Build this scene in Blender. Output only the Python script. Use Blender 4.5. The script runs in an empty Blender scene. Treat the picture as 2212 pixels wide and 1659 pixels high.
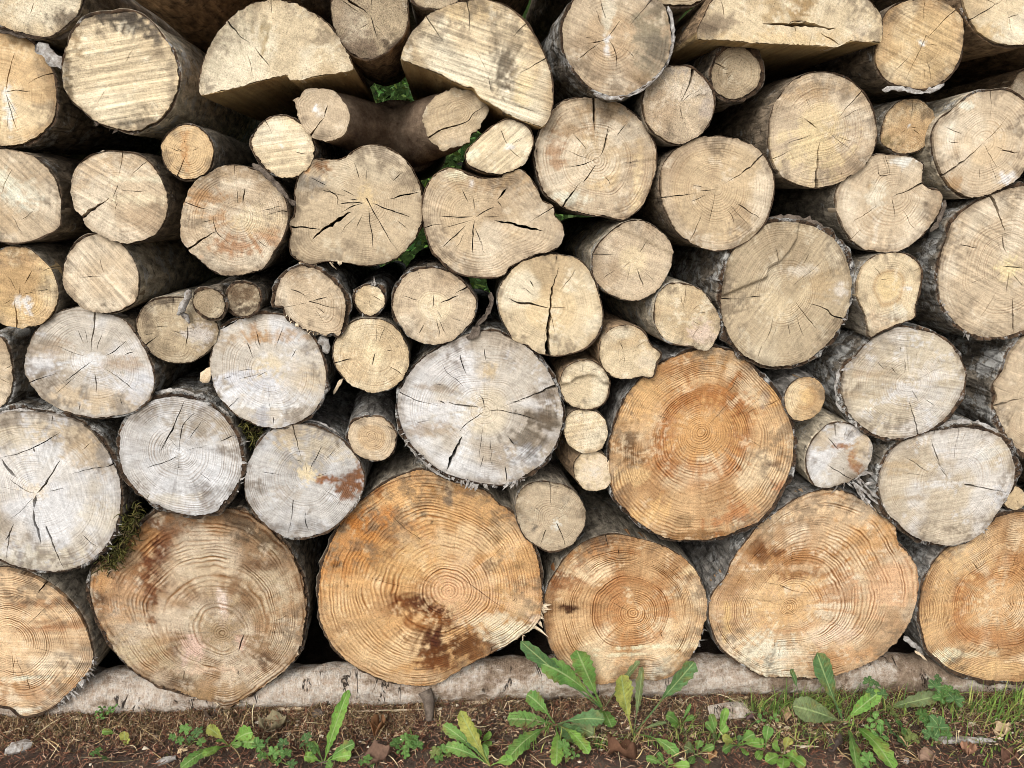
import bpy, math, random
import numpy as np
from mathutils import Vector
from mathutils.geometry import delaunay_2d_cdt

# ------------------------------------------------------------------ camera, sky, sun, exposure
SC = bpy.context.scene
COL = SC.collection
IMG_W, IMG_H = 2212.0, 1659.0          # the picture plane used for reading positions
LENS = 27.0
FPX = LENS / 36.0 * IMG_W
CAM = np.array([0.0, -1.95, 1.40])
PITCH, YAW = math.radians(13.2), math.radians(4.9)
cam_data = bpy.data.cameras.new("camera")
cam_data.lens = LENS
cam_data.sensor_width = 36.0
cam_data.clip_start = 0.05
cam_data.clip_end = 500.0
cam = bpy.data.objects.new("camera", cam_data)
cam.location = CAM
cam.rotation_euler = (math.radians(90) - PITCH, 0.0, -YAW)
COL.objects.link(cam)
SC.camera = cam

SUN_EL, SUN_AZ = math.radians(36), math.radians(205)   # azimuth clockwise from +Y: behind the camera, a little to the left
world = bpy.data.worlds.new("World")
SC.world = world
world.use_nodes = True
wn = world.node_tree.nodes
wl = world.node_tree.links
sky = wn.new("ShaderNodeTexSky")
sky.sky_type = 'NISHITA'
sky.sun_disc = False
sky.sun_elevation = SUN_EL
sky.sun_rotation = SUN_AZ
sky.dust_density = 3.0
hs = wn.new("ShaderNodeHueSaturation")
hs.inputs['Saturation'].default_value = 0.22          # overcast: a grey sky
wl.new(sky.outputs[0], hs.inputs['Color'])
wl.new(hs.outputs[0], wn['Background'].inputs['Color'])
wn['Background'].inputs['Strength'].default_value = 0.125

sun_data = bpy.data.lights.new("sun", 'SUN')
sun_data.energy = 1.15
sun_data.angle = math.radians(24)
sun_data.color = (1.0, 0.975, 0.94)
sun = bpy.data.objects.new("sun", sun_data)
sd = Vector((math.sin(SUN_AZ) * math.cos(SUN_EL), math.cos(SUN_AZ) * math.cos(SUN_EL), math.sin(SUN_EL)))
sun.rotation_euler = sd.to_track_quat('Z', 'Y').to_euler()
sun.location = (0, -4, 6)
COL.objects.link(sun)

SC.view_settings.view_transform = 'Standard'
SC.view_settings.look = 'None'
SC.view_settings.exposure = 0.82
SC.view_settings.gamma = 1.0
SC.view_settings.use_curve_mapping = False
SC.cycles.filter_width = 0.9
SC.cycles.max_bounces = 7
SC.cycles.diffuse_bounces = 4

# ------------------------------------------------------------------ helpers
_sp, _cp, _sy, _cy = math.sin(PITCH), math.cos(PITCH), math.sin(YAW), math.cos(YAW)
FWD = np.array([_sy * _cp, _cy * _cp, -_sp])
RGT = np.array([_cy, -_sy, 0.0])
UP = np.array([_sy * _sp, _cy * _sp, _cp])


def ray(px, py):
    px = np.asarray(px, float)
    py = np.asarray(py, float)
    u = (px - IMG_W / 2) / FPX
    v = (IMG_H / 2 - py) / FPX
    return FWD + u[..., None] * RGT + v[..., None] * UP


def at(px, py, Y):
    d = ray(px, py)
    t = (Y - CAM[1]) / d[..., 1]
    return CAM + t[..., None] * d


G0, GS = -0.034, -0.0385               # the ground falls a little to the right


def on_z(px, py, z=0.0):
    """where the line of sight meets the ground raised by z"""
    d = ray(px, py)
    t = (G0 + z - CAM[2]) / (d[..., 2] - GS * d[..., 0])
    return CAM + t[..., None] * d


def hash2(xi, yi, seed):
    h = (xi.astype(np.int64) * 374761393 + yi.astype(np.int64) * 668265263 + int(seed) * 974634777) & 0xffffffff
    h = ((h ^ (h >> 13)) * 1274126177) & 0xffffffff
    h = ((h ^ (h >> 16)) * 2246822519) & 0xffffffff
    return ((h ^ (h >> 15)) & 0xffffff) / float(0xffffff)


def vnoise(x, y, seed=0):
    x = np.asarray(x, float)
    y = np.asarray(y, float)
    xi, yi = np.floor(x), np.floor(y)
    fx, fy = x - xi, y - yi
    fx = fx * fx * (3 - 2 * fx)
    fy = fy * fy * (3 - 2 * fy)
    a, b = hash2(xi, yi, seed), hash2(xi + 1, yi, seed)
    c, d = hash2(xi, yi + 1, seed), hash2(xi + 1, yi + 1, seed)
    return (a * (1 - fx) + b * fx) * (1 - fy) + (c * (1 - fx) + d * fx) * fy


def fbm(x, y, seed=0, octv=4):
    s, a, t = 0.0, 1.0, 0.0
    for o in range(octv):
        s = s + a * vnoise(x * 2 ** o, y * 2 ** o, seed + 17 * o)
        t += a
        a *= 0.5
    return s / t


def sstep(a, b, x):
    t = np.clip((x - a) / (b - a), 0, 1)
    return t * t * (3 - 2 * t)


def lin(c, k=1.0):
    c = np.asarray(c, float) / 255.0
    return np.where(c <= 0.04045, c / 12.92, ((c + 0.055) / 1.055) ** 2.4) * k


def make_mesh(name, verts, faces, mat, smooth=True):
    me = bpy.data.meshes.new(name)
    me.from_pydata([tuple(v) for v in np.asarray(verts, float).tolist()], [], faces if isinstance(faces, list) else faces.tolist())
    for m in (mat if isinstance(mat, (list, tuple)) else [mat]):
        me.materials.append(m)
    if smooth:
        me.polygons.foreach_set("use_smooth", [True] * len(me.polygons))
    return me


def attr(me, name, data, kind='FLOAT_VECTOR'):
    a = me.attributes.new(name, kind, 'POINT')
    data = np.asarray(data, np.float32)
    if kind == 'FLOAT_COLOR':
        if data.shape[1] == 3:
            data = np.concatenate([data, np.ones((len(data), 1), np.float32)], 1)
        a.data.foreach_set("color", data.ravel())
    elif kind == 'FLOAT':
        a.data.foreach_set("value", data.ravel())
    else:
        a.data.foreach_set("vector", data.ravel())


def obj(name, me, parent=None, loc=None):
    o = bpy.data.objects.new(name, me)
    COL.objects.link(o)
    if parent:
        o.parent = parent
    if loc is not None:
        o.location = [float(v) for v in loc]
    return o


def tag(o, label=None, cat=None, group=None, kind=None):
    if label:
        o["label"] = label
    if cat:
        o["category"] = cat
    if group:
        o["group"] = group
    if kind:
        o["kind"] = kind
    return o


# ------------------------------------------------------------------ materials
class NT:
    def __init__(self, name, rough=0.85, spec=0.2):
        self.m = bpy.data.materials.new(name)
        self.m.use_nodes = True
        self.n = self.m.node_tree.nodes
        self.l = self.m.node_tree.links
        self.b = self.n["Principled BSDF"]
        self.b.inputs["Roughness"].default_value = rough
        self.b.inputs["Specular IOR Level"].default_value = spec

    def put(self, sock, v):
        if isinstance(v, (int, float)):
            sock.default_value = v
        elif isinstance(v, (tuple, list)):
            sock.default_value = v
        else:
            self.l.new(v, sock)

    def attr(self, name, out="Vector"):
        a = self.n.new("ShaderNodeAttribute")
        a.attribute_name = name
        return a.outputs[out]

    def math(self, op, a, b=0.0, c=0.0, clamp=False):
        m = self.n.new("ShaderNodeMath")
        m.operation = op
        m.use_clamp = clamp
        self.put(m.inputs[0], a)
        self.put(m.inputs[1], b)
        self.put(m.inputs[2], c)
        return m.outputs[0]

    def vmul(self, v, s):
        m = self.n.new("ShaderNodeVectorMath")
        m.operation = 'MULTIPLY'
        self.put(m.inputs[0], v)
        self.put(m.inputs[1], s)
        return m.outputs[0]

    def sep(self, v):
        s = self.n.new("ShaderNodeSeparateXYZ")
        self.l.new(v, s.inputs[0])
        return s.outputs

    def noise(self, vec, scale, detail=2.0, rough=0.5, dist=0.0):
        t = self.n.new("ShaderNodeTexNoise")
        if vec is not None:
            self.l.new(vec, t.inputs["Vector"])
        t.inputs["Scale"].default_value = scale
        t.inputs["Detail"].default_value = detail
        t.inputs["Roughness"].default_value = rough
        t.inputs["Distortion"].default_value = dist
        return t.outputs["Fac"]

    def voro(self, vec, scale, feature='DISTANCE_TO_EDGE'):
        t = self.n.new("ShaderNodeTexVoronoi")
        t.feature = feature
        if vec is not None:
            self.l.new(vec, t.inputs["Vector"])
        t.inputs["Scale"].default_value = scale
        return t.outputs["Distance"]

    def ramp(self, f, stops):
        r = self.n.new("ShaderNodeValToRGB")
        e = r.color_ramp.elements
        while len(e) < len(stops):
            e.new(0.5)
        for k, (p, c) in enumerate(stops):
            e[k].position = p
            e[k].color = (c, c, c, 1) if isinstance(c, (int, float)) else tuple(c) + (1,)
        self.l.new(f, r.inputs[0])
        return r.outputs[0]

    def mix(self, f, a, b, mode='MIX'):
        m = self.n.new("ShaderNodeMix")
        m.data_type = 'RGBA'
        m.blend_type = mode
        self.put(m.inputs[0], f)
        for sock, v in ((m.inputs[6], a), (m.inputs[7], b)):
            if isinstance(v, (tuple, list, np.ndarray)):
                sock.default_value = tuple(float(x) for x in v)[:3] + (1,)
            else:
                self.l.new(v, sock)
        return m.outputs[2]

    def scale_col(self, col, f):
        m = self.n.new("ShaderNodeVectorMath")
        m.operation = 'SCALE'
        self.l.new(col, m.inputs[0])
        self.put(m.inputs[3], f)
        return m.outputs[0]

    def pos(self):
        return self.n.new("ShaderNodeNewGeometry").outputs["Position"]

    def finish(self, col, height=None, strength=0.5, dist=0.002):
        if isinstance(col, (tuple, list, np.ndarray)):
            self.b.inputs["Base Color"].default_value = tuple(float(x) for x in col)[:3] + (1,)
        else:
            self.l.new(col, self.b.inputs["Base Color"])
        if height is not None:
            bp = self.n.new("ShaderNodeBump")
            bp.inputs["Strength"].default_value = strength
            bp.inputs["Distance"].default_value = dist
            self.l.new(height, bp.inputs["Height"])
            self.l.new(bp.outputs[0], self.b.inputs["Normal"])
        return self.m


def mat_wood_end():
    t = NT("sawn_end_grain", 0.85, 0.15)
    base = t.attr("base", "Color")
    uvw = t.attr("uvw")
    rg = t.sep(t.attr("ring"))
    dr = t.attr("dir")
    mx = t.sep(t.attr("mixv"))
    warp = t.math('MULTIPLY', t.math('SUBTRACT', t.noise(uvw, 18, 2), 0.5), 1.6)
    ph = t.math('ADD', rg[0], warp)
    w = t.math('MULTIPLY_ADD', t.math('SINE', t.math('MULTIPLY', ph, 6.2832)), 0.5, 0.5)
    late = t.math('POWER', w, 2.0)
    wide = t.noise(t.vmul(rg[0], (1, 0, 0)) if False else t.vmul(t.attr("ring"), (0.55, 0.0, 1.0)), 1.0, 2)
    patch = t.math('MULTIPLY', t.ramp(t.noise(uvw, 13, 3), [(0.36, 0.06), (0.64, 1.0)]), t.math('MULTIPLY_ADD', t.ramp(wide, [(0.38, 0.0), (0.62, 1.0)]), 1.05, 0.22))
    fr = t.math('MULTIPLY', t.math('MULTIPLY', late, mx[0]), patch)
    sw = t.math('SUBTRACT', t.noise(t.vmul(uvw, (150, 7, 1)), 1.0, 3, 0.6), 0.5)
    fs = t.math('MULTIPLY', sw, mx[1])
    sp = t.math('SUBTRACT', t.noise(uvw, 330, 3, 0.7), 0.5)
    fp = t.math('MULTIPLY', sp, mx[2])
    ry = t.math('SUBTRACT', t.noise(t.vmul(dr, (26, 26, 2.2)), 1.0, 3, 0.6), 0.5)
    md = t.math('SUBTRACT', t.noise(uvw, 95, 4, 0.75), 0.5)
    val = t.math('ADD', 1.0, t.math('MULTIPLY', fs, 2.0))
    val = t.math('ADD', val, t.math('MULTIPLY', fp, 2.6))
    val = t.math('ADD', val, t.math('MULTIPLY', ry, 0.55))
    val = t.math('ADD', val, t.math('MULTIPLY', md, 0.95))
    pit = t.math('MULTIPLY', t.ramp(t.noise(uvw, 210, 3, 0.6), [(0.60, 0.0), (0.70, 1.0)]), t.math('MULTIPLY_ADD', mx[2], 0.55, 0.10))
    val = t.math('SUBTRACT', val, pit)
    early = t.math('MULTIPLY', t.math('MULTIPLY', t.math('POWER', t.math('SUBTRACT', 1.0, w), 3.0), mx[0]), patch)
    val = t.math('ADD', val, t.math('MULTIPLY', early, 0.22))
    val = t.math('MAXIMUM', val, 0.25)
    dark = t.mix(1.0, base, (0.52, 0.36, 0.23), 'MULTIPLY')
    c = t.mix(t.math('MULTIPLY', fr, 0.95, clamp=True), base, dark)
    c = t.scale_col(c, val)
    h = t.math('SUBTRACT', t.math('MULTIPLY', fs, 1.2), t.math('MULTIPLY', fr, 0.8))
    h = t.math('ADD', h, t.math('MULTIPLY', fp, 1.0))
    return t.finish(c, h, 0.85, 0.003)


def mat_bark():
    t = NT("log_bark", 0.9, 0.15)
    col = t.attr("bcol", "Color")
    pr = t.sep(t.attr("bpar"))           # lichen, roughness, bare wood
    p = t.pos()
    st = t.vmul(p, (1.0, 0.35, 1.0))
    n1 = t.noise(st, 9, 4, 0.6)
    n2 = t.noise(st, 55, 5, 0.7)
    fl = t.noise(t.vmul(p, (1, 1.6, 1)), 38, 3, 0.6)
    c = t.scale_col(col, t.math('MULTIPLY_ADD', n1, 0.9, 0.5))
    c = t.scale_col(c, t.ramp(n2, [(0.32, 0.35), (0.5, 0.85), (0.68, 1.6)]))
    flecks = t.ramp(fl, [(0.58, 0.0), (0.68, 1.0)])
    c = t.mix(t.math('MULTIPLY', flecks, 0.65), c, (0.035, 0.028, 0.022))
    li = t.math('ADD', t.noise(p, 16, 5, 0.75), t.math('MULTIPLY', pr[0], 0.19))
    lf = t.ramp(li, [(0.62, 0.0), (0.70, 1.0)])
    c = t.mix(t.math('MULTIPLY', lf, t.math('MULTIPLY_ADD', n2, 1.2, 0.1)), c, (0.46, 0.455, 0.43))
    vd = t.math('ADD', t.voro(t.vmul(p, (1.0, 0.28, 1.0)), 42), t.math('MULTIPLY', t.math('SUBTRACT', n2, 0.5), 0.5))
    fis = t.math('MULTIPLY', t.ramp(vd, [(0.0, 1.0), (0.12, 0.0)]), t.math('MULTIPLY', pr[1], 0.40), clamp=True)
    c = t.mix(fis, c, (0.018, 0.014, 0.011))
    ws = t.vmul(p, (1.0, 0.06, 1.0))
    wg = t.noise(ws, 120, 4, 0.6)
    wb = t.noise(ws, 14, 3, 0.6)
    wc = t.ramp(wb, [(0.3, (0.32, 0.20, 0.085)), (0.6, (0.50, 0.36, 0.18)), (0.75, (0.25, 0.15, 0.07))])
    wc = t.scale_col(wc, t.math('MULTIPLY_ADD', wg, 0.9, 0.5))
    c = t.mix(pr[2], c, wc)
    h = t.math('ADD', t.math('MULTIPLY', n2, 1.0), t.math('MULTIPLY', n1, 0.8))
    h = t.math('ADD', h, t.math('MULTIPLY', lf, 0.3))
    h = t.math('SUBTRACT', h, t.math('MULTIPLY', fis, 0.9))
    return t.finish(c, h, 1.0, 0.008)


def mat_plain(name, c0, c1, scale=30, rough=0.85, spec=0.2, bump=0.004, stretch=(1, 1, 1), detail=4):
    t = NT(name, rough, spec)
    p = t.vmul(t.pos(), stretch)
    n = t.noise(p, scale, detail, 0.65)
    n2 = t.noise(p, scale * 6, 3, 0.6)
    c = t.mix(t.ramp(n, [(0.3, 0.0), (0.7, 1.0)]), c0, c1)
    c = t.scale_col(c, t.math('MULTIPLY_ADD', n2, 0.9, 0.55))
    return t.finish(c, t.math('ADD', n, t.math('MULTIPLY', n2, 0.5)), 0.8, bump)


def mat_leaf():
    t = NT("green_leaf", 0.62, 0.25)
    col = t.attr("lcol", "Color")
    lp = t.sep(t.attr("lpar"))           # across (-1..1), along 0..1, seed
    p = t.pos()
    n = t.noise(p, 70, 4, 0.6)
    n2 = t.noise(p, 260, 3, 0.6)
    c = t.scale_col(col, t.math('MULTIPLY_ADD', n, 1.3, 0.28))
    sp = t.ramp(t.noise(p, 120, 2, 0.5), [(0.60, 0.0), (0.68, 1.0)])
    c = t.mix(t.math('MULTIPLY', sp, 0.6), c, (0.12, 0.085, 0.02))
    ax = t.math('ABSOLUTE', lp[0])
    rib = t.ramp(ax, [(0.03, 1.0), (0.11, 0.0)])
    vein = t.math('SINE', t.math('MULTIPLY', t.math('SUBTRACT', lp[1], t.math('MULTIPLY', ax, 0.12)), 85))
    vn = t.math('MULTIPLY', t.math('POWER', t.math('MULTIPLY_ADD', vein, 0.5, 0.5), 6.0), 0.25)
    c = t.mix(vn, c, (0.20, 0.30, 0.10))
    c = t.mix(t.math('MULTIPLY', rib, 0.75), c, (0.32, 0.40, 0.17))
    h = t.math('ADD', t.math('MULTIPLY', n2, 0.5), t.math('ADD', n, t.math('MULTIPLY', vn, -2.0)))
    t.finish(c, h, 0.6, 0.003)
    tr = t.n.new("ShaderNodeBsdfTranslucent")
    t.l.new(c, tr.inputs[0])
    ms = t.n.new("ShaderNodeMixShader")
    ms.inputs[0].default_value = 0.25
    t.l.new(t.b.outputs[0], ms.inputs[1])
    t.l.new(tr.outputs[0], ms.inputs[2])
    t.l.new(ms.outputs[0], t.n["Material Output"].inputs[0])
    return t.m


def mat_vcol(name, rough=0.9, spec=0.1, scale=120, bump=0.002):
    t = NT(name, rough, spec)
    p = t.pos()
    n = t.noise(p, scale, 4, 0.65)
    c = t.scale_col(t.attr("vcol", "Color"), t.math('MULTIPLY_ADD', n, 1.0, 0.5))
    return t.finish(c, n, 0.6, bump)


def mat_soil():
    t = NT("needle_soil", 0.95, 0.05)
    p = t.pos()
    n = t.noise(p, 14, 5, 0.7)
    f = t.noise(p, 160, 4, 0.7)
    c = t.ramp(n, [(0.3, (0.045, 0.031, 0.024)), (0.5, (0.088, 0.064, 0.05)), (0.68, (0.13, 0.10, 0.075))])
    c = t.scale_col(c, t.math('MULTIPLY_ADD', f, 1.4, 0.3))
    return t.finish(c, t.math('ADD', f, t.math('MULTIPLY', n, 0.6)), 1.0, 0.01)


def mat_pole():
    t = NT("weathered_pole_bark", 0.88, 0.15)
    p = t.pos()
    n = t.noise(t.vmul(p, (0.6, 1, 1)), 11, 6, 0.75)
    m = t.noise(p, 60, 5, 0.75)
    f = t.noise(t.vmul(p, (1.0, 0.25, 0.25)), 260, 4, 0.7)
    big = t.noise(t.vmul(p, (1, 0.2, 0.2)), 2.2, 2)
    bare = t.math('ADD', t.math('MULTIPLY', n, 0.75), t.math('MULTIPLY', big, 0.35))
    bare = t.math('SUBTRACT', bare, t.math('MULTIPLY', t.sep(p)[0], 0.045))
    wood = t.ramp(m, [(0.35, (0.34, 0.25, 0.18)), (0.5, (0.52, 0.44, 0.36)), (0.68, (0.64, 0.60, 0.54))])
    brk = t.ramp(m, [(0.32, (0.12, 0.08, 0.055)), (0.5, (0.25, 0.18, 0.125)), (0.68, (0.38, 0.30, 0.22))])
    c = t.mix(t.ramp(bare, [(0.465, 0.0), (0.55, 1.0)]), brk, wood)
    c = t.scale_col(c, t.math('MULTIPLY_ADD', f, 1.0, 0.48))
    fl = t.ramp(t.noise(p, 120, 3, 0.6), [(0.58, 0.0), (0.64, 1.0)])
    c = t.mix(t.math('MULTIPLY', fl, 0.45), c, (0.13, 0.08, 0.05))
    ck = t.ramp(t.noise(t.vmul(p, (1.7, 0.4, 0.4)), 9, 4, 0.65, 0.8), [(0.486, 0.0), (0.496, 1.0), (0.504, 1.0), (0.514, 0.0)])
    ckm = t.math('MULTIPLY', ck, t.ramp(t.noise(p, 13, 2), [(0.56, 0.0), (0.60, 1.0)]))
    c = t.mix(t.math('MULTIPLY', ckm, 0.92), c, (0.018, 0.012, 0.009))
    h = t.math('ADD', m, t.math('ADD', f, t.math('MULTIPLY', n, 1.5)))
    h = t.math('SUBTRACT', h, t.math('MULTIPLY', ckm, 1.5))
    return t.finish(c, h, 1.0, 0.007)


M_END = mat_wood_end()
M_BARK = mat_bark()
M_LEAF = mat_leaf()
M_VCOL = mat_vcol("litter")
M_MOSS = mat_vcol("moss", 0.95, 0.05, 200)
M_SOIL = mat_soil()
M_POLE = mat_pole()
M_FLAKE = mat_plain("pale_bark_flake", (0.50, 0.48, 0.45), (0.13, 0.10, 0.075), 75, bump=0.006)
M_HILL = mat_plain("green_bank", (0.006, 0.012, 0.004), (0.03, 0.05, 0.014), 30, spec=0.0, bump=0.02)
M_CURL = mat_plain("brown_bark_strip", (0.055, 0.04, 0.03), (0.17, 0.135, 0.105), 60, bump=0.006)
M_CHIP = mat_plain("wood_chip", (0.62, 0.52, 0.38), (0.45, 0.33, 0.20), 60, bump=0.003)
M_FORK = mat_plain("smooth_brown_bark", (0.075, 0.046, 0.028), (0.30, 0.22, 0.15), 30, bump=0.008, stretch=(1, .4, 1), detail=7)

# ------------------------------------------------------------------ log data, read tile by tile (tiles of about 1000 source pixels)
def tile(r, c):
    k = 1.659 if r < 2 else 1.62
    s = IMG_W / 4032.0

    def f(*v):
        return [((c * 1000 + v[i] / k) * s, (r * 1000 + v[i + 1] / k) * s) for i in range(0, len(v), 2)]
    return f


a0, a1, a2, a3 = [tile(0, c) for c in range(4)]
b0, b1, b2, b3 = [tile(1, c) for c in range(4)]
c0, c1, c2, c3 = [tile(2, c) for c in range(4)]

PAL = {   # main, dark, light (picture colours, turned into albedo below)
    'cream': ((224, 199, 156), (188, 154, 106), (240, 224, 190)),
    'tan': ((207, 181, 144), (168, 137, 100), (228, 208, 176)),
    'drab': ((190, 166, 128), (140, 116, 84), (216, 198, 164)),
    'grey': ((203, 191, 173), (166, 146, 120), (220, 219, 219)),
    'ash': ((199, 194, 187), (150, 142, 132), (217, 217, 218)),
    'orange': ((218, 172, 116), (170, 114, 60), (240, 210, 164)),
    'amber': ((218, 166, 104), (166, 106, 52), (236, 200, 148)),
    'brown': ((180, 142, 100), (112, 78, 48), (216, 194, 162)),
    'gold': ((216, 180, 128), (178, 138, 90), (236, 210, 164)),
    'pine': ((226, 186, 136), (182, 132, 82), (242, 218, 180)),
}


def soften(c, k):
    m = .3 * c[0] + .59 * c[1] + .11 * c[2]
    return tuple(m + (v - m) * k for v in c)


for _n, _k in (('cream', .80), ('tan', .78), ('drab', .78), ('gold', .82), ('grey', .8), ('ash', .9), ('orange', .80), ('amber', .84), ('brown', .80), ('pine', .78)):
    PAL[_n] = tuple(soften(c, _k) for c in PAL[_n])
BK = {    # bark colour, lichen, roughness
    'grey': ((142, 132, 116), 0.2, 0.5), 'dark': ((126, 112, 94), 0.15, 0.6), 'brown': ((146, 122, 95), 0.0, 0.5),
    'pale': ((186, 173, 150), 0.4, 0.35), 'lichen': ((124, 115, 102), 0.75, 1.1), 'rough': ((130, 118, 102), 0.5, 1.2),
    'silver': ((128, 123, 116), 0.5, 0.8),
}
LOGS = []


def log(name, label, pts, p, pal='tan', bark='grey', tb=2.0, pith=None, ring=0.5, sp=5.5, saw=0.25, ang=20, spk=0.3, cracks=(), stains=(),
        heart=None, split=None, axis=(0, 0), taper=0.06, length=1.0, ridge=None, steps=(), rough=1.0, auto=4, corner=False, patch=1.0, group=None, tilt=None, knots=(), grime=1.0, big=1.12, halo=None):
    LOGS.append(dict(locals()))


# ---- top row
log('log', "cream log cut off by the top left corner, its bark peeling below", a0(540, -30, 520, 50, 480, 110, 430, 160, 375, 205, 300, 235, 200, 228, 80, 195, 0, 162, -70, 100, -120, 0, -130, -120, -60, -260, 80, -340, 250, -360, 420, -300, 520, -180),
    6, 'cream', 'dark', 5, spk=0.6, ring=0.1, stains=[(a0(430, 140), 26, 16, (90, 75, 60), .8)])
log('log', "yellow-brown log with a white pith scar, second from the top on the left edge", a0(0, 205, 60, 215, 150, 240, 230, 300, 290, 380, 335, 460, 355, 560, 362, 680, 345, 780, 290, 850, 220, 905, 140, 940, 60, 955, 0, 945, -120, 920, -230, 840, -300, 700, -320, 560, -290, 400, -210, 290, -100, 225),
    4, 'gold', 'rough', 4, pith=a0(35, 600), ring=.35, heart=(.75, (224, 184, 128)), cracks=[(a0(38, 600, 55, 480, 85, 340), 2.5, 0), (a0(35, 602, 90, 590, 190, 598), 2, 0), (a0(40, 610, 75, 720, 118, 850), 2.5, 0), (a0(320, 480, 250, 500, 180, 545), 3, 1)],
    stains=[(a0(60, 690), 8, 32, (246, 238, 222), .8), (a0(70, 240), 60, 14, (150, 110, 60), .5), (a0(330, 520), 14, 70, (140, 110, 75), .6)])
log('log', "cream log with slanting ridged saw marks and dark rim, top row near left edge", a0(620, 95, 740, 80, 850, 70, 940, 105, 1010, 170, 1060, 240, 1110, 310, 1145, 390, 1160, 490, 1155, 590, 1120, 680, 1070, 755, 990, 815, 880, 855, 780, 840, 680, 815, 600, 770, 530, 710, 460, 640, 420, 560, 405, 470, 415, 380, 440, 290, 480, 200, 540, 130),
    7, 'cream', 'pale', 4, ring=.05, saw=.7, ang=-10, ridge=(.017, .0026), spk=.5, auto=2, patch=.5,
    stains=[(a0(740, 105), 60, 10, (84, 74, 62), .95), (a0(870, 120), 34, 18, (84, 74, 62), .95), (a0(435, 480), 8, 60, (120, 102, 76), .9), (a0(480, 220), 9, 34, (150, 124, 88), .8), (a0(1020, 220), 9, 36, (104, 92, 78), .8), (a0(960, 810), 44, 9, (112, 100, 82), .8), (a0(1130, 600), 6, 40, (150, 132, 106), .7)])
log('split_log', "large half-round log with flat underside, on the left of the two in the top row", a0(1303, 600, 1303, 520, 1320, 430, 1360, 320, 1420, 220, 1490, 135, 1560, 75, 1640, 28) + a1(60, 5, 130, 0, 220, 10, 310, 40, 400, 95, 480, 160, 540, 230, 580, 300, 620, 370, 645, 440, 648, 456, 560, 472, 400, 500, 245, 526, 232, 512, 215, 485, 130, 505, 0, 540) + a0(1560, 565, 1440, 595, 1310, 620),
    8, 'cream', 'brown', 2, length=.72, pith=a1(20, 600), ring=.12, spk=.55, saw=.2, corner=True, split=a1(660, 456, 400, 498, 232, 522, 215, 490, 0, 540) + a0(1440, 597, 1300, 618),
    cracks=[(a0(1483, 133, 1530, 190, 1585, 250, 1640, 285), 4, 1), (a1(5, 310, 50, 370, 110, 440), 3, 0), (a1(110, 5, 112, 60, 118, 110), 3, 1), (a1(415, 105, 385, 150), 2, 1), (a0(1303, 540, 1370, 542), 2, 1)],
    stains=[(a0(1500, 180), 38, 45, (178, 164, 134), .55), (a0(1380, 380), 26, 45, (186, 172, 142), .5), (a1(80, 200), 9, 40, (150, 132, 96), .7), (a1(60, 270), 16, 22, (176, 150, 104), .6)])
log('log', "round brown-speckled log wedged between the two large half-round logs", a1(510, 60, 530, -20, 600, -80, 750, -110, 900, -80, 990, -20, 1002, 80, 1000, 150, 975, 230, 930, 280, 860, 340, 740, 380, 640, 345, 570, 280, 530, 190),
    4, 'drab', 'brown', 3, length=.5, spk=.9, ring=.15, cracks=[(a1(570, -40, 640, 20, 700, 55, 755, 98), 7, 1), (a1(760, 100, 780, 170, 805, 250), 2.5, 0)], stains=[(a1(640, 320), 50, 26, (110, 88, 74), .6), (a1(930, 330), 22, 22, (70, 55, 42), .8), (a1(600, 120), 30, 60, (150, 128, 104), .5)])
log('log', "log end just dipping into the top edge left of the right half-round log", a1(1040, 0, 1090, 40, 1190, 54, 1290, 40, 1340, 0, 1370, -90, 1350, -200, 1250, -280, 1130, -270, 1040, -190, 1020, -90), 3, 'drab', 'grey', 3, spk=.6)
log('split_log', "half-round log with scribbled grey marks and a dark blotch, right one of the top pair", a1(960, 385, 985, 310, 1040, 210, 1120, 120, 1210, 60, 1330, 15, 1430, -5, 1520, 0, 1600, 15) + a2(0, 40, 60, 90, 130, 160, 190, 250, 240, 350, 275, 450, 292, 560, 295, 660, 280, 740, 255, 800, 225, 832, 130, 800, 0, 745) + a1(1540, 672, 1480, 640, 1430, 572, 1390, 572, 1290, 525, 1180, 470, 1090, 435, 1020, 410),
    8, 'cream', 'brown', 2, length=.72, pith=a1(1560, 640), ring=.12, saw=.75, ang=17, spk=.4, ridge=(.014, .0012), corner=True, split=a1(960, 395, 1090, 437, 1290, 527, 1390, 574, 1430, 580, 1480, 645, 1659, 750) + a2(130, 805, 232, 840),
    cracks=[(a1(1393, 0, 1405, 80, 1410, 195), 4, 1), (a1(1135, 120, 1180, 190, 1235, 275), 3, 1), (a2(120, 155, 75, 195, 25, 245), 4, 1), (a2(245, 380, 150, 435, 65, 478), 3, 1)],
    stains=[(a2(10, 300), 20, 22, (150, 128, 98), .6), (a1(1650, 430), 18, 36, (92, 80, 64), .8), (a1(1620, 550), 20, 14, (100, 86, 68), .7), (a2(30, 520), 14, 36, (140, 122, 98), .55), (a2(100, 560), 14, 30, (230, 205, 155), .7), (a1(1300, 70), 60, 14, (190, 158, 106), .5)])
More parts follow.
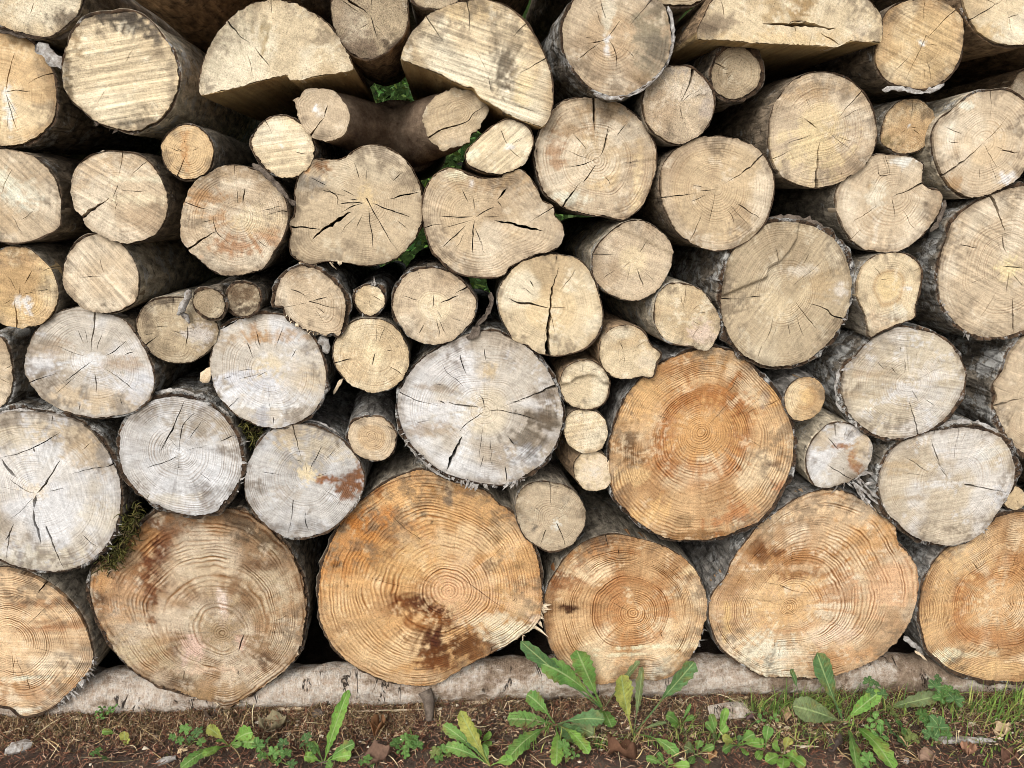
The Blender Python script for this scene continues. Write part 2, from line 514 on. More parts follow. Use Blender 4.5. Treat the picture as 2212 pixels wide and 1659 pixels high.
log('log', "round log with white-ringed pith and grey mouldy wedge, right of the half-round logs", a2(360, 180, 365, 300, 400, 400, 460, 490, 540, 570, 620, 610, 720, 630, 820, 600, 900, 550, 970, 490, 1030, 420, 1055, 330, 1060, 220, 1040, 110, 1010, 40, 960, 0, 860, -60, 700, -90, 550, -70, 440, 0, 390, 80),
    9, 'tan', 'lichen', 4, pith=a2(652, 248), ring=.55, sp=7, saw=.35, ang=24, spk=.35, heart=(.5, (216, 180, 134)),
    cracks=[(a2(655, 245, 700, 180, 740, 125), 2, 0), (a2(650, 255, 600, 272, 520, 282), 2, 0), (a2(660, 260, 700, 330, 715, 450), 2.5, 0), (a2(920, 20, 860, 90, 795, 170), 2.5, 1), (a2(600, 0, 620, 70, 640, 130), 2, 0)],
    stains=[(a2(935, 230), 26, 60, (150, 138, 112), .8), (a2(960, 320), 22, 26, (120, 108, 90), .8), (a2(648, 310), 4, 12, (250, 246, 238), .9), (a2(655, 60), 9, 40, (240, 226, 200), .6), (a2(380, 200), 6, 60, (170, 150, 120), .6), (a2(870, 520), 14, 12, (140, 112, 78), .7), (a2(652, 247), 5, 5, (248, 244, 238), .9)])
log('log', "log end just dipping into the top edge left of the cracked split slab", a2(940, -20, 1000, 20, 1110, 33, 1220, 20, 1270, -20, 1290, -120, 1230, -230, 1110, -260, 990, -220, 930, -120), 3, 'drab', 'grey', 3)
log('split_log', "thick split slab with a long horizontal crack and peeling surface, top edge right of centre", a2(1235, 255, 1250, 180, 1290, 90, 1340, 0, 1400, -80, 1500, -140) + a3(0, -170, 200, -190, 450, -170, 650, -80, 700, 0, 745, 50, 785, 120, 788, 200, 780, 277, 700, 272, 580, 267, 500, 302, 360, 297, 200, 287, 0, 282) + a2(1500, 267, 1380, 257),
    9, 'cream', 'brown', 2, ring=.1, pith=a3(300, 420), spk=.5, corner=True, split=a2(1225, 258, 1500, 269) + a3(0, 284, 360, 299, 500, 304, 580, 269, 790, 280),
    cracks=[(a3(0, 155, 120, 160, 280, 160, 480, 190), 8, 0), (a3(385, 215, 450, 255, 515, 292), 3.5, 0), (a3(170, 160, 205, 140, 280, 140, 330, 165), 3, 0), (a3(210, 165, 225, 215), 2.5, 0), (a2(1390, 0, 1405, 60, 1410, 110), 3, 0)],
    stains=[(a3(270, 50), 26, 22, (160, 126, 78), .8), (a3(100, 80), 20, 30, (180, 150, 104), .7), (a2(1340, 150), 40, 14, (120, 100, 80), .7), (a2(1300, 200), 20, 18, (110, 92, 72), .7), (a3(640, 190), 16, 26, (216, 196, 166), .8), (a3(250, 260), 130, 12, (224, 192, 140), .6)])
log('log', "yellowish round log with a long diagonal crack, in the gap right of the split slab", a3(1050, 3, 980, 5, 900, 22, 830, 70, 788, 150, 768, 240, 745, 330, 750, 420, 790, 490, 850, 540, 930, 560, 1040, 580, 1140, 560, 1220, 510, 1280, 430, 1310, 330, 1322, 220, 1305, 120, 1260, 70, 1180, 20, 1100, 3),
    6, 'gold', 'dark', 2.5, pith=a3(1050, 283), ring=.4, sp=7, saw=.6, ang=22, heart=(.8, (210, 174, 118)), spk=.3, cracks=[(a3(1245, 80, 1180, 140, 1110, 215, 1060, 275), 3.5, 1), (a3(1048, 290, 1010, 380, 960, 480, 930, 560), 3.5, 1), (a3(1052, 20, 1050, 70, 1048, 140), 2.5, 1)],
    stains=[(a3(1050, 283), 5, 5, (246, 240, 228), .95), (a3(800, 490), 20, 14, (130, 110, 80), .6)])
log('log', "tan log cut off by the top right corner with one straight crack", a3(1310, 0, 1330, 80, 1380, 170, 1450, 240, 1540, 285, 1620, 295, 1712, 290, 1850, 250, 1950, 120, 1960, -50, 1850, -250, 1650, -320, 1450, -250, 1330, -110),
    7, 'cream', 'brown', 3, ring=.2, saw=.3, cracks=[(a3(1320, 145, 1400, 105, 1500, 45, 1590, -5), 4, 1), (a3(1600, 120, 1680, 90), 2, 0)], stains=[(a3(1430, 200), 40, 12, (196, 160, 104), .6)])

# ---- small logs under the top row
log('log', "small pale log with one dark radial crack from its top, under the ringed log", a2(1120, 428, 1200, 440, 1260, 485, 1310, 540, 1345, 610, 1350, 690, 1330, 770, 1290, 840, 1240, 890, 1160, 930, 1080, 935, 990, 890, 930, 840, 890, 760, 880, 670, 895, 590, 940, 510, 1030, 445),
    6, 'tan', 'grey', 3, pith=a2(1118, 675), ring=.25, spk=.8, cracks=[(a2(1216, 440, 1205, 500, 1165, 590, 1130, 670), 8, 1), (a2(1120, 690, 1130, 730, 1145, 790), 2, 0)],
    stains=[(a2(1060, 450), 50, 9, (160, 148, 134), .7), (a2(1310, 640), 14, 60, (176, 160, 144), .7), (a2(1180, 580), 40, 20, (236, 220, 196), .5)])
log('log', "very small log with coarse bark collar under the cracked split slab", a2(1490, 300, 1550, 320, 1610, 370, 1640, 430, 1640, 520, 1600, 590, 1520, 635, 1430, 640, 1370, 600, 1340, 540, 1335, 470, 1370, 380, 1430, 320), 4, 'drab', 'rough', 7, pith=a2(1480, 470), ring=.7, sp=6, spk=.6, cracks=[(a2(1345, 400, 1390, 425, 1455, 455), 3.5, 1)])
log('log', "large round log with a straight dark crack from pith to bottom, upper right", a3(380, 468, 460, 475, 560, 510, 640, 570, 700, 650, 740, 750, 755, 840, 745, 940, 710, 1020, 660, 1090, 590, 1140, 500, 1190, 400, 1220, 290, 1220, 190, 1190, 110, 1130, 65, 1040, 48, 930, 52, 810, 80, 700, 140, 600, 220, 520, 300, 480),
    5, 'tan', 'dark', 2, pith=a3(405, 835), ring=.45, saw=.35, ang=-18, spk=.45, heart=(.45, (226, 196, 142)),
    cracks=[(a3(350, 1222, 352, 1130, 362, 1010, 383, 905), 9, 1), (a3(668, 582, 620, 640, 560, 700, 490, 785), 4, 1), (a3(75, 1035, 150, 1000, 230, 955), 2, 1), (a3(275, 768, 320, 805, 368, 840), 3, 0), (a3(290, 640, 318, 710), 2, 0), (a3(520, 1110, 515, 1150), 2, 0)],
    stains=[(a3(600, 850), 26, 60, (176, 150, 118), .5), (a3(450, 570), 60, 12, (178, 146, 104), .5), (a3(300, 620), 50, 9, (182, 150, 108), .5), (a3(360, 960), 60, 50, (232, 206, 152), .5)])
log('log', "small yellow-rimmed log between the diagonal-cracked log and its large right neighbour", a3(980, 648, 1050, 665, 1100, 710, 1127, 770, 1122, 860, 1090, 930, 1020, 985, 930, 1000, 850, 980, 790, 930, 785, 880, 800, 800, 830, 730, 880, 680, 930, 655), 3, 'gold', 'grey', 3, pith=a3(962, 825), ring=.5, sp=5, spk=.7, cracks=[(a3(982, 655, 980, 720, 970, 790), 2, 0)], stains=[(a3(962, 825), 3.5, 3.5, (246, 240, 228), .95), (a3(1080, 740), 14, 16, (120, 100, 76), .7), (a3(830, 930), 20, 10, (120, 100, 60), .7)])
log('log', "polished tan log with long slanting crack and white shiny patch, upper right edge", a3(1500, 590, 1600, 582, 1680, 620, 1750, 700, 1790, 800, 1800, 900, 1770, 1010, 1712, 1110, 1640, 1190, 1560, 1230, 1460, 1275, 1340, 1285, 1240, 1230, 1180, 1150, 1140, 1060, 1120, 960, 1120, 870, 1150, 800, 1220, 740, 1290, 680, 1390, 610),
    5, 'tan', 'pale', 4, pith=a3(1450, 930), ring=.5, sp=6, saw=.12, spk=.2, heart=(.4, (222, 190, 144)),
    cracks=[(a3(1185, 1140, 1280, 1075, 1380, 1000, 1450, 930), 6, 1), (a3(1450, 930, 1540, 845, 1620, 750), 2.5, 0), (a3(1503, 592, 1505, 680, 1492, 780), 3, 1), (a3(1452, 945, 1490, 1020, 1540, 1110), 2, 0), (a3(1560, 982, 1620, 992, 1680, 1000), 4, 0), (a3(1200, 830, 1305, 875), 2, 0), (a3(1418, 1100, 1410, 1170), 2, 0)],
    stains=[(a3(1600, 1170), 18, 12, (248, 248, 248), .9), (a3(1230, 880), 9, 26, (236, 224, 200), .7), (a3(1350, 690), 16, 6, (244, 232, 210), .7), (a3(1230, 1210), 16, 14, (170, 130, 84), .7)])
log('log', "notched tan log with an elbow-shaped crack and a small knot, right side", a3(760, 1010, 850, 1010, 950, 1020, 1010, 1045, 1055, 1075, 1050, 1130, 1048, 1185, 1065, 1215, 1110, 1238, 1160, 1250, 1182, 1320, 1150, 1400, 1100, 1470, 1030, 1550, 950, 1610, 860, 1645, 760, 1640, 660, 1620, 580, 1560, 530, 1480, 495, 1400, 485, 1300, 500, 1220, 560, 1130, 650, 1060),
    4, 'tan', 'grey', 3, knots=[(a3(715, 1220), 9)], pith=a3(870, 1280), ring=.5, sp=7, saw=.12, spk=.25, cracks=[(a3(1062, 1190, 980, 1235, 910, 1262, 850, 1285), 6, 1), (a3(850, 1288, 860, 1350, 868, 1425), 2.5, 0), (a3(755, 1340, 680, 1395, 595, 1445), 2.5, 0), (a3(570, 1565, 620, 1520, 655, 1490), 2.5, 1), (a3(762, 1070, 770, 1145, 850, 1138), 2.5, 0)],
    stains=[(a3(715, 1220), 7, 8, (196, 160, 108), .8), (a3(930, 1055), 22, 9, (240, 232, 220), .7), (a3(740, 1270), 16, 22, (238, 224, 198), .6), (a3(1080, 1320), 10, 14, (110, 90, 70), .7), (a3(740, 1480), 6, 22, (236, 222, 200), .5)])
log('log', "smooth golden round log with a crack curving to its right rim, upper right of centre", a2(1320, 893, 1420, 895, 1520, 920, 1600, 950, 1650, 985) + a3(20, 1020, 55, 1080, 80, 1150, 85, 1240, 70, 1330, 40, 1420, 0, 1490) + a2(1620, 1530, 1540, 1590, 1460, 1625, 1370, 1637, 1280, 1620, 1190, 1580, 1110, 1520, 1060, 1440, 1020, 1350, 998, 1250, 1000, 1150, 1020, 1070, 1070, 1000, 1140, 950, 1230, 905),
    4.5, 'tan', 'dark', 2, pith=a2(1362, 1235), ring=.5, sp=6, saw=.15, spk=.3, heart=(.85, (212, 180, 132)),
    cracks=[(a2(1659, 1020, 1590, 1085, 1510, 1145, 1420, 1195), 5, 1), (a2(985, 1292, 1080, 1282, 1160, 1272, 1245, 1260), 4, 1), (a2(1355, 1245, 1340, 1340, 1310, 1480), 2, 0), (a2(1265, 1400, 1230, 1490, 1185, 1580), 2.5, 0), (a2(1500, 1330, 1570, 1375, 1655, 1425), 3, 0), (a2(1362, 1235, 1300, 1245, 1250, 1248), 2, 0)])
log('log', "large round log with a dark crack at its top, below the right half-round log", a2(420, 645, 500, 638, 600, 645, 700, 660, 780, 710, 840, 760, 890, 820, 930, 890, 960, 950, 970, 1030, 965, 1110, 940, 1200, 905, 1290, 860, 1360, 790, 1420, 740, 1435, 640, 1410, 520, 1400, 400, 1365, 330, 1330, 250, 1260, 205, 1170, 180, 1070, 173, 980, 200, 880, 250, 790, 300, 710, 360, 665),
    4, 'tan', 'grey', 3, pith=a2(580, 1050), ring=.75, sp=7.5, saw=.25, ang=-15, spk=.4, heart=(.45, (222, 186, 128)),
    cracks=[(a2(556, 640, 560, 720, 563, 800, 570, 890), 8, 1), (a2(660, 815, 640, 900, 620, 990, 590, 1030), 4, 0), (a2(590, 1035, 500, 1070, 370, 1095), 2.5, 0), (a2(575, 1075, 540, 1130, 490, 1195), 4, 0), (a2(360, 1345, 410, 1270, 475, 1185), 6, 1), (a2(425, 870, 470, 920, 515, 980), 2, 0), (a2(770, 810, 740, 850, 712, 888), 2.5, 0), (a2(190, 965, 185, 1000), 2, 0)],
    stains=[(a2(310, 970), 22, 36, (176, 132, 92), .7), (a2(660, 730), 50, 24, (166, 130, 84), .6), (a2(700, 980), 60, 20, (190, 160, 116), .5), (a2(430, 850), 40, 14, (166, 128, 84), .5), (a2(340, 1290), 40, 12, (244, 232, 208), .7), (a2(840, 1270), 10, 60, (236, 208, 160), .6)])
log('log', "small tan log with a stepped cut across its top, below the centre top log", a2(870, 1440, 950, 1480, 1020, 1540, 1060, 1600, 1072, 1655) + b2(1070, 40, 1040, 130, 990, 210, 920, 270, 850, 300, 770, 300, 680, 270, 600, 210, 560, 140, 555, 40, 560, 0) + a2(575, 1630, 620, 1570, 690, 1500, 780, 1450),
    4, 'tan', 'pale', 3, pith=b2(810, 40), ring=.35, spk=.5, heart=(.35, (232, 206, 158)), steps=[(a2(690, 1480, 800, 1520, 900, 1570, 990, 1620, 1072, 1659), .006)],
    cracks=[(b2(845, 95, 862, 150, 885, 215), 3, 0), (b2(555, 0, 600, 2, 700, 5), 3, 1), (a2(905, 1575, 880, 1620, 860, 1650), 2, 0)])

# ---- forked trunk is built separately; the oval beside it
log('log', "small oval log end below the right half-round log, beside the forked trunk", a1(1640, 782, 1600, 800, 1530, 850, 1460, 920, 1400, 980, 1385, 1020, 1400, 1070, 1450, 1100, 1540, 1130, 1620, 1137) + a2(0, 1125, 60, 1100, 120, 1050, 160, 960, 165, 900, 140, 840, 90, 800, 30, 777), 7, 'cream', 'brown', 2, pith=a2(0, 960), ring=.5, sp=8, saw=.5, ang=-40, spk=.25, cracks=[(a1(1610, 840, 1635, 900, 1658, 940), 2, 0)], stains=[(a2(10, 960), 8, 4, (250, 246, 238), .8), (a1(1420, 1020), 10, 14, (248, 234, 202), .7)])

# ---- left column, upper
log('log', "tan log with a white feathery knot mark, third from the top on the left edge", a0(0, 970, 80, 985, 170, 1005, 250, 1045, 320, 1110, 370, 1190, 392, 1290, 390, 1390, 375, 1490, 300, 1530, 210, 1570, 120, 1587, 0, 1580, -120, 1540, -220, 1440, -260, 1300, -240, 1150, -160, 1030, -80, 985),
    6, 'tan', 'dark', 2, ring=.3, saw=.5, ang=50, spk=.35, pith=a0(0, 1300), cracks=[(a0(135, 1435, 180, 1408, 215, 1380), 2, 0)], stains=[(a0(110, 1260), 36, 24, (248, 236, 212), .75), (a0(60, 1190), 22, 20, (244, 228, 200), .6), (a0(220, 1180), 30, 20, (184, 158, 124), .5), (a0(20, 1430), 22, 34, (176, 146, 106), .5)])
log('log', "tan log with a deep notch crack at lower left, left side below the ridged log", a0(700, 985, 800, 990, 900, 1010, 960, 1050, 1020, 1120, 1060, 1200, 1090, 1290, 1090, 1380, 1060, 1470, 1010, 1530, 930, 1570, 840, 1592, 740, 1570, 660, 1530, 590, 1490, 545, 1440, 540, 1415, 500, 1370, 475, 1300, 465, 1210, 480, 1130, 520, 1070, 590, 1015),
    6, 'tan', 'dark', 2, pith=a0(770, 1240), ring=.4, sp=6, saw=.55, ang=32, spk=.4, cracks=[(a0(535, 1420, 600, 1370, 660, 1330, 715, 1290), 9, 1), (a0(792, 990, 785, 1070, 772, 1150), 3, 1), (a0(770, 1200, 735, 1290), 2.5, 0)], stains=[(a0(600, 1110), 40, 30, (190, 158, 116), .5), (a0(900, 1300), 50, 10, (238, 218, 180), .6), (a0(900, 1060), 30, 12, (172, 142, 102), .5), (a0(900, 1170), 60, 5, (240, 224, 190), .6)])
log('log', "small golden log with one lower radial crack, below and right of the ridged log", a0(1190, 818, 1260, 820, 1330, 860, 1375, 920, 1392, 990, 1380, 1070, 1345, 1130, 1280, 1165, 1200, 1168, 1130, 1130, 1085, 1080, 1060, 1020, 1050, 950, 1075, 900, 1120, 850), 6, 'gold', 'grey', 2, pith=a0(1215, 1000), ring=.6, sp=5, spk=.4, cracks=[(a0(1165, 1135, 1185, 1080, 1215, 1010), 4, 1)], stains=[(a0(1205, 930), 6, 30, (190, 130, 70), .5), (a0(1215, 1060), 6, 20, (196, 136, 80), .5)])
log('log', "small cream log with white pith dot and parallel saw lines under left half-round log", a1(130, 760, 210, 760, 280, 790, 340, 840, 380, 900, 393, 970, 385, 1040, 340, 1110, 270, 1150, 180, 1155, 90, 1110, 30, 1040, -5, 980, -12, 900, 40, 820), 5, 'cream', 'rough', 3, pith=a1(172, 945), ring=.3, sp=5, saw=.6, ang=-8, spk=.3, auto=1, cracks=[(a1(70, 780, 95, 830, 118, 880), 2, 1)], stains=[(a1(172, 945), 3.5, 3.5, (250, 248, 240), .95)])
log('log', "tan log with brown smears and two left-side cracks, above the small twin log ends", a0(1520, 1080, 1440, 1090, 1370, 1130, 1300, 1170, 1240, 1240, 1215, 1310, 1190, 1390, 1180, 1480, 1195, 1570, 1240, 1640) + b0(1290, 20, 1380, 100, 1450, 135, 1540, 140, 1640, 120) + b1(60, 95) + a1(130, 1640, 180, 1560, 215, 1460, 218, 1380, 200, 1300, 160, 1220, 100, 1160, 40, 1120) + a0(1650, 1105, 1590, 1085),
    5.5, 'tan', 'dark', 2.5, pith=a0(1560, 1420), ring=.6, sp=5.5, saw=.4, ang=15, spk=.5, cracks=[(a0(1205, 1320, 1300, 1350, 1395, 1382), 4, 1), (a0(1395, 1385, 1395, 1440, 1420, 1520, 1500, 1590), 2.5, 0), (a0(1245, 1615, 1330, 1560, 1415, 1505), 6, 1), (a1(255, 1392, 180, 1380, 80, 1405), 3, 1), (a0(1530, 1085, 1530, 1150), 3, 1), (a0(1600, 1220, 1585, 1330), 3, 0)],
    stains=[(a0(1330, 1290), 45, 14, (176, 128, 78), .7), (a0(1450, 1430), 22, 18, (186, 132, 80), .6), (a0(1540, 1600), 50, 20, (170, 114, 68), .7), (a1(100, 1540), 30, 22, (178, 124, 78), .6), (a1(0, 1440), 50, 20, (240, 214, 168), .5), (a0(1380, 1150), 40, 8, (170, 144, 106), .5)])
log('log', "wide bumpy-edged log with many star cracks and a torn notch at upper left, centre left", a1(770, 948, 860, 965, 940, 1010, 1000, 1060, 1050, 1140, 1080, 1220, 1095, 1310, 1097, 1400, 1080, 1490, 1040, 1570, 980, 1640) + b1(900, 40, 800, 70, 700, 72, 600, 55, 480, 45, 380, 65, 310, 50, 250, 10) + a1(238, 1620, 235, 1580, 250, 1530, 245, 1490, 230, 1460, 262, 1410, 275, 1330, 270, 1250, 290, 1160, 330, 1110, 370, 1050, 440, 1042, 560, 1045, 640, 1000, 710, 960),
    5, 'drab', 'brown', 2.5, pith=a1(745, 1330), ring=.45, sp=5, saw=.15, spk=.3, patch=.6, heart=(1.0, (206, 180, 142)),
    cracks=[(a1(380, 1565, 440, 1510, 530, 1450, 635, 1380), 8, 0), (a1(230, 1482, 320, 1485, 400, 1495, 440, 1508), 5, 1), (a1(440, 1240, 500, 1255, 545, 1285, 547, 1335), 3, 0), (a1(547, 1335, 640, 1325, 720, 1322), 3, 0), (a1(770, 1325, 880, 1370, 1025, 1418), 3.5, 0), (a1(1075, 1255, 980, 1275, 890, 1300), 4, 0), (a1(750, 1345, 755, 1440, 775, 1560, 770, 1620), 2.5, 0), (a1(765, 1350, 830, 1470, 890, 1570, 950, 1655), 3, 1), (a1(655, 1060, 675, 1120, 690, 1170), 2, 0), (a1(735, 1110, 735, 1180), 2, 0), (a1(970, 1125, 900, 1190), 2, 0), (a1(720, 1325, 640, 1350, 570, 1385), 2.5, 0), (a1(370, 1160, 420, 1185, 480, 1212), 2.5, 0), (a1(620, 1300, 680, 1305), 2, 0), (a1(940, 1440, 1010, 1500), 2, 0)],
    stains=[(a1(460, 1105), 20, 12, (140, 90, 44), .85), (a1(400, 1180), 20, 18, (140, 132, 122), .8), (a1(310, 1180), 8, 16, (140, 130, 118), .7), (a1(880, 1000), 50, 14, (222, 202, 172), .6), (a1(330, 1210), 22, 14, (156, 144, 124), .6), (a1(350, 1115), 8, 6, (210, 140, 70), .7), (a1(740, 1280), 16, 16, (226, 196, 142), .6)])
log('log', "wavy-edged cracked log with a beak-like right corner, centre of the pile above middle", a1(1200, 1135, 1270, 1105, 1350, 1120, 1420, 1150, 1520, 1170, 1600, 1160) + a2(0, 1130, 80, 1110, 130, 1150, 180, 1220, 220, 1310, 290, 1345, 310, 1420, 350, 1470, 362, 1540, 340, 1600, 270, 1640, 190, 1659) + b2(110, 35, 0, 95) + b1(1640, 132, 1540, 154, 1440, 150, 1330, 125, 1250, 70, 1190, 10) + a1(1170, 1650, 1140, 1580, 1110, 1480, 1100, 1380, 1110, 1280, 1150, 1190),
    6, 'tan', 'brown', 2.5, pith=a1(1440, 1430), ring=.45, sp=6, saw=.15, spk=.3, heart=(.6, (214, 184, 140)),
    cracks=[(a1(1570, 1440, 1659, 1455) + a2(60, 1470, 140, 1490, 235, 1510), 6, 0), (a2(295, 1355, 230, 1395, 140, 1450), 4, 1), (a1(1440, 1440, 1430, 1530, 1428, 1655), 4, 0), (a1(1445, 1420, 1510, 1380, 1570, 1350), 3, 0), (a1(1430, 1415, 1320, 1418, 1210, 1410), 3, 0), (a1(1590, 1305, 1620, 1265, 1655, 1225), 5, 0), (a1(1590, 1310, 1620, 1355), 2.5, 0), (a1(1385, 1470, 1310, 1545, 1230, 1615), 3, 0), (a1(1110, 1490, 1170, 1472, 1235, 1465), 3, 1), (a1(1360, 1240, 1400, 1320), 2, 0), (a1(1440, 1480, 1490, 1600), 2, 0), (a1(1500, 1415, 1600, 1415), 2, 0)],
    stains=[(a1(1330, 1150), 22, 8, (244, 226, 190), .8), (a1(1560, 1190), 50, 14, (170, 138, 98), .6), (a2(40, 1170), 30, 20, (180, 148, 104), .5), (a1(1418, 1200), 4, 6, (250, 248, 246), .9), (a1(1300, 1200), 40, 10, (190, 160, 118), .4)])

# ---- left side, middle
log('log', "orange-yellow log with a white pith scar, left edge below the feathery-marked log", a0(0, 1635, 60, 1615, 130, 1615, 200, 1640) + b0(260, 30, 320, 90, 360, 170, 375, 260, 365, 340, 330, 410, 270, 455, 180, 478, 90, 475, 0, 440, -80, 380, -130, 280, -140, 150, -100, 40) + a0(-50, 1655), 5, 'gold', 'grey', 2.5, pith=b0(125, 270), ring=.4, saw=.3, ang=10, spk=.5, heart=(.7, (222, 182, 118)), cracks=[(b0(115, 478, 112, 400, 100, 300), 5, 1), (b0(130, 265, 128, 215), 2, 0), (b0(205, 110, 160, 195), 2, 0), (b0(365, 75, 300, 100, 260, 120), 2.5, 1)], stains=[(b0(150, 310), 14, 8, (246, 240, 230), .85), (b0(185, 350), 8, 10, (248, 246, 242), .85), (b0(320, 150), 16, 30, (236, 206, 150), .5)])
log('log', "plain tan log with slanting saw lines, its smooth grey side showing, near left edge", a0(560, 1545, 640, 1527, 720, 1550, 790, 1595, 840, 1650) + b0(875, 50, 905, 140, 905, 230, 880, 310, 810, 355, 720, 385, 620, 375, 530, 340, 470, 280, 420, 210, 412, 130, 430, 40) + a0(460, 1640, 500, 1585), 5, 'tan', 'pale', 2.5, pith=b0(690, 150), ring=.35, sp=5, saw=.65, ang=50, spk=.3, auto=2)
log('log', "kidney-shaped weathered log with a fold and a peeling white twig, beside the twin small ends", b0(1000, 305, 1070, 290, 1150, 285, 1240, 300, 1330, 360, 1405, 440, 1430, 520, 1400, 580, 1350, 640, 1280, 690, 1200, 712, 1110, 705, 1030, 670, 970, 620, 930, 570, 905, 510, 895, 450, 915, 390, 950, 340), 4, 'drab', 'pale', 2.5, knots=[(b0(1320, 520), 24)], pith=b0(1090, 490), ring=.5, sp=5, saw=.2, spk=.45, cracks=[(b0(945, 598, 990, 565, 1040, 530), 4, 1), (b0(1130, 300, 1128, 390), 2.5, 1), (b0(1010, 478, 1080, 472, 1110, 470), 2, 0), (b0(1225, 470, 1225, 540, 1215, 600), 3.5, 0)], stains=[(b0(960, 380), 14, 34, (116, 98, 78), .7), (b0(1080, 310), 40, 8, (90, 76, 62), .8), (b0(1300, 520), 24, 18, (216, 206, 196), .7), (b0(1000, 600), 26, 22, (150, 132, 104), .5)])
log('log', "small pale twig-thick log end, lighter of the twin ends left of centre", b0(1310, 245, 1380, 235, 1440, 265, 1470, 320, 1465, 370, 1420, 415, 1360, 415, 1310, 385, 1270, 340, 1265, 290), 6, 'drab', 'rough', 4, ring=.4, sp=5, spk=.7, auto=1)
log('log', "small dark brown log end, darker of the twin ends left of centre", b0(1530, 200, 1600, 190, 1650, 205) + b1(30, 250, 35, 310, 10, 370) + b0(1640, 395, 1560, 405, 1510, 370, 1485, 310, 1490, 250), 5, 'drab', 'rough', 6, ring=.6, sp=5, spk=.7, auto=1, patch=.6, stains=[(b0(1540, 300), 22, 30, (105, 84, 62), .8), (b0(1620, 260), 20, 20, (120, 94, 68), .7), (b0(1590, 370), 24, 14, (90, 74, 58), .8)])
log('log', "tan log with torn flat-cut lower edge and white-flecked bark, under the wide star-cracked log", b1(310, 82, 400, 95, 470, 140, 530, 190, 570, 240, 600, 310, 595, 400, 580, 480, 552, 535, 515, 515, 470, 532, 430, 515, 340, 490, 240, 430, 200, 380, 190, 342, 130, 338, 135, 270, 160, 190, 220, 120), 5, 'tan', 'lichen', 5, pith=b1(365, 315), ring=.55, sp=5.5, saw=.15, spk=.35, cracks=[(b1(235, 230, 290, 250, 350, 282), 3, 0), (b1(385, 305, 430, 295, 480, 282), 2.5, 0), (b1(420, 325, 500, 345, 590, 352), 2.5, 1), (b1(400, 340, 470, 390), 2, 0)])
log('log', "tiny log with white bark collar between two bigger tan logs, centre left", b1(750, 205, 810, 220, 850, 270, 848, 330, 810, 380, 750, 400, 690, 370, 665, 320, 665, 260, 700, 220), 3, 'cream', 'lichen', 5, ring=.2, saw=.5, ang=25, spk=.5, auto=1, cracks=[(b1(770, 270, 840, 308), 2, 0)])
log('log', "round tan log with an upper right double crack and flaking bark strip beside it, centre", b1(1080, 105, 1180, 95, 1270, 120, 1350, 170, 1400, 230, 1440, 290, 1450, 350, 1430, 420, 1380, 490, 1310, 550, 1230, 580, 1170, 590, 1090, 570, 1010, 530, 960, 470, 920, 400, 908, 340, 920, 260, 960, 180, 1010, 130), 5, 'tan', 'rough', 3, pith=b1(1180, 345), ring=.35, saw=.15, spk=.45, heart=(.38, (236, 214, 170)), cracks=[(b1(1405, 205, 1360, 235, 1310, 262), 6, 1), (b1(1335, 270, 1280, 295, 1220, 320), 4, 0), (b1(1118, 450, 1080, 515), 2.5, 0), (b1(1175, 260, 1172, 350), 2, 0), (b1(1070, 115, 1095, 180), 2, 1), (b1(1210, 430, 1250, 520), 2, 0)])

# ---- centre and right, middle
log('log', "round pale log split by a wide dark crack from top to bottom, centre", b2(320, 5, 400, 15, 480, 50, 530, 110, 570, 190, 600, 280, 622, 380, 615, 470, 570, 560, 500, 620, 420, 650, 320, 665, 210, 650, 130, 600, 40, 560) + b1(1655, 490, 1615, 410, 1593, 310, 1605, 230, 1640, 160) + b2(60, 70, 170, 25, 250, 8), 5, 'cream', 'grey', 2, pith=b2(270, 350), ring=.3, sp=7, saw=.12, spk=.25, heart=(.5, (234, 202, 148)),
    cracks=[(b2(262, 668, 262, 560, 265, 470, 275, 350, 290, 230, 330, 85), 12, 1), (b2(0, 285, 60, 315, 150, 325, 270, 352), 5, 0), (b2(140, 170, 170, 220), 2.5, 0), (b2(310, 60, 322, 5), 3, 0), (b2(280, 350, 380, 350), 2, 0)])
log('log', "pear-shaped golden log with a pinkish pointed lower right end, above the orange log", b2(1060, 200, 1160, 200, 1240, 225, 1300, 280, 1345, 350, 1380, 430, 1385, 480, 1350, 570, 1300, 632, 1200, 605, 1090, 590, 1020, 550, 975, 480, 958, 400, 970, 310, 1000, 240), 4.5, 'cream', 'pale', 3, pith=b2(1150, 415), ring=.3, spk=.55, saw=.2, axis=(-.1, .02), cracks=[(b2(1162, 205, 1155, 270, 1142, 345), 2.5, 1), (b2(1255, 470, 1225, 510, 1212, 550), 2, 0)], stains=[(b2(1290, 530), 24, 22, (226, 200, 178), .8)])
log('log', "small pear-shaped log with a beak on its right, touching the orange log", b2(770, 470, 840, 480, 900, 530, 940, 600, 1003, 657, 970, 720, 945, 805, 870, 800, 780, 815, 700, 800, 640, 760, 605, 700, 600, 640, 615, 560, 680, 490), 5, 'cream', 'brown', 2.5, pith=b2(770, 650), ring=.3, spk=.5, saw=.2, cracks=[(b2(770, 475, 775, 535), 2.5, 1), (b2(735, 580, 755, 630), 2, 0)], stains=[(b2(930, 690), 18, 18, (226, 206, 176), .6)])
log('log', "small log with arched step across its end, top of a column of three", b2(480, 700, 560, 705, 620, 750, 660, 820, 655, 920, 620, 980, 550, 1010, 480, 1010, 400, 980, 355, 920, 340, 860, 350, 800, 400, 730), 3.5, 'cream', 'brown', 2.5, pith=b2(500, 850), ring=.3, spk=.45, steps=[(b2(330, 850, 400, 835, 450, 800, 520, 785, 580, 800, 620, 840, 665, 850), -.012)], auto=2)
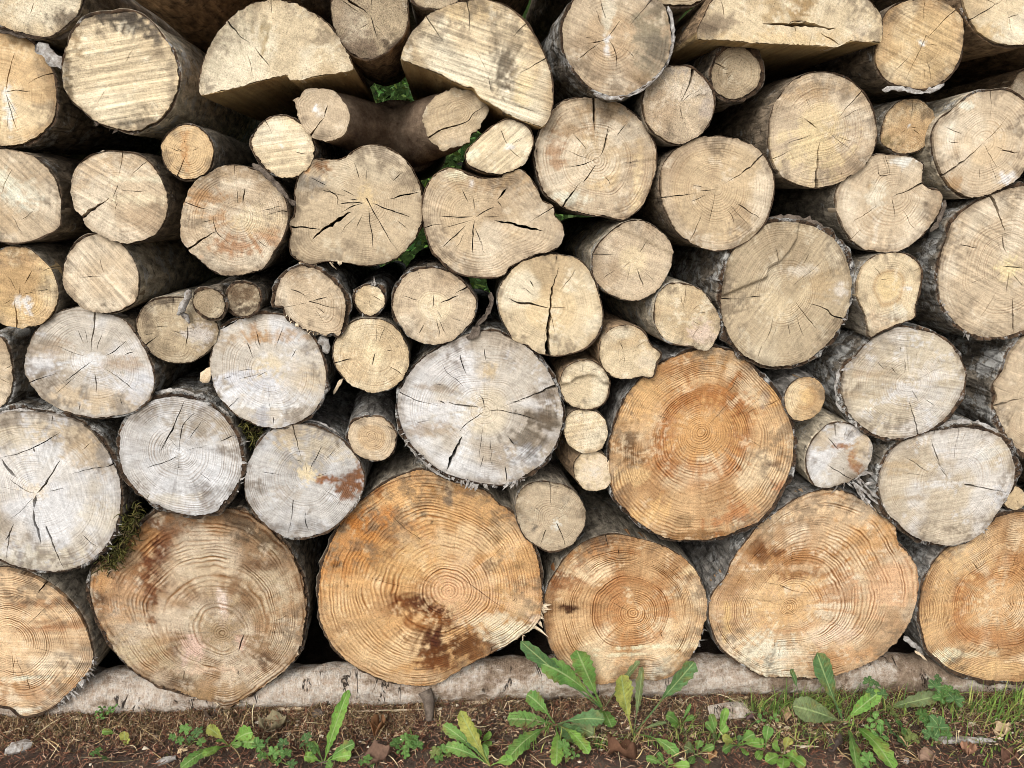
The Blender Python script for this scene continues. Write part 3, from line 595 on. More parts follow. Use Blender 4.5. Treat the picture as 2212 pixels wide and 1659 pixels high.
log('log', "small plain round log, middle of the column of three little logs", b2(500, 1020, 570, 1030, 620, 1070, 645, 1120, 645, 1190, 610, 1260, 550, 1295, 470, 1290, 400, 1250, 370, 1180, 372, 1110, 400, 1050, 440, 1025), 3, 'cream', 'dark', 2, ring=.2, spk=.6, saw=.4, ang=-10, auto=1)
log('log', "small pale pinkish log with a white pith, lowest of the column of three little logs", b2(540, 1290, 610, 1305, 660, 1350, 685, 1410, 675, 1480, 630, 1530, 560, 1548, 490, 1525, 450, 1480, 432, 1420, 440, 1360, 480, 1310), 2.5, 'cream', 'brown', 2, pith=b2(565, 1425), ring=.35, sp=5, spk=.3, auto=0, axis=(-.12, .05), stains=[(b2(565, 1425), 10, 10, (248, 238, 224), .7), (b2(560, 1420), 30, 30, (232, 212, 186), .5)])
log('log', "big orange log with fine even rings, right of centre in the second tier", b2(1320, 610, 1420, 625, 1520, 660, 1600, 740, 1655, 805) + b3(60, 860, 130, 960, 180, 1060, 210, 1160, 218, 1260, 205, 1380, 170, 1480, 120, 1570, 80, 1640) + c2(1600, 90, 1500, 130, 1400, 170, 1300, 195, 1180, 200, 1050, 195, 950, 160, 870, 110, 800, 60, 745, 0) + b2(700, 1600, 670, 1480, 665, 1350, 670, 1230, 700, 1120, 740, 1010, 800, 900, 870, 820, 960, 740, 1080, 680, 1200, 640),
    2.5, 'orange', 'silver', 6, halo=(.44, .10, (172, 108, 58), .75), pith=b2(1260, 1165), ring=.95, sp=6.5, saw=.12, spk=.55, auto=3, heart=None,
    cracks=[(b2(1500, 800, 1470, 870, 1420, 915), 2.5, 0), (b3(0, 1000, 60, 985, 125, 950), 3, 0), (b2(1659, 1000, 1600, 1025, 1540, 1075), 2, 0), (b2(970, 1050, 1040, 1072), 2, 0)],
    stains=[(b2(1290, 960), 90, 34, (176, 112, 56), .75), (b2(1480, 1120), 24, 70, (178, 112, 58), .7), (b2(1040, 1180), 26, 70, (178, 112, 58), .7), (b2(1280, 1390), 80, 22, (184, 118, 62), .6), (b2(1270, 1165), 60, 56, (214, 160, 98), .8), (b2(860, 920), 50, 60, (226, 178, 116), .7), (b2(790, 1230), 26, 42, (112, 76, 44), .75), (b2(1150, 720), 70, 24, (170, 112, 60), .6), (b2(1430, 670), 60, 20, (186, 138, 80), .6), (b2(1620, 740), 14, 14, (70, 60, 54), .8), (c2(900, 40), 40, 26, (236, 188, 122), .7), (c2(1200, 170), 110, 9, (130, 84, 36), .7), (c2(1110, 70), 16, 20, (140, 108, 70), .6), (c2(1450, 60), 50, 26, (186, 108, 52), .6), (b3(60, 1380), 24, 7, (90, 52, 28), .7), (b3(110, 1530), 18, 16, (190, 110, 58), .6), (b3(60, 930), 30, 16, (220, 166, 96), .5), (b3(20, 950), 10, 14, (150, 140, 128), .6), (b2(780, 1450), 40, 14, (236, 196, 136), .6)])
log('log', "large grey-brown log with an angular stepped cut in its upper half, right of centre", a2(1500, 1600, 1550, 1540, 1610, 1495) + a3(12, 1470, 60, 1458, 130, 1450, 200, 1450, 320, 1470, 400, 1510, 470, 1560, 520, 1620) + b3(550, 20, 575, 120, 580, 220, 565, 330, 520, 440, 460, 540, 390, 610, 300, 680, 200, 720, 100, 730, 0, 720) + b2(1600, 690, 1520, 640, 1460, 570, 1420, 480, 1400, 380, 1400, 250, 1415, 150, 1440, 50),
    3.5, 'drab', 'lichen', 8, pith=b3(150, 255), ring=.55, sp=5.5, saw=.3, ang=-55, spk=.3, heart=(.35, (220, 194, 150)), patch=.7,
    cracks=[(b2(1405, 292, 1470, 295, 1550, 295), 4, 1), (b2(1550, 282, 1655, 278), 4, 0), (b3(515, 420, 450, 395, 415, 360, 300, 322), 5, 1), (b3(215, 310, 280, 400, 355, 490), 2.5, 0), (b3(75, 405, 50, 500, 10, 580), 2.5, 0), (b3(165, 455, 180, 540), 2, 0), (b3(310, 0, 275, 65), 3, 0), (b2(1655, 590, 1625, 670), 3, 0)],
    steps=[(b2(1400, 270) + b3(30, 150, 40, 90, 110, 50, 160, 0) + a3(230, 1560, 240, 1440), -.012)],
    stains=[(b3(400, 190), 30, 30, (186, 156, 112), .5), (b3(510, 240), 14, 16, (226, 216, 204), .6), (b3(250, 110), 36, 10, (226, 214, 194), .5), (b3(70, 120), 22, 30, (222, 204, 172), .5)])
log('log', "golden log shaped like an onion with a flat-cut lower tail, right side", b3(870, -8, 940, 0, 1010, 40, 1045, 90, 1050, 170, 1030, 270, 1003, 350, 1002, 412, 930, 445, 850, 475, 760, 512, 705, 538, 690, 470, 665, 380, 630, 300, 618, 220, 635, 130, 680, 60, 760, 10), 5, 'cream', 'grey', 2.5, halo=(.42, .05, (186, 142, 84), .6), pith=b3(830, 210), ring=.4, sp=6, spk=.4, saw=.2, heart=(.36, (232, 196, 130)), auto=1, cracks=[(b3(1040, 95, 1000, 115, 960, 130), 2, 1), (b3(775, 165, 820, 168), 2, 0)], stains=[(b3(850, 430), 60, 18, (206, 176, 140), .6), (b3(880, 390), 26, 14, (240, 228, 204), .6), (b3(960, 228), 6, 3, (252, 250, 246), .8)])
log('log', "large pale log with broad dark crack at its top, cut by right edge", a3(1480, 1285, 1380, 1340, 1300, 1400, 1240, 1480, 1210, 1570) + b3(1175, 20, 1163, 80, 1155, 190, 1165, 280, 1200, 360, 1250, 430, 1320, 490, 1400, 530, 1480, 545, 1600, 540, 1712, 500, 1850, 420, 1950, 270, 1990, 80, 1980, -100) + a3(1950, 1400, 1850, 1290, 1712, 1220, 1600, 1235), 4, 'tan', 'lichen', 7, pith=b3(1610, 90), ring=.5, sp=6.5, saw=.55, ang=25, spk=.25,
    cracks=[(a3(1485, 1290, 1530, 1360, 1570, 1470, 1585, 1520), 8, 1), (a3(1565, 1530, 1575, 1600, 1590, 1650), 4, 0), (b3(1615, 110, 1605, 200, 1597, 270), 4, 0), (b3(1640, 290, 1640, 380, 1650, 480, 1655, 520), 5, 0), (b3(1535, 250, 1480, 340, 1430, 415), 2.5, 0), (b3(1570, 80, 1712, 90), 3, 0), (a3(1290, 1595, 1400, 1620), 2.5, 0)], stains=[(b3(1610, 90), 22, 22, (240, 214, 160), .7)])
log('log', "large pale oval log with a crack below its pith, right side under the onion-shaped log", b3(880, 480, 990, 490, 1090, 510, 1170, 545, 1240, 600, 1290, 670, 1325, 750, 1330, 820, 1300, 930, 1255, 1010, 1200, 1080, 1120, 1140, 1030, 1180, 900, 1205, 780, 1190, 690, 1150, 600, 1080, 550, 1000, 520, 910, 525, 820, 550, 740, 600, 690, 680, 600, 770, 530), 3.5, 'grey', 'lichen', 6, pith=b3(960, 850), ring=.5, sp=5.5, saw=.35, ang=10, spk=.25, patch=.6, heart=(1.0, (206, 186, 150)),
    cracks=[(b3(1025, 1195, 1005, 1100, 975, 1000, 962, 940), 5, 1), (b3(933, 685, 935, 790), 3, 0), (b3(755, 705, 795, 750), 2.5, 0), (b3(900, 600, 905, 640), 2, 0), (b3(840, 735, 875, 780), 2, 0), (b3(1020, 640, 1010, 670), 2, 0)], stains=[(b3(930, 890), 40, 22, (232, 232, 234), .6), (b3(1090, 780), 40, 26, (224, 216, 206), .5), (b3(720, 780), 60, 8, (176, 148, 108), .4), (b3(640, 920), 50, 8, (180, 152, 112), .4)])
log('log', "small golden log with mottled grey side, in the crook right of the orange log", b3(280, 808, 340, 815, 385, 850, 410, 910, 400, 980, 360, 1040, 300, 1080, 240, 1088, 190, 1060, 160, 1000, 155, 930, 180, 870, 220, 830), 3.5, 'gold', 'silver', 2, halo=(.5, .08, (184, 134, 78), .6), pith=b3(285, 930), ring=.5, sp=5, spk=.4, auto=0, heart=(.5, (216, 172, 108)), stains=[(b3(285, 930), 14, 14, (232, 192, 130), .6)])
log('log', "small ash-grey log with a rusty ring stain, right of the orange log", b3(480, 1110, 560, 1110, 630, 1140, 690, 1190, 718, 1250, 710, 1330, 680, 1400, 630, 1450, 580, 1480, 500, 1510, 420, 1528, 350, 1510, 310, 1440, 293, 1350, 310, 1270, 370, 1180, 420, 1130), 2, 'grey', 'pale', 3, pith=b3(500, 1300), ring=.5, sp=5, saw=.1, spk=.2, axis=(-.06, .06), cracks=[(b3(430, 1195, 465, 1240, 500, 1280), 3, 0), (b3(475, 1110, 480, 1190), 5, 1), (b3(430, 1380, 530, 1440, 600, 1480), 3, 0)], stains=[(b3(530, 1255), 20, 6, (150, 92, 48), .9), (b3(590, 1310), 9, 26, (156, 98, 52), .85), (b3(625, 1390), 12, 16, (150, 100, 60), .8), (b3(640, 1240), 26, 30, (206, 180, 140), .6), (b3(390, 1220), 20, 24, (190, 168, 136), .6)])
log('log', "large oval pale log with radial streaks above the two orange logs at right", b3(1200, 1150, 1300, 1140, 1400, 1145, 1500, 1170, 1570, 1210, 1620, 1270, 1650, 1350, 1660, 1430, 1640, 1520, 1610, 1580) + c3(1500, 30, 1450, 100, 1380, 170, 1300, 210, 1180, 235, 1050, 210, 950, 170, 870, 100, 800, 30) + b3(780, 1620, 765, 1540, 775, 1440, 810, 1350, 860, 1280, 940, 1220, 1060, 1170), 2.5, 'grey', 'lichen', 7, pith=b3(1240, 1490), ring=.5, sp=5.5, saw=.3, ang=-8, spk=.3, heart=(1.0, (210, 188, 152)), patch=.7,
    cracks=[(b3(1370, 1515, 1450, 1530, 1540, 1545, 1605, 1562), 5, 1), (b3(1105, 1205, 1130, 1280, 1170, 1395), 3.5, 0), (b3(1340, 1170, 1305, 1240), 2.5, 0), (b3(1130, 1155, 1135, 1185), 3, 1), (b3(1265, 1280, 1262, 1335), 2.5, 0), (b3(1455, 1165, 1425, 1215), 2, 0), (b3(1165, 1400, 1215, 1460), 2, 0)], stains=[(b3(1460, 1310), 30, 22, (240, 234, 228), .6), (b3(1190, 1510), 40, 8, (240, 238, 236), .6), (b3(880, 1380), 40, 9, (186, 158, 116), .5), (b3(860, 1430), 44, 6, (186, 158, 116), .5), (b3(960, 1590), 50, 6, (180, 154, 116), .5)])
log('log', "pale log with jagged left bark edge, cut off by the right edge at mid-height", b3(1712, 540, 1660, 600, 1610, 660, 1590, 740, 1560, 800, 1520, 850, 1535, 930, 1520, 1000, 1545, 1060, 1580, 1130, 1610, 1200, 1660, 1260, 1712, 1300, 1850, 1320, 1980, 1200, 2050, 1000, 2040, 800, 1950, 620, 1820, 530), 2, 'tan', 'lichen', 8, ring=.4, saw=.3, spk=.25, axis=(-.05, .02), cracks=[(b3(1515, 992, 1570, 980, 1640, 955, 1712, 940), 8, 1)])
log('log', "tiny cream log end peeping out at the right edge above the corner orange log", b3(1640, 1515, 1690, 1530, 1718, 1575, 1710, 1630, 1670, 1662, 1620, 1665, 1585, 1640, 1580, 1580, 1600, 1535), 0, 'cream', 'grey', 2, ring=.2, auto=1)

# ---- left, lower
log('log', "grey-white round log with dense fine rings and a crack up from its pith, left side", b0(420, 370, 520, 350, 620, 380, 720, 400, 800, 430, 860, 500, 920, 590, 965, 680, 995, 770, 1000, 860, 970, 950, 900, 1010, 830, 1040, 740, 1060, 640, 1068, 540, 1055, 440, 1025, 350, 985, 270, 920, 210, 850, 175, 760, 170, 680, 200, 590, 240, 500, 320, 420), 4, 'grey', 'rough', 3, pith=b0(620, 690), ring=.45, sp=5, saw=.2, ang=15, spk=.2,
    cracks=[(b0(617, 395, 610, 480, 600, 560, 597, 640), 5, 1), (b0(600, 700, 520, 760, 430, 830), 2.5, 0), (b0(215, 832, 300, 800, 380, 775), 3, 1), (b0(690, 755, 760, 800, 870, 890), 3, 0), (b0(620, 780, 630, 840, 630, 910), 3, 0), (b0(820, 570, 750, 630, 690, 665), 3, 0), (b0(525, 970, 520, 1020), 2.5, 0), (b0(780, 940, 800, 990), 2, 0), (b0(510, 500, 545, 580), 2, 0), (b0(870, 640, 810, 660), 2.5, 0)],
    stains=[(b0(260, 730), 30, 22, (232, 232, 234), .8), (b0(560, 700), 34, 14, (250, 248, 246), .8), (b0(850, 830), 60, 26, (224, 224, 226), .7), (b0(350, 600), 34, 14, (170, 144, 112), .6), (b0(300, 570), 14, 10, (120, 108, 94), .5), (b0(820, 720), 36, 12, (182, 150, 116), .5), (b0(560, 950), 90, 20, (214, 186, 146), .6), (b0(900, 880), 26, 20, (206, 206, 210), .6)])
log('log', "pale round log with chalky streaks and grey lower half under the torn tan log", b0(1395, 600, 1420, 520, 1470, 470, 1540, 435, 1630, 418) + b1(0, 400, 80, 392, 190, 402, 280, 450, 350, 510, 410, 590, 450, 690, 470, 790, 460, 890, 420, 980, 370, 1050, 280, 1100, 170, 1130, 60, 1120, 0, 1105) + b0(1640, 1095, 1570, 1060, 1490, 990, 1420, 900, 1390, 810, 1380, 700), 3.5, 'grey', 'lichen', 4, pith=b1(95, 760), ring=.5, sp=5, saw=.15, spk=.25, heart=(.25, (230, 206, 162)),
    cracks=[(b0(1435, 495, 1480, 470, 1560, 425), 4, 0), (b1(15, 505, 25, 560, 45, 610), 2.5, 0), (b1(185, 490, 150, 590), 2, 0), (b0(1560, 760, 1659, 750), 2, 0), (b0(1490, 1005, 1540, 960, 1570, 930), 2.5, 0), (b1(130, 1060, 135, 1110), 2.5, 0), (b0(1610, 570, 1655, 680), 2.5, 0), (b1(270, 630, 240, 680), 2, 0), (b0(1460, 815, 1520, 795), 2, 0)],
    stains=[(b1(30, 860), 60, 26, (214, 214, 218), .8), (b1(100, 950), 80, 16, (222, 218, 214), .7), (b1(80, 540), 60, 12, (188, 146, 96), .6), (b1(20, 520), 20, 16, (176, 128, 78), .6), (b0(1530, 900), 50, 6, (252, 250, 246), .9), (b1(150, 985), 90, 5, (248, 242, 230), .8), (b0(1450, 560), 20, 26, (160, 138, 108), .5), (b1(50, 1060), 14, 16, (170, 170, 176), .6), (b1(350, 830), 40, 20, (214, 190, 152), .5)])
log('log', "round golden log with a short crack on its left, below the tiny white-barked log", b1(680, 430, 760, 425, 840, 435, 910, 470, 960, 530, 1000, 600, 1012, 680, 1000, 760, 960, 820, 900, 870, 820, 900, 740, 895, 650, 860, 590, 810, 540, 740, 518, 660, 525, 580, 570, 510, 620, 460), 4.5, 'cream', 'grey', 2, pith=b1(790, 640), ring=.55, sp=7, saw=.3, ang=-70, spk=.6, heart=(.3, (240, 218, 168)), auto=2, cracks=[(b1(530, 715, 590, 695, 665, 684), 5, 1), (b1(790, 645, 770, 730), 2.5, 0), (b1(880, 730, 940, 765, 985, 800), 2.5, 0), (b1(870, 630, 905, 632), 2, 0)], stains=[(b1(640, 720), 34, 40, (190, 156, 110), .4)])
log('log', "small tan log with a white band on its upper side, below the golden log", b1(770, 1065, 840, 1075, 890, 1110, 925, 1170, 920, 1240, 890, 1310, 820, 1345, 740, 1340, 680, 1310, 630, 1250, 612, 1180, 640, 1110, 700, 1075), 3.5, 'tan', 'silver', 3, pith=b1(770, 1195), ring=.5, sp=5, spk=.35, auto=1, axis=(.0, .05), heart=(.6, (204, 166, 116)), cracks=[(b1(870, 1120, 910, 1150), 2.5, 0)])
log('log', "very large ash-grey log with radial cracks and shredded white bark below, centre of the pile", b1(1400, 520, 1500, 505, 1600, 515) + b2(0, 545, 80, 580, 170, 650, 250, 750, 310, 850, 345, 960, 355, 1060, 340, 1160, 290, 1280, 220, 1370, 140, 1430, 60, 1480, 0, 1500) + b1(1620, 1512, 1540, 1510, 1440, 1495, 1300, 1460, 1200, 1410, 1100, 1330, 1010, 1230, 960, 1130, 935, 1020, 945, 920, 980, 840, 1040, 750, 1120, 670, 1200, 620, 1300, 570), 4, 'grey', 'lichen', 5, knots=[(b1(1510, 765), 19)], pith=b1(1510, 1030), ring=.5, sp=6, saw=.25, ang=25, spk=.25, heart=(.3, (228, 208, 172)),
    cracks=[(b2(335, 850, 240, 885, 130, 930, 15, 972), 10, 1), (b1(970, 915, 1050, 955, 1120, 975, 1220, 995), 4, 1), (b1(1210, 960, 1255, 982), 4, 0), (b1(1265, 965, 1310, 985, 1380, 990, 1470, 1005), 5, 0), (b1(1510, 1030, 1590, 1022, 1659, 1032) + b2(60, 1045, 180, 1075), 4, 0), (b1(1505, 1030, 1440, 1075, 1370, 1130, 1340, 1165), 4, 0), (b1(1362, 1190, 1330, 1260, 1290, 1340, 1255, 1425), 8, 0), (b1(1470, 915, 1500, 960, 1505, 1020), 2.5, 0), (b1(1345, 645, 1360, 720, 1390, 790), 3, 0), (b1(1505, 615, 1512, 690), 2.5, 0), (b1(1190, 850, 1240, 860), 2, 0), (b1(1545, 1220, 1545, 1290), 2.5, 0), (b1(1500, 1320, 1480, 1400), 2.5, 0), (b1(1640, 1380, 1655, 1490), 3, 0), (b1(1060, 1110, 1150, 1090), 2, 0), (b2(0, 1190, 45, 1250), 3, 0)],
    stains=[(b2(230, 930), 30, 22, (120, 104, 86), .75), (b2(220, 1070), 28, 34, (96, 82, 66), .85), (b2(140, 1190), 36, 28, (112, 98, 80), .7), (b2(120, 1330), 30, 20, (150, 150, 152), .6), (b1(1220, 780), 40, 20, (214, 208, 202), .6), (b1(1510, 760), 17, 15, (206, 180, 138), .7), (b1(1420, 800), 22, 40, (232, 230, 228), .5), (b1(1240, 1030), 36, 26, (228, 228, 230), .7), (b1(1150, 880), 50, 10, (150, 126, 96), .5), (b1(1190, 1150), 60, 12, (160, 132, 98), .5), (b1(1370, 1090), 16, 60, (238, 236, 234), .5), (b2(200, 700), 40, 26, (176, 160, 138), .5)])
log('log', "silver-grey log with a bright white pith and two slanting cracks, left side lower half", b0(1050, 945, 1130, 935, 1220, 945, 1320, 970, 1420, 1030, 1490, 1110, 1545, 1200, 1570, 1310, 1575, 1420, 1550, 1500, 1500, 1580, 1440, 1640) + c0(1380, 20, 1280, 45, 1200, 40, 1100, 15) + b0(1000, 1620, 920, 1560, 860, 1490, 810, 1400, 785, 1290, 790, 1190, 820, 1100, 880, 1020, 960, 970), 3, 'ash', 'lichen', 7, pith=b0(1170, 1290), ring=.6, sp=5.5, saw=.1, spk=.2, patch=.9,
    cracks=[(b0(1200, 965, 1165, 1050, 1130, 1140, 1090, 1210, 1050, 1285), 4, 0), (b0(1270, 1040, 1200, 1110, 1175, 1200, 1170, 1290), 3, 0), (b0(1165, 1320, 1090, 1355, 960, 1392), 3, 0), (b0(985, 1555, 965, 1600), 2.5, 0), (b0(1530, 1190, 1430, 1230), 2.5, 0), (b0(1300, 1430, 1380, 1490), 2, 0)],
    stains=[(b0(1170, 1290), 18, 12, (254, 252, 244), .95), (b0(1330, 1150), 50, 36, (156, 138, 112), .6), (b0(1480, 1200), 24, 40, (176, 158, 130), .5), (b0(1000, 1010), 60, 12, (150, 140, 126), .5), (b0(1330, 1540), 70, 20, (140, 134, 128), .6), (b0(1380, 1340), 50, 36, (236, 236, 240), .6), (b0(880, 1240), 20, 50, (172, 164, 156), .5), (b0(1100, 1590), 60, 10, (214, 202, 180), .5)])
log('log', "grey-white log with two chestnut-brown stains on its right, lower left of centre", b1(200, 1120, 280, 1110, 380, 1125, 470, 1160, 560, 1210, 630, 1280, 680, 1350, 710, 1430, 715, 1520, 690, 1590, 650, 1650) + c1(590, 50, 540, 100, 470, 150, 380, 185, 280, 195, 180, 180, 100, 130, 40, 70, 0, 20) + b0(1620, 1600, 1602, 1480, 1620, 1380, 1650, 1310) + b1(20, 1250, 70, 1190, 130, 1145), 2.5, 'ash', 'silver', 3, pith=b1(350, 1450), ring=.55, sp=5, saw=.1, spk=.2,
    cracks=[(b1(262, 1135, 285, 1230, 310, 1340), 4, 1), (b1(445, 1250, 410, 1330, 388, 1375), 2.5, 0), (b1(270, 1340, 320, 1360), 2.5, 0), (b1(50, 1420, 180, 1442), 2.5, 0), (b1(480, 1430, 395, 1460), 2, 0), (c1(245, 0, 235, 90, 215, 165), 2.5, 1), (c1(328, 30, 325, 90, 350, 160), 2.5, 0)],
    stains=[(b1(475, 1475), 20, 8, (142, 88, 52), .97), (b1(435, 1475), 8, 10, (150, 96, 58), .9), (b1(650, 1470), 18, 22, (124, 80, 50), .97), (b1(620, 1540), 22, 16, (132, 86, 54), .95), (b1(690, 1440), 8, 22, (130, 84, 52), .9), (b1(350, 1440), 16, 16, (238, 214, 168), .8), (b1(230, 1170), 30, 20, (196, 168, 126), .5), (b1(440, 1250), 60, 36, (208, 190, 158), .6), (b1(180, 1560), 30, 14, (182, 168, 150), .5), (c1(300, 130), 80, 14, (150, 146, 142), .6)])
log('log', "huge whitish log with forked cracks and mossy right side, lower left edge", b0(0, 1050, 100, 1030, 200, 1030, 320, 1040, 440, 1070, 540, 1110, 630, 1190, 700, 1290, 750, 1390, 780, 1490, 785, 1590) + c0(755, 30, 735, 120, 700, 200, 640, 280, 560, 350, 460, 390, 340, 410, 220, 400, 100, 375, 0, 330, -120, 260, -220, 130, -260, 0) + b0(-280, 1450, -240, 1280, -140, 1120), 3, 'grey', 'lichen', 6, pith=b0(240, 1560), ring=.4, sp=6, saw=.25, ang=80, spk=.2, heart=(.6, (226, 220, 212)),
    cracks=[(b0(240, 1565, 290, 1510, 340, 1430, 395, 1345), 5, 0), (b0(235, 1565, 160, 1540, 65, 1470), 3, 0), (b0(240, 1570, 225, 1610, 220, 1659), 6, 0), (c0(215, 0, 218, 70, 240, 150, 255, 235), 6, 0), (c0(310, 170, 350, 270, 405, 400), 5, 1), (b0(0, 1330, 130, 1300, 240, 1255, 400, 1160), 3, 0), (b0(15, 1335, 50, 1400, 120, 1465), 7, 0), (b0(755, 1365, 690, 1390, 590, 1405, 465, 1438), 4, 1), (b0(220, 1265, 232, 1295), 4, 0), (b0(350, 1050, 345, 1115), 3, 0), (c0(520, 170, 570, 220, 620, 255), 3, 0), (c0(55, 200, 40, 300, 25, 360), 3, 1), (c0(90, 100, 60, 160, 30, 210), 3, 0), (b0(320, 1550, 420, 1530), 2.5, 0), (b0(590, 1235, 540, 1280), 2, 0)],
    stains=[(b0(280, 1270), 40, 36, (234, 234, 238), .6), (b0(500, 1180), 60, 30, (196, 170, 132), .6), (b0(640, 1300), 40, 40, (188, 162, 126), .6), (b0(700, 1310), 14, 30, (130, 126, 122), .6), (b0(120, 1180), 60, 30, (214, 196, 164), .5), (c0(650, 60), 40, 30, (220, 208, 186), .5), (c0(150, 330), 100, 18, (214, 200, 170), .5), (b0(230, 1550), 24, 18, (236, 212, 172), .5)])
log('log', "orange-pink log in the bottom left corner with frayed bark at its lower right", c0(0, 380, 80, 390, 180, 420, 290, 470, 380, 530, 450, 600, 510, 680, 550, 770, 575, 860, 590, 950, 570, 1030, 500, 1120, 420, 1200, 340, 1270, 240, 1320, 130, 1335, 60, 1280, 0, 1270, -100, 1230, -230, 1100, -280, 900, -260, 680, -180, 500, -80, 410), 1.5, 'pine', 'grey', 5, pith=c0(60, 840), ring=.85, sp=4.5, saw=.35, ang=5, spk=.35,
    cracks=[(c0(335, 430, 285, 490, 250, 540), 5, 0), (c0(165, 1060, 170, 1110, 185, 1170), 2.5, 0), (c0(88, 960, 90, 1000), 2, 0)], stains=[(c0(280, 600), 60, 8, (160, 104, 56), .6), (c0(430, 730), 50, 10, (172, 118, 70), .5), (c0(300, 770), 60, 8, (180, 116, 68), .5), (c0(500, 900), 24, 40, (196, 158, 116), .5), (c0(250, 1180), 90, 24, (176, 124, 74), .6), (c0(160, 1090), 60, 4, (248, 232, 204), .8), (c0(130, 1300), 30, 9, (240, 228, 204), .7), (c0(30, 1200), 24, 24, (180, 130, 80), .5), (c0(60, 840), 40, 40, (238, 200, 152), .6)])

# ---- bottom row
log('log', "huge brown log with wide dark-stained rings and an off-centre pith, bottom row", c0(620, 350, 570, 440, 562, 540, 590, 650, 640, 760, 700, 870, 770, 960, 850, 1040, 960, 1110, 1080, 1150, 1180, 1180, 1270, 1210, 1380, 1240, 1440, 1270, 1500, 1250, 1540, 1210, 1600, 1190) + c1(0, 1170, 80, 1120, 160, 1060, 230, 990, 280, 920, 310, 820, 332, 700, 325, 560, 300, 430, 250, 310, 190, 230, 120, 160, 40, 90) + c0(1600, 50, 1540, 20, 1450, 10, 1300, 5, 1100, 5, 1000, 30, 920, 90, 850, 170, 780, 250, 700, 300), 0, 'brown', 'rough', 5, pith=c0(1420, 800), ring=1.1, sp=8.5, saw=.12, spk=.8, heart=(.36, (216, 198, 168)), halo=(.40, .05, (150, 112, 76), .6), patch=1.1, big=1.1, rough=2,
    cracks=[(c0(1560, 800, 1535, 870, 1520, 910), 4, 0), (c0(1520, 1020, 1525, 1060), 3, 0), (c0(1170, 1090, 1180, 1030), 2.5, 0)],
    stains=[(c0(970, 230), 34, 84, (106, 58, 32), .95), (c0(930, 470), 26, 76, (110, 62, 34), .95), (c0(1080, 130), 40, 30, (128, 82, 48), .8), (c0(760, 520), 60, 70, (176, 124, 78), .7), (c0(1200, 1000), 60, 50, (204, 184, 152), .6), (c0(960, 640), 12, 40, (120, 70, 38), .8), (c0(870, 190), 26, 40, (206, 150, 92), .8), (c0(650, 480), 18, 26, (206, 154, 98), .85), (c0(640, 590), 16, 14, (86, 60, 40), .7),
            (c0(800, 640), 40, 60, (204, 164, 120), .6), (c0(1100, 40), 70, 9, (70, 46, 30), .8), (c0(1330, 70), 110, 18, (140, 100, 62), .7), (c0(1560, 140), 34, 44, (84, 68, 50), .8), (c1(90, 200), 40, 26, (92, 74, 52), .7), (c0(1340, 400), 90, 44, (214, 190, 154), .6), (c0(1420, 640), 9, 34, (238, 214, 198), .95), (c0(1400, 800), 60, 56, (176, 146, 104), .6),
            (c0(1240, 890), 22, 30, (226, 190, 168), .9), (c0(1180, 970), 8, 22, (214, 184, 164), .8), (c0(1350, 1030), 80, 7, (220, 188, 156), .8), (c0(1540, 860), 10, 18, (228, 190, 166), .9), (c0(1110, 900), 10, 26, (110, 82, 68), .6), (c0(900, 940), 60, 40, (196, 172, 132), .6), (c1(110, 480), 40, 60, (206, 186, 152), .6), (c1(60, 900), 40, 40, (140, 102, 62), .7), (c1(210, 800), 30, 30, (206, 188, 156), .6), (c1(60, 960), 18, 14, (84, 54, 30), .7), (c0(1350, 1170), 90, 20, (168, 132, 88), .7), (c1(50, 360), 50, 14, (112, 76, 46), .7), (c0(1150, 1110), 26, 12, (96, 66, 40), .6), (c0(760, 860), 30, 40, (212, 190, 152), .5)])
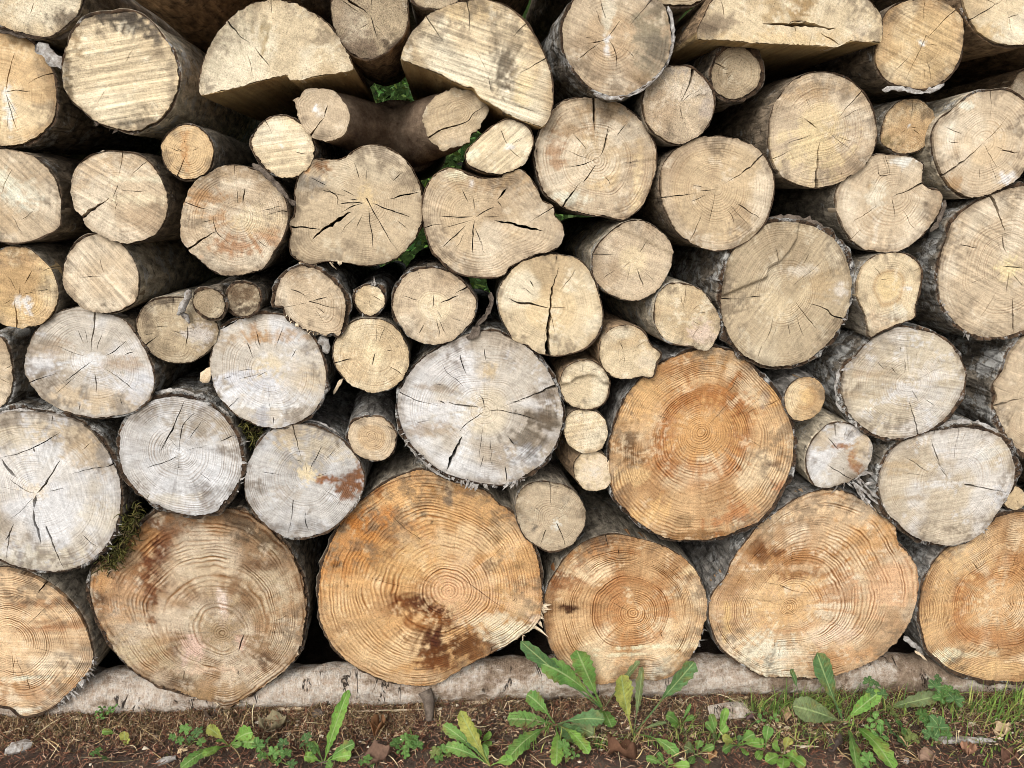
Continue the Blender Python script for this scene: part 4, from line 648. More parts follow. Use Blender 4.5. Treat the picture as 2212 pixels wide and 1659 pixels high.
log('log', "huge amber log with a dark brown stain below its pith, bottom row left of centre", b1(1100, 1415, 990, 1440, 880, 1490, 780, 1550, 700, 1620) + c1(600, 20, 560, 80, 520, 160, 480, 250, 440, 350, 420, 470, 412, 600, 425, 720, 470, 820, 530, 910, 620, 990, 720, 1050, 850, 1100, 980, 1125, 1100, 1130, 1180, 1110, 1260, 1060, 1380, 990, 1500, 930, 1600, 880) + c2(40, 840, 100, 800, 150, 770, 190, 720, 215, 650, 215, 540, 205, 420, 185, 310, 150, 210, 100, 120, 50, 50, 0, 10) + b1(1600, 1640, 1540, 1570, 1450, 1530, 1320, 1500, 1200, 1450), 0, 'amber', 'grey', 6, pith=c1(1245, 530), ring=1.0, sp=8.5, saw=.12, spk=.7, auto=2, big=1.15,
    cracks=[(c1(1290, 420, 1400, 500, 1500, 575, 1600, 640), 2.5, 0), (c1(870, 40, 960, 130, 1060, 200, 1100, 240), 2, 0), (c1(980, 800, 950, 840, 925, 870), 2, 0), (c1(1520, 880, 1505, 925), 3, 0), (c2(30, 590, 50, 570), 3, 0)],
    stains=[(c1(1130, 740), 66, 56, (134, 88, 48), .72), (c1(1190, 930), 46, 60, (100, 62, 34), .8), (c1(1030, 610), 66, 26, (122, 78, 42), .75), (c1(1370, 860), 56, 36, (132, 88, 50), .7), (c1(880, 640), 40, 20, (140, 86, 42), .7), (c1(1330, 470), 90, 60, (228, 188, 142), .8), (c1(1480, 700), 70, 16, (238, 216, 180), .95), (c1(1600, 780), 44, 24, (240, 222, 188), .95), (c2(70, 790), 50, 20, (240, 222, 190), .95), (c1(950, 580), 30, 18, (120, 66, 28), .85), (c1(1090, 620), 30, 26, (92, 46, 20), .92), (c1(1180, 660), 34, 22, (96, 50, 22), .9), (c1(1235, 710), 12, 22, (100, 54, 24), .85), (c1(1110, 720), 50, 20, (166, 96, 36), .6), (c1(1180, 860), 30, 44, (84, 42, 18), .9), (c1(1160, 980), 34, 30, (120, 66, 26), .8), (c1(1320, 880), 44, 30, (112, 66, 28), .75), (c1(1450, 800), 34, 22, (120, 74, 34), .65), (c1(580, 760), 30, 20, (130, 80, 40), .65), (c1(530, 360), 12, 8, (40, 26, 16), .9), (c1(1085, 45), 8, 6, (40, 26, 16), .9), (c1(1140, 90), 4, 4, (40, 26, 16), .9), (c1(595, 500), 4, 6, (70, 44, 24), .8), (c1(1250, 520), 40, 40, (228, 176, 128), .85), (c1(1420, 600), 60, 40, (224, 176, 126), .7), (c1(1560, 740), 50, 16, (238, 212, 172), .9), (c2(60, 780), 50, 22, (240, 220, 186), .9), (c2(160, 700), 20, 10, (230, 206, 180), .8), (c1(950, 350), 80, 50, (226, 178, 112), .6), (c1(650, 640), 60, 60, (222, 176, 120), .6), (c1(700, 850), 80, 40, (206, 164, 112), .6), (c1(1000, 1080), 80, 18, (206, 172, 128), .6), (c1(620, 200), 50, 70, (200, 130, 60), .7), (c1(700, 60), 70, 20, (196, 120, 50), .7), (c1(1550, 200), 14, 40, (130, 100, 66), .6), (c1(1530, 380), 20, 14, (110, 84, 56), .6), (c2(60, 370), 24, 22, (150, 112, 72), .5), (b1(1300, 1540), 50, 12, (150, 104, 54), .7), (b1(1270, 1580), 8, 30, (110, 96, 84), .7), (b1(1480, 1560), 50, 8, (120, 100, 84), .6), (b1(760, 1560), 24, 10, (140, 84, 38), .7), (c2(100, 600), 40, 40, (226, 184, 136), .6), (c2(40, 480), 22, 22, (196, 142, 88), .5)])
log('log', "medium orange log with dense concentric rings behind the tallest dandelion leaves, bottom row", c2(700, 172, 800, 190, 900, 215, 1000, 250, 1100, 310, 1180, 380, 1230, 460, 1260, 560, 1262, 660, 1240, 760, 1210, 850, 1160, 940, 1100, 1010, 1030, 1060, 940, 1085, 860, 1080, 760, 1085, 650, 1110, 560, 1115, 480, 1100, 400, 1050, 330, 980, 280, 900, 245, 800, 230, 700, 230, 600, 255, 500, 300, 420, 360, 330, 430, 260, 520, 205, 610, 180), -1, 'orange', 'grey', 3, halo=(.42, .06, (176, 116, 66), .7), pith=c2(800, 670), ring=1.0, sp=6.5, saw=.2, ang=-20, spk=.6, auto=2, rough=1.6,
    cracks=[(c2(625, 178, 635, 220, 642, 265), 4, 1), (c2(1100, 375, 1050, 410), 2.5, 0), (c2(710, 265, 712, 310), 3, 0), (c2(970, 790, 985, 830), 2, 0)],
    stains=[(c2(400, 650), 12, 12, (74, 42, 22), .95), (c2(350, 630), 12, 8, (80, 46, 24), .9), (c2(360, 450), 50, 30, (140, 78, 34), .7), (c2(280, 520), 22, 34, (120, 70, 34), .6), (c2(560, 215), 60, 10, (96, 56, 28), .7), (c2(600, 290), 60, 12, (170, 108, 54), .5), (c2(800, 670), 60, 56, (220, 166, 108), .7), (c2(690, 570), 22, 60, (186, 124, 72), .6), (c2(980, 600), 24, 50, (190, 130, 76), .5), (c2(860, 830), 50, 16, (190, 130, 76), .5), (c2(900, 880), 100, 5, (250, 228, 188), .9), (c2(750, 930), 60, 4, (248, 226, 186), .8), (c2(1130, 850), 40, 14, (240, 208, 164), .7), (c2(940, 1010), 30, 20, (246, 232, 210), .85), (c2(1000, 960), 30, 16, (242, 222, 190), .7), (c2(850, 990), 60, 22, (206, 150, 92), .5), (c2(250, 790), 10, 40, (110, 68, 36), .5), (c2(1050, 420), 20, 10, (150, 104, 56), .5), (c2(1170, 400), 24, 14, (244, 210, 160), .6)])
log('log', "huge pinkish-orange log with an off-centre heart and whitish lower left, bottom row right", c2(1600, 120, 1540, 200, 1470, 280, 1430, 350, 1390, 450, 1330, 520, 1290, 600, 1285, 700, 1310, 790, 1350, 880, 1420, 950, 1500, 1000, 1580, 1050) + c3(0, 1070, 80, 1078, 200, 1082, 350, 1080, 480, 1060, 600, 1020, 720, 960, 830, 870, 900, 780, 950, 670, 980, 560, 988, 440, 970, 360, 920, 280, 865, 220, 850, 130, 820, 60, 770, 0) + b3(700, 1640, 600, 1580, 500, 1548, 400, 1548, 300, 1570, 220, 1610) + c3(60, 60), 0, 'pine', 'silver', 4, halo=(.30, .05, (190, 132, 82), .5), pith=c3(170, 640), ring=.95, sp=7, saw=.2, ang=0, spk=.6, auto=2, rough=1.5,
    cracks=[(c3(190, 250, 195, 320, 190, 390), 2.5, 0), (c3(85, 830, 80, 890), 2.5, 0), (c3(0, 480, 100, 490, 200, 530, 330, 545), 2.5, 0), (c3(120, 890, 105, 950), 2, 0), (c3(590, 440, 700, 470), 1.5, 0)],
    stains=[(c3(200, 320), 110, 22, (176, 116, 58), .7), (c3(170, 440), 90, 14, (150, 96, 48), .75), (c3(260, 480), 70, 12, (236, 198, 144), .7), (c3(170, 640), 80, 56, (226, 178, 116), .6), (c3(480, 540), 40, 60, (184, 124, 70), .6), (c3(60, 960), 60, 50, (246, 230, 206), .85), (c2(1560, 960), 50, 40, (244, 222, 190), .8), (c2(1560, 560), 50, 60, (232, 192, 138), .5), (c3(820, 500), 60, 50, (236, 186, 140), .6), (c3(450, 800), 50, 26, (238, 206, 176), .6), (c3(700, 180), 60, 40, (210, 152, 86), .6), (c3(100, 290), 14, 12, (110, 64, 30), .7), (c3(5, 290), 10, 20, (110, 64, 30), .7), (c2(1590, 240), 14, 22, (120, 74, 36), .7), (c2(1450, 520), 30, 30, (160, 108, 58), .5), (c2(1400, 750), 8, 50, (236, 196, 130), .6), (c3(400, 960), 120, 22, (214, 152, 92), .5), (c3(20, 100), 30, 30, (150, 128, 98), .5)])
log('log', "large orange log with a darker heart ring, cut off by the lower right corner", c3(1672, 35, 1600, 40, 1480, 80, 1380, 150, 1280, 220, 1180, 270, 1100, 360, 1050, 450, 1020, 560, 1010, 680, 1030, 800, 1060, 900, 1130, 970, 1200, 1030, 1300, 1070, 1420, 1100, 1550, 1110, 1672, 1110, 1850, 1060, 2000, 900, 2080, 650, 2040, 380, 1920, 170, 1780, 60), 0, 'orange', 'silver', 8, halo=(.50, .09, (182, 122, 72), .7), pith=c3(1500, 600), ring=.9, sp=5.5, saw=.2, ang=-30, spk=.6, auto=2,
    cracks=[(c3(1340, 340, 1390, 410), 2.5, 0), (c3(1505, 870, 1520, 920), 2.5, 0), (c3(1180, 390, 1210, 430), 2, 0)], stains=[(c3(1480, 440), 90, 20, (190, 128, 70), .7), (c3(1280, 600), 24, 50, (186, 122, 66), .7), (c3(1400, 800), 80, 22, (192, 130, 76), .6), (c3(1500, 600), 70, 60, (224, 170, 110), .6), (c3(1180, 960), 30, 16, (250, 230, 196), .85), (c3(1350, 940), 60, 8, (244, 218, 176), .7), (c3(1450, 1030), 120, 22, (228, 186, 128), .7), (c3(1280, 330), 60, 40, (236, 194, 136), .6), (c3(1130, 650), 30, 70, (226, 180, 120), .5)])
log('log', "small greyish log wedged between the amber and orange giants, centre low", b2(180, 1495, 280, 1495, 380, 1520, 450, 1570, 490, 1640) + c2(495, 30, 490, 110, 450, 180, 400, 240, 320, 275, 250, 278, 180, 240, 110, 190, 75, 120, 55, 50) + b2(55, 1620, 80, 1560, 120, 1520), 2, 'drab', 'grey', 2.5, pith=c2(295, 80), ring=.55, sp=5, saw=.1, spk=.35, heart=(1., (202, 178, 144)), axis=(-.06, .02), cracks=[(b2(272, 1500, 275, 1580, 285, 1655), 3, 1), (c2(225, 190, 205, 245), 3, 1), (c2(330, 140, 355, 200, 365, 260), 3, 1)], stains=[(c2(175, 130), 6, 8, (100, 90, 80), .7), (c2(310, 110), 8, 8, (244, 236, 220), .7)])
log('log', "pale log slice at the left edge above the huge whitish log", b0(0, 545, 40, 600, 65, 680, 80, 780, 75, 870, 50, 950, 0, 1000, -100, 1040, -200, 950, -240, 800, -200, 640, -100, 550), 2, 'tan', 'lichen', 6, ring=.4, saw=.3, spk=.3)

# ------------------------------------------------------------------ log building
K_ALB = 0.74


def spline(P, tension=0.5, per=8, closed=True):
    P = np.asarray(P, float)
    n = len(P)
    out = []
    t = np.linspace(0, 1, per, endpoint=False)[:, None]
    rng = range(n) if closed else range(n - 1)
    for i in rng:
        if closed:
            p0, p1, p2, p3 = P[i - 1], P[i], P[(i + 1) % n], P[(i + 2) % n]
        else:
            p0, p1, p2, p3 = P[max(i - 1, 0)], P[i], P[i + 1], P[min(i + 2, n - 1)]
        d = np.linalg.norm(p2 - p1) + 1e-9
        m1 = (p2 - p0) / (np.linalg.norm(p2 - p1) + np.linalg.norm(p1 - p0) + 1e-9) * d * 2 * tension
        m2 = (p3 - p1) / (np.linalg.norm(p3 - p2) + np.linalg.norm(p2 - p1) + 1e-9) * d * 2 * tension
        out.append((2 * t ** 3 - 3 * t ** 2 + 1) * p1 + (t ** 3 - 2 * t ** 2 + t) * m1 + (-2 * t ** 3 + 3 * t ** 2) * p2 + (t ** 3 - t ** 2) * m2)
    out = np.concatenate(out)
    if not closed:
        out = np.vstack([out, P[-1:]])
    return out


def resample(Q, step, closed=True, n=None):
    if closed:
        Q = np.vstack([Q, Q[:1]])
    seg = np.linalg.norm(np.diff(Q, axis=0), axis=1)
    s = np.concatenate([[0], np.cumsum(seg)])
    if n is None:
        n = max(int(round(s[-1] / step)), 3)
    u = np.linspace(0, s[-1], n, endpoint=not closed)
    return np.stack([np.interp(u, s, Q[:, k]) for k in range(Q.shape[1])], 1)


def normals2(Q):
    d = np.roll(Q, -1, 0) - np.roll(Q, 1, 0)
    d /= np.linalg.norm(d, axis=1)[:, None] + 1e-12
    n = np.stack([d[:, 1], -d[:, 0]], 1)
    a = np.sum(Q[:, 0] * np.roll(Q[:, 1], -1) - np.roll(Q[:, 0], -1) * Q[:, 1])
    return n if a > 0 else -n


def inside(pts, poly):
    x, y = pts[:, 0], pts[:, 1]
    x1, y1 = poly[:, 0], poly[:, 1]
    x2, y2 = np.roll(x1, -1), np.roll(y1, -1)
    c = np.zeros(len(pts), bool)
    for k in range(0, len(pts), 4000):
        X, Y = x[k:k + 4000, None], y[k:k + 4000, None]
        hit = ((y1 > Y) != (y2 > Y)) & (X < (x2 - x1) * (Y - y1) / (y2 - y1 + 1e-15) + x1)
        c[k:k + 4000] = hit.sum(1) % 2 == 1
    return c


def in_cracks(pts, polys):
    c = np.zeros(len(pts), bool)
    for q in polys:
        lo, hi = q.min(0), q.max(0)
        m = (pts[:, 0] >= lo[0]) & (pts[:, 0] <= hi[0]) & (pts[:, 1] >= lo[1]) & (pts[:, 1] <= hi[1])
        if m.any():
            c[np.where(m)[0][inside(pts[m], q)]] = True
    return c


def side_of(pts, line):
    """signed distance to an open polyline, positive on its left"""
    best = np.full(len(pts), 1e9)
    sg = np.zeros(len(pts))
    for i in range(len(line) - 1):
        a, b = line[i], line[i + 1]
        d = b - a
        t = np.clip(((pts - a) @ d) / (d @ d + 1e-12), 0, 1)
        q = a + t[:, None] * d
        dist = np.linalg.norm(pts - q, axis=1)
        m = dist < best
        best[m] = dist[m]
        cr = d[0] * (pts[:, 1] - a[1]) - d[1] * (pts[:, 0] - a[0])
        sg[m] = np.sign(cr[m])
    return best * sg


def crack_poly(line, w, opened, seed, out_c):
    L = resample(spline(line, .5, 6, False), 0.005, False)
    if len(L) < 4:
        L = resample(L, None, False, 5)
    if opened:
        d = L[0] - L[1]
        d /= np.linalg.norm(d) + 1e-9
        L = np.vstack([L[0] + d * 0.022, L[0] + d * .011, L])
    n = len(L)
    t = np.linspace(0, 1, n)
    tg = np.gradient(L, axis=0)
    tg /= np.linalg.norm(tg, axis=1)[:, None] + 1e-9
    nm = np.stack([-tg[:, 1], tg[:, 0]], 1)
    idx = np.arange(n)
    wob = (vnoise(idx * .45, idx * 0, seed) - .5) * (0.0012 + min(w, .008) * .35) * np.clip(t * 6, 0, 1)
    L = L + nm * wob[:, None]
    prof = (1 - t) ** .75 if opened else np.sin(np.pi * np.clip(t, .0, 1)) ** .7
    hw = 0.5 * w * prof * (0.55 + 0.9 * vnoise(idx * .8, idx * 0 + 5, seed + 3)) + 0.00012
    return np.vstack([L + nm * hw[:, None], (L - nm * hw[:, None])[::-1]])


def face_mesh(S, k, origin, Yf, P, cracks_xz, stains, pith, steps, skirt=0.045, grid=0.0052):
    """sawn end: triangulated in its plane with the cracks cut out of it, every open edge carried back into the log"""
    rs = np.random.RandomState(1000 + k)
    ctr = P.mean(0)
    O = resample(P, 0.004)
    nm = normals2(O)
    jit = (fbm(O[:, 0] * 70, O[:, 1] * 70, k, 3) - .5) * 0.0065 * S['rough'] + (vnoise(O[:, 0] * 330, O[:, 1] * 330, k + 9) - .5) * 0.0026 * S['rough']
    O = O + nm * jit[:, None]
    polys = [crack_poly(c, w, op, 31 * k + i, ctr) for i, (c, w, op) in enumerate(cracks_xz)]
    lo, hi = O.min(0), O.max(0)
    g = grid
    xs = np.arange(lo[0], hi[0], g)
    zs = np.arange(lo[1], hi[1], g * .87)
    X, Z = np.meshgrid(xs, zs)
    X[1::2] += g / 2
    G = np.stack([X.ravel(), Z.ravel()], 1) + rs.uniform(-.2 * g, .2 * g, (X.size, 2))
    G = G[inside(G, ctr + (O - ctr) * 0.985)]
    if polys:
        G = G[~in_cracks(G, polys)]
    vs = [O] + polys
    edges, off = [], 0
    for q in vs:
        m = len(q)
        edges += [(off + i, off + (i + 1) % m) for i in range(m)]
        off += m
    allv = np.vstack(vs + [G])
    r = delaunay_2d_cdt([Vector(v) for v in allv.tolist()], edges, [], 0, 1e-6, False)
    V = np.array([(v.x, v.y) for v in r[0]])
    F = np.array(r[2], np.int64)
    cen = V[F].mean(1)
    keep = inside(cen, O)
    if polys:
        keep &= ~in_cracks(cen, polys)
    F = F[keep]
    a = V[F[:, 1]] - V[F[:, 0]]
    b = V[F[:, 2]] - V[F[:, 0]]
    flip = (a[:, 0] * b[:, 1] - a[:, 1] * b[:, 0]) < 0
    F[flip] = F[flip][:, ::-1]
    used = np.unique(F)
    rm = np.full(len(V), -1)
    rm[used] = np.arange(len(used))
    V, F = V[used], rm[F]
    # boundary edges
    E = np.concatenate([F[:, [0, 1]], F[:, [1, 2]], F[:, [2, 0]]])
    key = np.sort(E, 1)
    _, inv, cnt = np.unique(key, axis=0, return_inverse=True, return_counts=True)
    B = E[cnt[inv.ravel()] == 1]
    # relief
    x, z = V[:, 0], V[:, 1]
    ang = math.radians(S['ang'])
    ac = -(x - ctr[0]) * math.sin(ang) * -1 * -1 + (z - ctr[1]) * math.cos(ang)
    ac = (z - ctr[1]) * math.cos(ang) + (x - ctr[0]) * math.sin(ang)
    al = (x - ctr[0]) * math.cos(ang) - (z - ctr[1]) * math.sin(ang)
    y = (fbm(x * 16, z * 16, k + 3, 3) - .5) * 0.006 + (fbm(x * 80, z * 80, k + 4, 3) - .5) * 0.0022 * S['rough']
    if S['ridge']:
        per, amp = S['ridge']
        ph = ac / per + 0.8 * fbm(al * 5, ac * 9, k + 6, 2)
        fr = ph - np.floor(ph)
        y += -amp * (np.abs(fr - .5) * 2 - .5) * (.5 + fbm(al * 6, ac * 14, k + 8, 2)) * sstep(1.0, .8, np.abs(al) / (np.abs(al).max() + 1e-6))
    else:
        ph = ac / rs.uniform(.010, .022) + 1.6 * fbm(al * 4, ac * 7, k + 6, 2)
        y += -.0011 * (np.abs(ph - np.floor(ph) - .5) * 2 - .5) * sstep(.4, .65, fbm(al * 5, ac * 5, k + 8, 2)) * (.5 + S['saw'])
    for line, dep in steps:
        y -= abs(dep) * sstep(-.003, .003, side_of(V, line))
    if S['tilt'] is not None:
        tx, tz = S['tilt']
    else:
        tx, tz = rs.uniform(-.085, .085, 2) * min(1.0, .10 / (.5 * (hi - lo).max()))
    y += tx * (x - ctr[0]) + tz * (z - ctr[1])
    # rings
    pc = pith if pith is not None else ctr + rs.uniform(-.12, .12, 2) * (hi - lo) * .5
    d = V - pc
    r_ = np.linalg.norm(d, axis=1) + 1e-9
    th = np.arctan2(d[:, 1], d[:, 0])
    od = resample(P, None, True, 720) - pc
    oth = np.arctan2(od[:, 1], od[:, 0])
    orr = np.linalg.norm(od, axis=1)
    nb = 240
    R = np.zeros(nb)
    bi = ((oth + np.pi) / (2 * np.pi) * nb).astype(int) % nb
    np.maximum.at(R, bi, orr)
    R[R == 0] = np.nan
    ii = np.arange(nb)
    ok = ~np.isnan(R)
    R = np.interp(ii, ii[ok], R[ok], period=nb)
    ker = np.exp(-0.5 * (np.arange(-15, 16) / 5.0) ** 2)
    ker /= ker.sum()
    Rs = np.convolve(np.concatenate([R[-15:], R, R[:15]]), ker, 'valid')
    Rm = Rs.mean()
    Rth = np.interp((th + np.pi) / (2 * np.pi) * nb - .5, ii, Rs, period=nb)
    q = np.clip(r_ / Rth, 0, 1.2)
    wgt = sstep(0, .8, q)
    rho = r_ / (Rth * (0.35 + .65 * wgt) + Rm * .65 * (1 - wgt))
    ringc = rho * Rm / (S['sp'] * 0.00105)
    ringc = ringc + 1.7 * (vnoise(ringc * .22, ringc * 0, k + 31) - .5) + .55 * (vnoise(ringc * .7, ringc * 0, k + 32) - .5) + 1.6 * fbm(x * 8, z * 8, k + 30, 3)
    kn = np.zeros(len(V))
    for (kx, kz), kr in S.get('knots_m', ()):
        kd = np.sqrt((x - kx) ** 2 + (z - kz) ** 2)
        kw = sstep(kr * 1.25, kr * .8, kd)
        ringc = ringc * (1 - kw) + kw * kd / (S['sp'] * .0007)
        ringc += 2.2 * kr / .02 * sstep(kr * 3.2, kr * 1.0, kd) * (1 - kw)
        kn = np.maximum(kn, kw)
    # colours
    main, dark, light = [lin(c, K_ALB) for c in PAL[S['pal']]]
    n1, n2 = fbm(x * 8, z * 8, k + 11), fbm(x * 10 + 40, z * 10, k + 12)
    sec = fbm(np.cos(th) * 4 + 7, np.sin(th) * 4 + rho * .8, k + 13, 5)
    C = np.repeat(main[None], len(V), 0)

    def lerp(C, c, w):
        return C + (c - C) * w[:, None]
    if S['heart']:
        rh, hc = S['heart']
        C = lerp(C, lin(soften(hc, .8), K_ALB), .65 * sstep(rh + .07, rh - .07, rho + .25 * (n1 - .5)))
    if S.get('halo'):
        h0, hw, hcol, hs_ = S['halo']
        C = lerp(C, lin(soften(hcol, .88), K_ALB), hs_ * np.exp(-((rho + .12 * (n2 - .5) - h0) / hw) ** 2))
    C = lerp(C, dark, .62 * S['patch'] * sstep(.50, .72, n1))
    C = lerp(C, light, .7 * S['patch'] * sstep(.50, .70, n2))
    C = C * (1 + .42 * S['patch'] * (sec - .5) * sstep(.1, .5, rho))[:, None]
    C = lerp(C, dark * .8, .45 * sstep(.90, 1.0, rho + .1 * (n2 - .5)))
    C = lerp(C, dark * 1.05, .35 * kn)
    fine = fbm(x * 42, z * 42, k + 21, 4)
    grit = fbm(x * 150, z * 150, k + 22, 2)
    streak = fbm(np.cos(th) * 14 + 30, np.sin(th) * 14 + rho * 3, k + 23, 3)
    band = vnoise(ringc * .8, th * 3, k + 24)
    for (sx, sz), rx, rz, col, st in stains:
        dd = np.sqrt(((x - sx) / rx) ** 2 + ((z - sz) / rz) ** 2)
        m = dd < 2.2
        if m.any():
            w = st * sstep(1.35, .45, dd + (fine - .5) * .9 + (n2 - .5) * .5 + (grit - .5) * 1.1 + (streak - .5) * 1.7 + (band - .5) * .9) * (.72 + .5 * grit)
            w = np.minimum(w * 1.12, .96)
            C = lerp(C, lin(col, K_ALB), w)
    gsec = fbm(np.cos(th) * 2.2 + 3, np.sin(th) * 2.2, k + 26, 3)
    gr = sstep(.70, 1.02, rho + 1.3 * (gsec - .5)) * sstep(.44, .62, .6 * fine + .4 * grit)
    C = lerp(C, lin((112, 97, 80), K_ALB), .62 * S.get('grime', 1.0) * gr)
    pale = sstep(.58, .72, fbm(x * 26 + 9, z * 26, k + 27, 4)) * sstep(.45, .6, grit)
    C = lerp(C, light * 1.08, .5 * pale)
    # skirts
    n0 = len(V)
    bu = np.unique(B)
    bm = np.full(n0, -1)
    bm[bu] = np.arange(len(bu))
    fy = np.concatenate([y, y[bu], y[bu] + skirt])
    fx = np.concatenate([x, x[bu], x[bu]])
    fz = np.concatenate([z, z[bu], z[bu]])
    nbu = len(bu)
    a_, b_ = n0 + bm[B[:, 0]], n0 + bm[B[:, 1]]
    quads = np.stack([b_, a_, a_ + nbu, b_ + nbu], 1)
    verts = np.stack([fx - origin[0], fy + Yf - origin[1], fz - origin[2]], 1)
    me = make_mesh("cut_face", verts, F.tolist() + quads.tolist(), M_END)

    def ext(A):
        return np.concatenate([A, A[bu], A[bu]])
    C = np.clip(C, 0.01, .9)
    attr(me, "base", ext(C), 'FLOAT_COLOR')
    attr(me, "uvw", ext(np.stack([ac, al, np.full(n0, k * 3.7)], 1)))
    attr(me, "ring", ext(np.stack([ringc, rho, np.full(n0, k * 1.3)], 1)))
    attr(me, "dir", ext(np.stack([np.cos(th) + k, np.sin(th), rho], 1)))
    attr(me, "mixv", ext(np.repeat([[S['ring'] * (1.02 if S['pal'] in ('orange', 'amber', 'brown', 'pine') else .66), max(S['saw'] * 1.35, .28), S['spk']]], n0, 0)))
    return me


def bark_mesh(S, k, origin, Yf, P, wood_mask_fn):
    rs = np.random.RandomState(5000 + k)
    per = np.linalg.norm(np.diff(np.vstack([P, P[:1]]), axis=0), axis=1).sum()
    n = int(np.clip(per / 0.008, 56, 240))
    O = resample(P, None, True, n)
    nm = normals2(O)
    ctr = P.mean(0)
    bc, lich, rough = BK[S['bark']]
    th = S['tb'] * (.0019 if S['bark'] in ('lichen', 'rough', 'silver') else .0014) + .0008
    wood = wood_mask_fn(O)
    s_list = np.concatenate([[0.006, 0.0025, 0.005, 0.012], 0.012 + (np.linspace(.04, 1, 30) ** 1.7) * (S['length'] - .012)])
    ax = np.array(S['axis']) + rs.uniform(-.012, .012, 2)
    arc = np.arange(n) / n
    cx_, sx_ = np.cos(arc * 2 * np.pi), np.sin(arc * 2 * np.pi)
    rows = []
    R = per / 6.283
    for j, s in enumerate(s_list):
        tp = 1 - S['taper'] * s
        if j == 0:
            o = -0.0008
            Q = O + nm * o
        else:
            nz = fbm(cx_ * R * 40 + 50 + k, sx_ * R * 40 + s * 14, k + 40, 3) - .5
            nl = fbm(cx_ * R * 7 + 9 + k, sx_ * R * 7 + s * 3, k + 41, 2) - .5
            amp = 0.010 * rough
            o = th * (0.1 + 1.1 * fbm(cx_ * R * 9 + k, sx_ * R * 9 + s * 3, k + 47, 2) * 1.3 * vnoise(cx_ * R * 45 + k, sx_ * R * 45 + s * 9, k + 42) + .35 * vnoise(cx_ * R * 110 + k, sx_ * R * 110, k + 48)) * (0.85 if j == 1 else 1.15)
            o = (o + (nz * amp + nl * .02 * min(1, s * 8)) * (1 - wood) * (min(1, .25 + s * 20)))
            o = np.where(wood > .5, np.minimum(o, .0015) + (fbm(cx_ * R * 60, sx_ * R * 60 + s * .8, k + 44, 2) - .5) * .006 * min(1, s * 10), o)
            Q = O + nm * o[:, None]
        Q = ctr + (Q - ctr) * tp + ax * s
        fj = (vnoise(cx_ * R * 60 + k, sx_ * R * 60, k + 45) - .5) * .006 if j == 1 else 0
        rows.append(np.stack([Q[:, 0], np.full(n, Yf + s) + fj, Q[:, 1]], 1))
    m = len(rows)
    V = np.concatenate(rows) - origin
    i = np.arange(n)
    i2 = (i + 1) % n
    a = np.sum(O[:, 0] * np.roll(O[:, 1], -1) - np.roll(O[:, 0], -1) * O[:, 1])
    faces = []
    for j in range(m - 1):
        q = np.stack([j * n + i, j * n + i2, (j + 1) * n + i2, (j + 1) * n + i], 1)
        faces += (q if a > 0 else q[:, ::-1]).tolist()
    last = list(range((m - 1) * n, m * n))
    faces.append(last[::-1] if a > 0 else last)
    me = make_mesh("bark", V, faces, M_BARK)
    col = lin(bc, 1.0) * rs.uniform(.85, 1.15)
    bcv = np.repeat(col[None], len(V), 0)
    bcv[:2 * n] = lin((74, 58, 44)) * rs.uniform(.8, 1.3)      # the cut edge of the bark is brown
    attr(me, "bcol", bcv, 'FLOAT_COLOR')
    W = np.tile(wood, m)
    attr(me, "bpar", np.stack([np.where(np.arange(len(V)) < 2 * n, lich * .6, lich), np.full(len(V), rough), W], 1))
    return me


def to_xz(pts, Yf):
    p = np.array(pts, float)
    w = at(p[:, 0], p[:, 1], Yf)
    return w[:, [0, 2]]


def random_checks(P, pith, k, n):
    """a few hairline drying checks running out from the pith"""
    rs = np.random.RandomState(300 + k)
    out = []
    R = np.sqrt(np.abs(np.sum(P[:, 0] * np.roll(P[:, 1], -1) - np.roll(P[:, 0], -1) * P[:, 1])) / 2 / np.pi)
    for i in range(n):
        a = rs.uniform(0, 6.283)
        r0 = rs.uniform(.03, .5) * R
        r1 = r0 + rs.uniform(.2, .55) * R
        t = np.linspace(r0, min(r1, R * .93), 4)
        b = a + np.cumsum(rs.uniform(-.05, .05, 4))
        out.append((np.stack([pith[0] + t * np.cos(b), pith[1] + t * np.sin(b)], 1), rs.uniform(.0007, .0014), 0))
    return out


LOG_OUT = []
MPP = 1.2e-3


def build_log(S, k):
    Yf = -S['p'] * 0.011
    P = spline(to_xz(S['pts'], Yf), .16 if S['corner'] else .5, 8)
    ctr = P.mean(0)
    pith = to_xz(S['pith'], Yf)[0] if S['pith'] else None
    mpp = np.linalg.norm(at(1106, 800, Yf) - at(1107, 800, Yf))
    cr = [(to_xz(c, Yf), w * mpp * (.64 if w < 5 else .82), op) for c, w, op in S['cracks']]
    cr += random_checks(P, pith if pith is not None else ctr, k, S['auto'])
    st = [(to_xz(c, Yf)[0], rx * mpp * S['big'], rz * mpp * S['big'], tuple(min(v, 234) for v in soften(col, .88)), s * (.75 if min(col) > 222 else 1)) for c, rx, rz, col, s in S['stains']]
    sp = [(to_xz(c, Yf), d) for c, d in S['steps']]
    S['knots_m'] = [(to_xz(c, Yf)[0], r * mpp) for c, r in S.get('knots', ())]
    origin = np.array([ctr[0], Yf, P[:, 1].min()])
    root = obj(S['name'], None, loc=origin)
    root.empty_display_size = .05
    tag(root, S['label'], 'log', 'logs stacked in the pile')
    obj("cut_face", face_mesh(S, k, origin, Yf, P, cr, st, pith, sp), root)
    if S['split']:
        line = to_xz(S['split'], Yf)

        def wm(O):
            return (np.abs(side_of(O, line)) < .012).astype(float)
    else:
        def wm(O):
            return np.zeros(len(O))
    obj("bark", bark_mesh(S, k, origin, Yf, P, wm), root)
    LOG_OUT.append((root, P, Yf, S, origin))
    return root


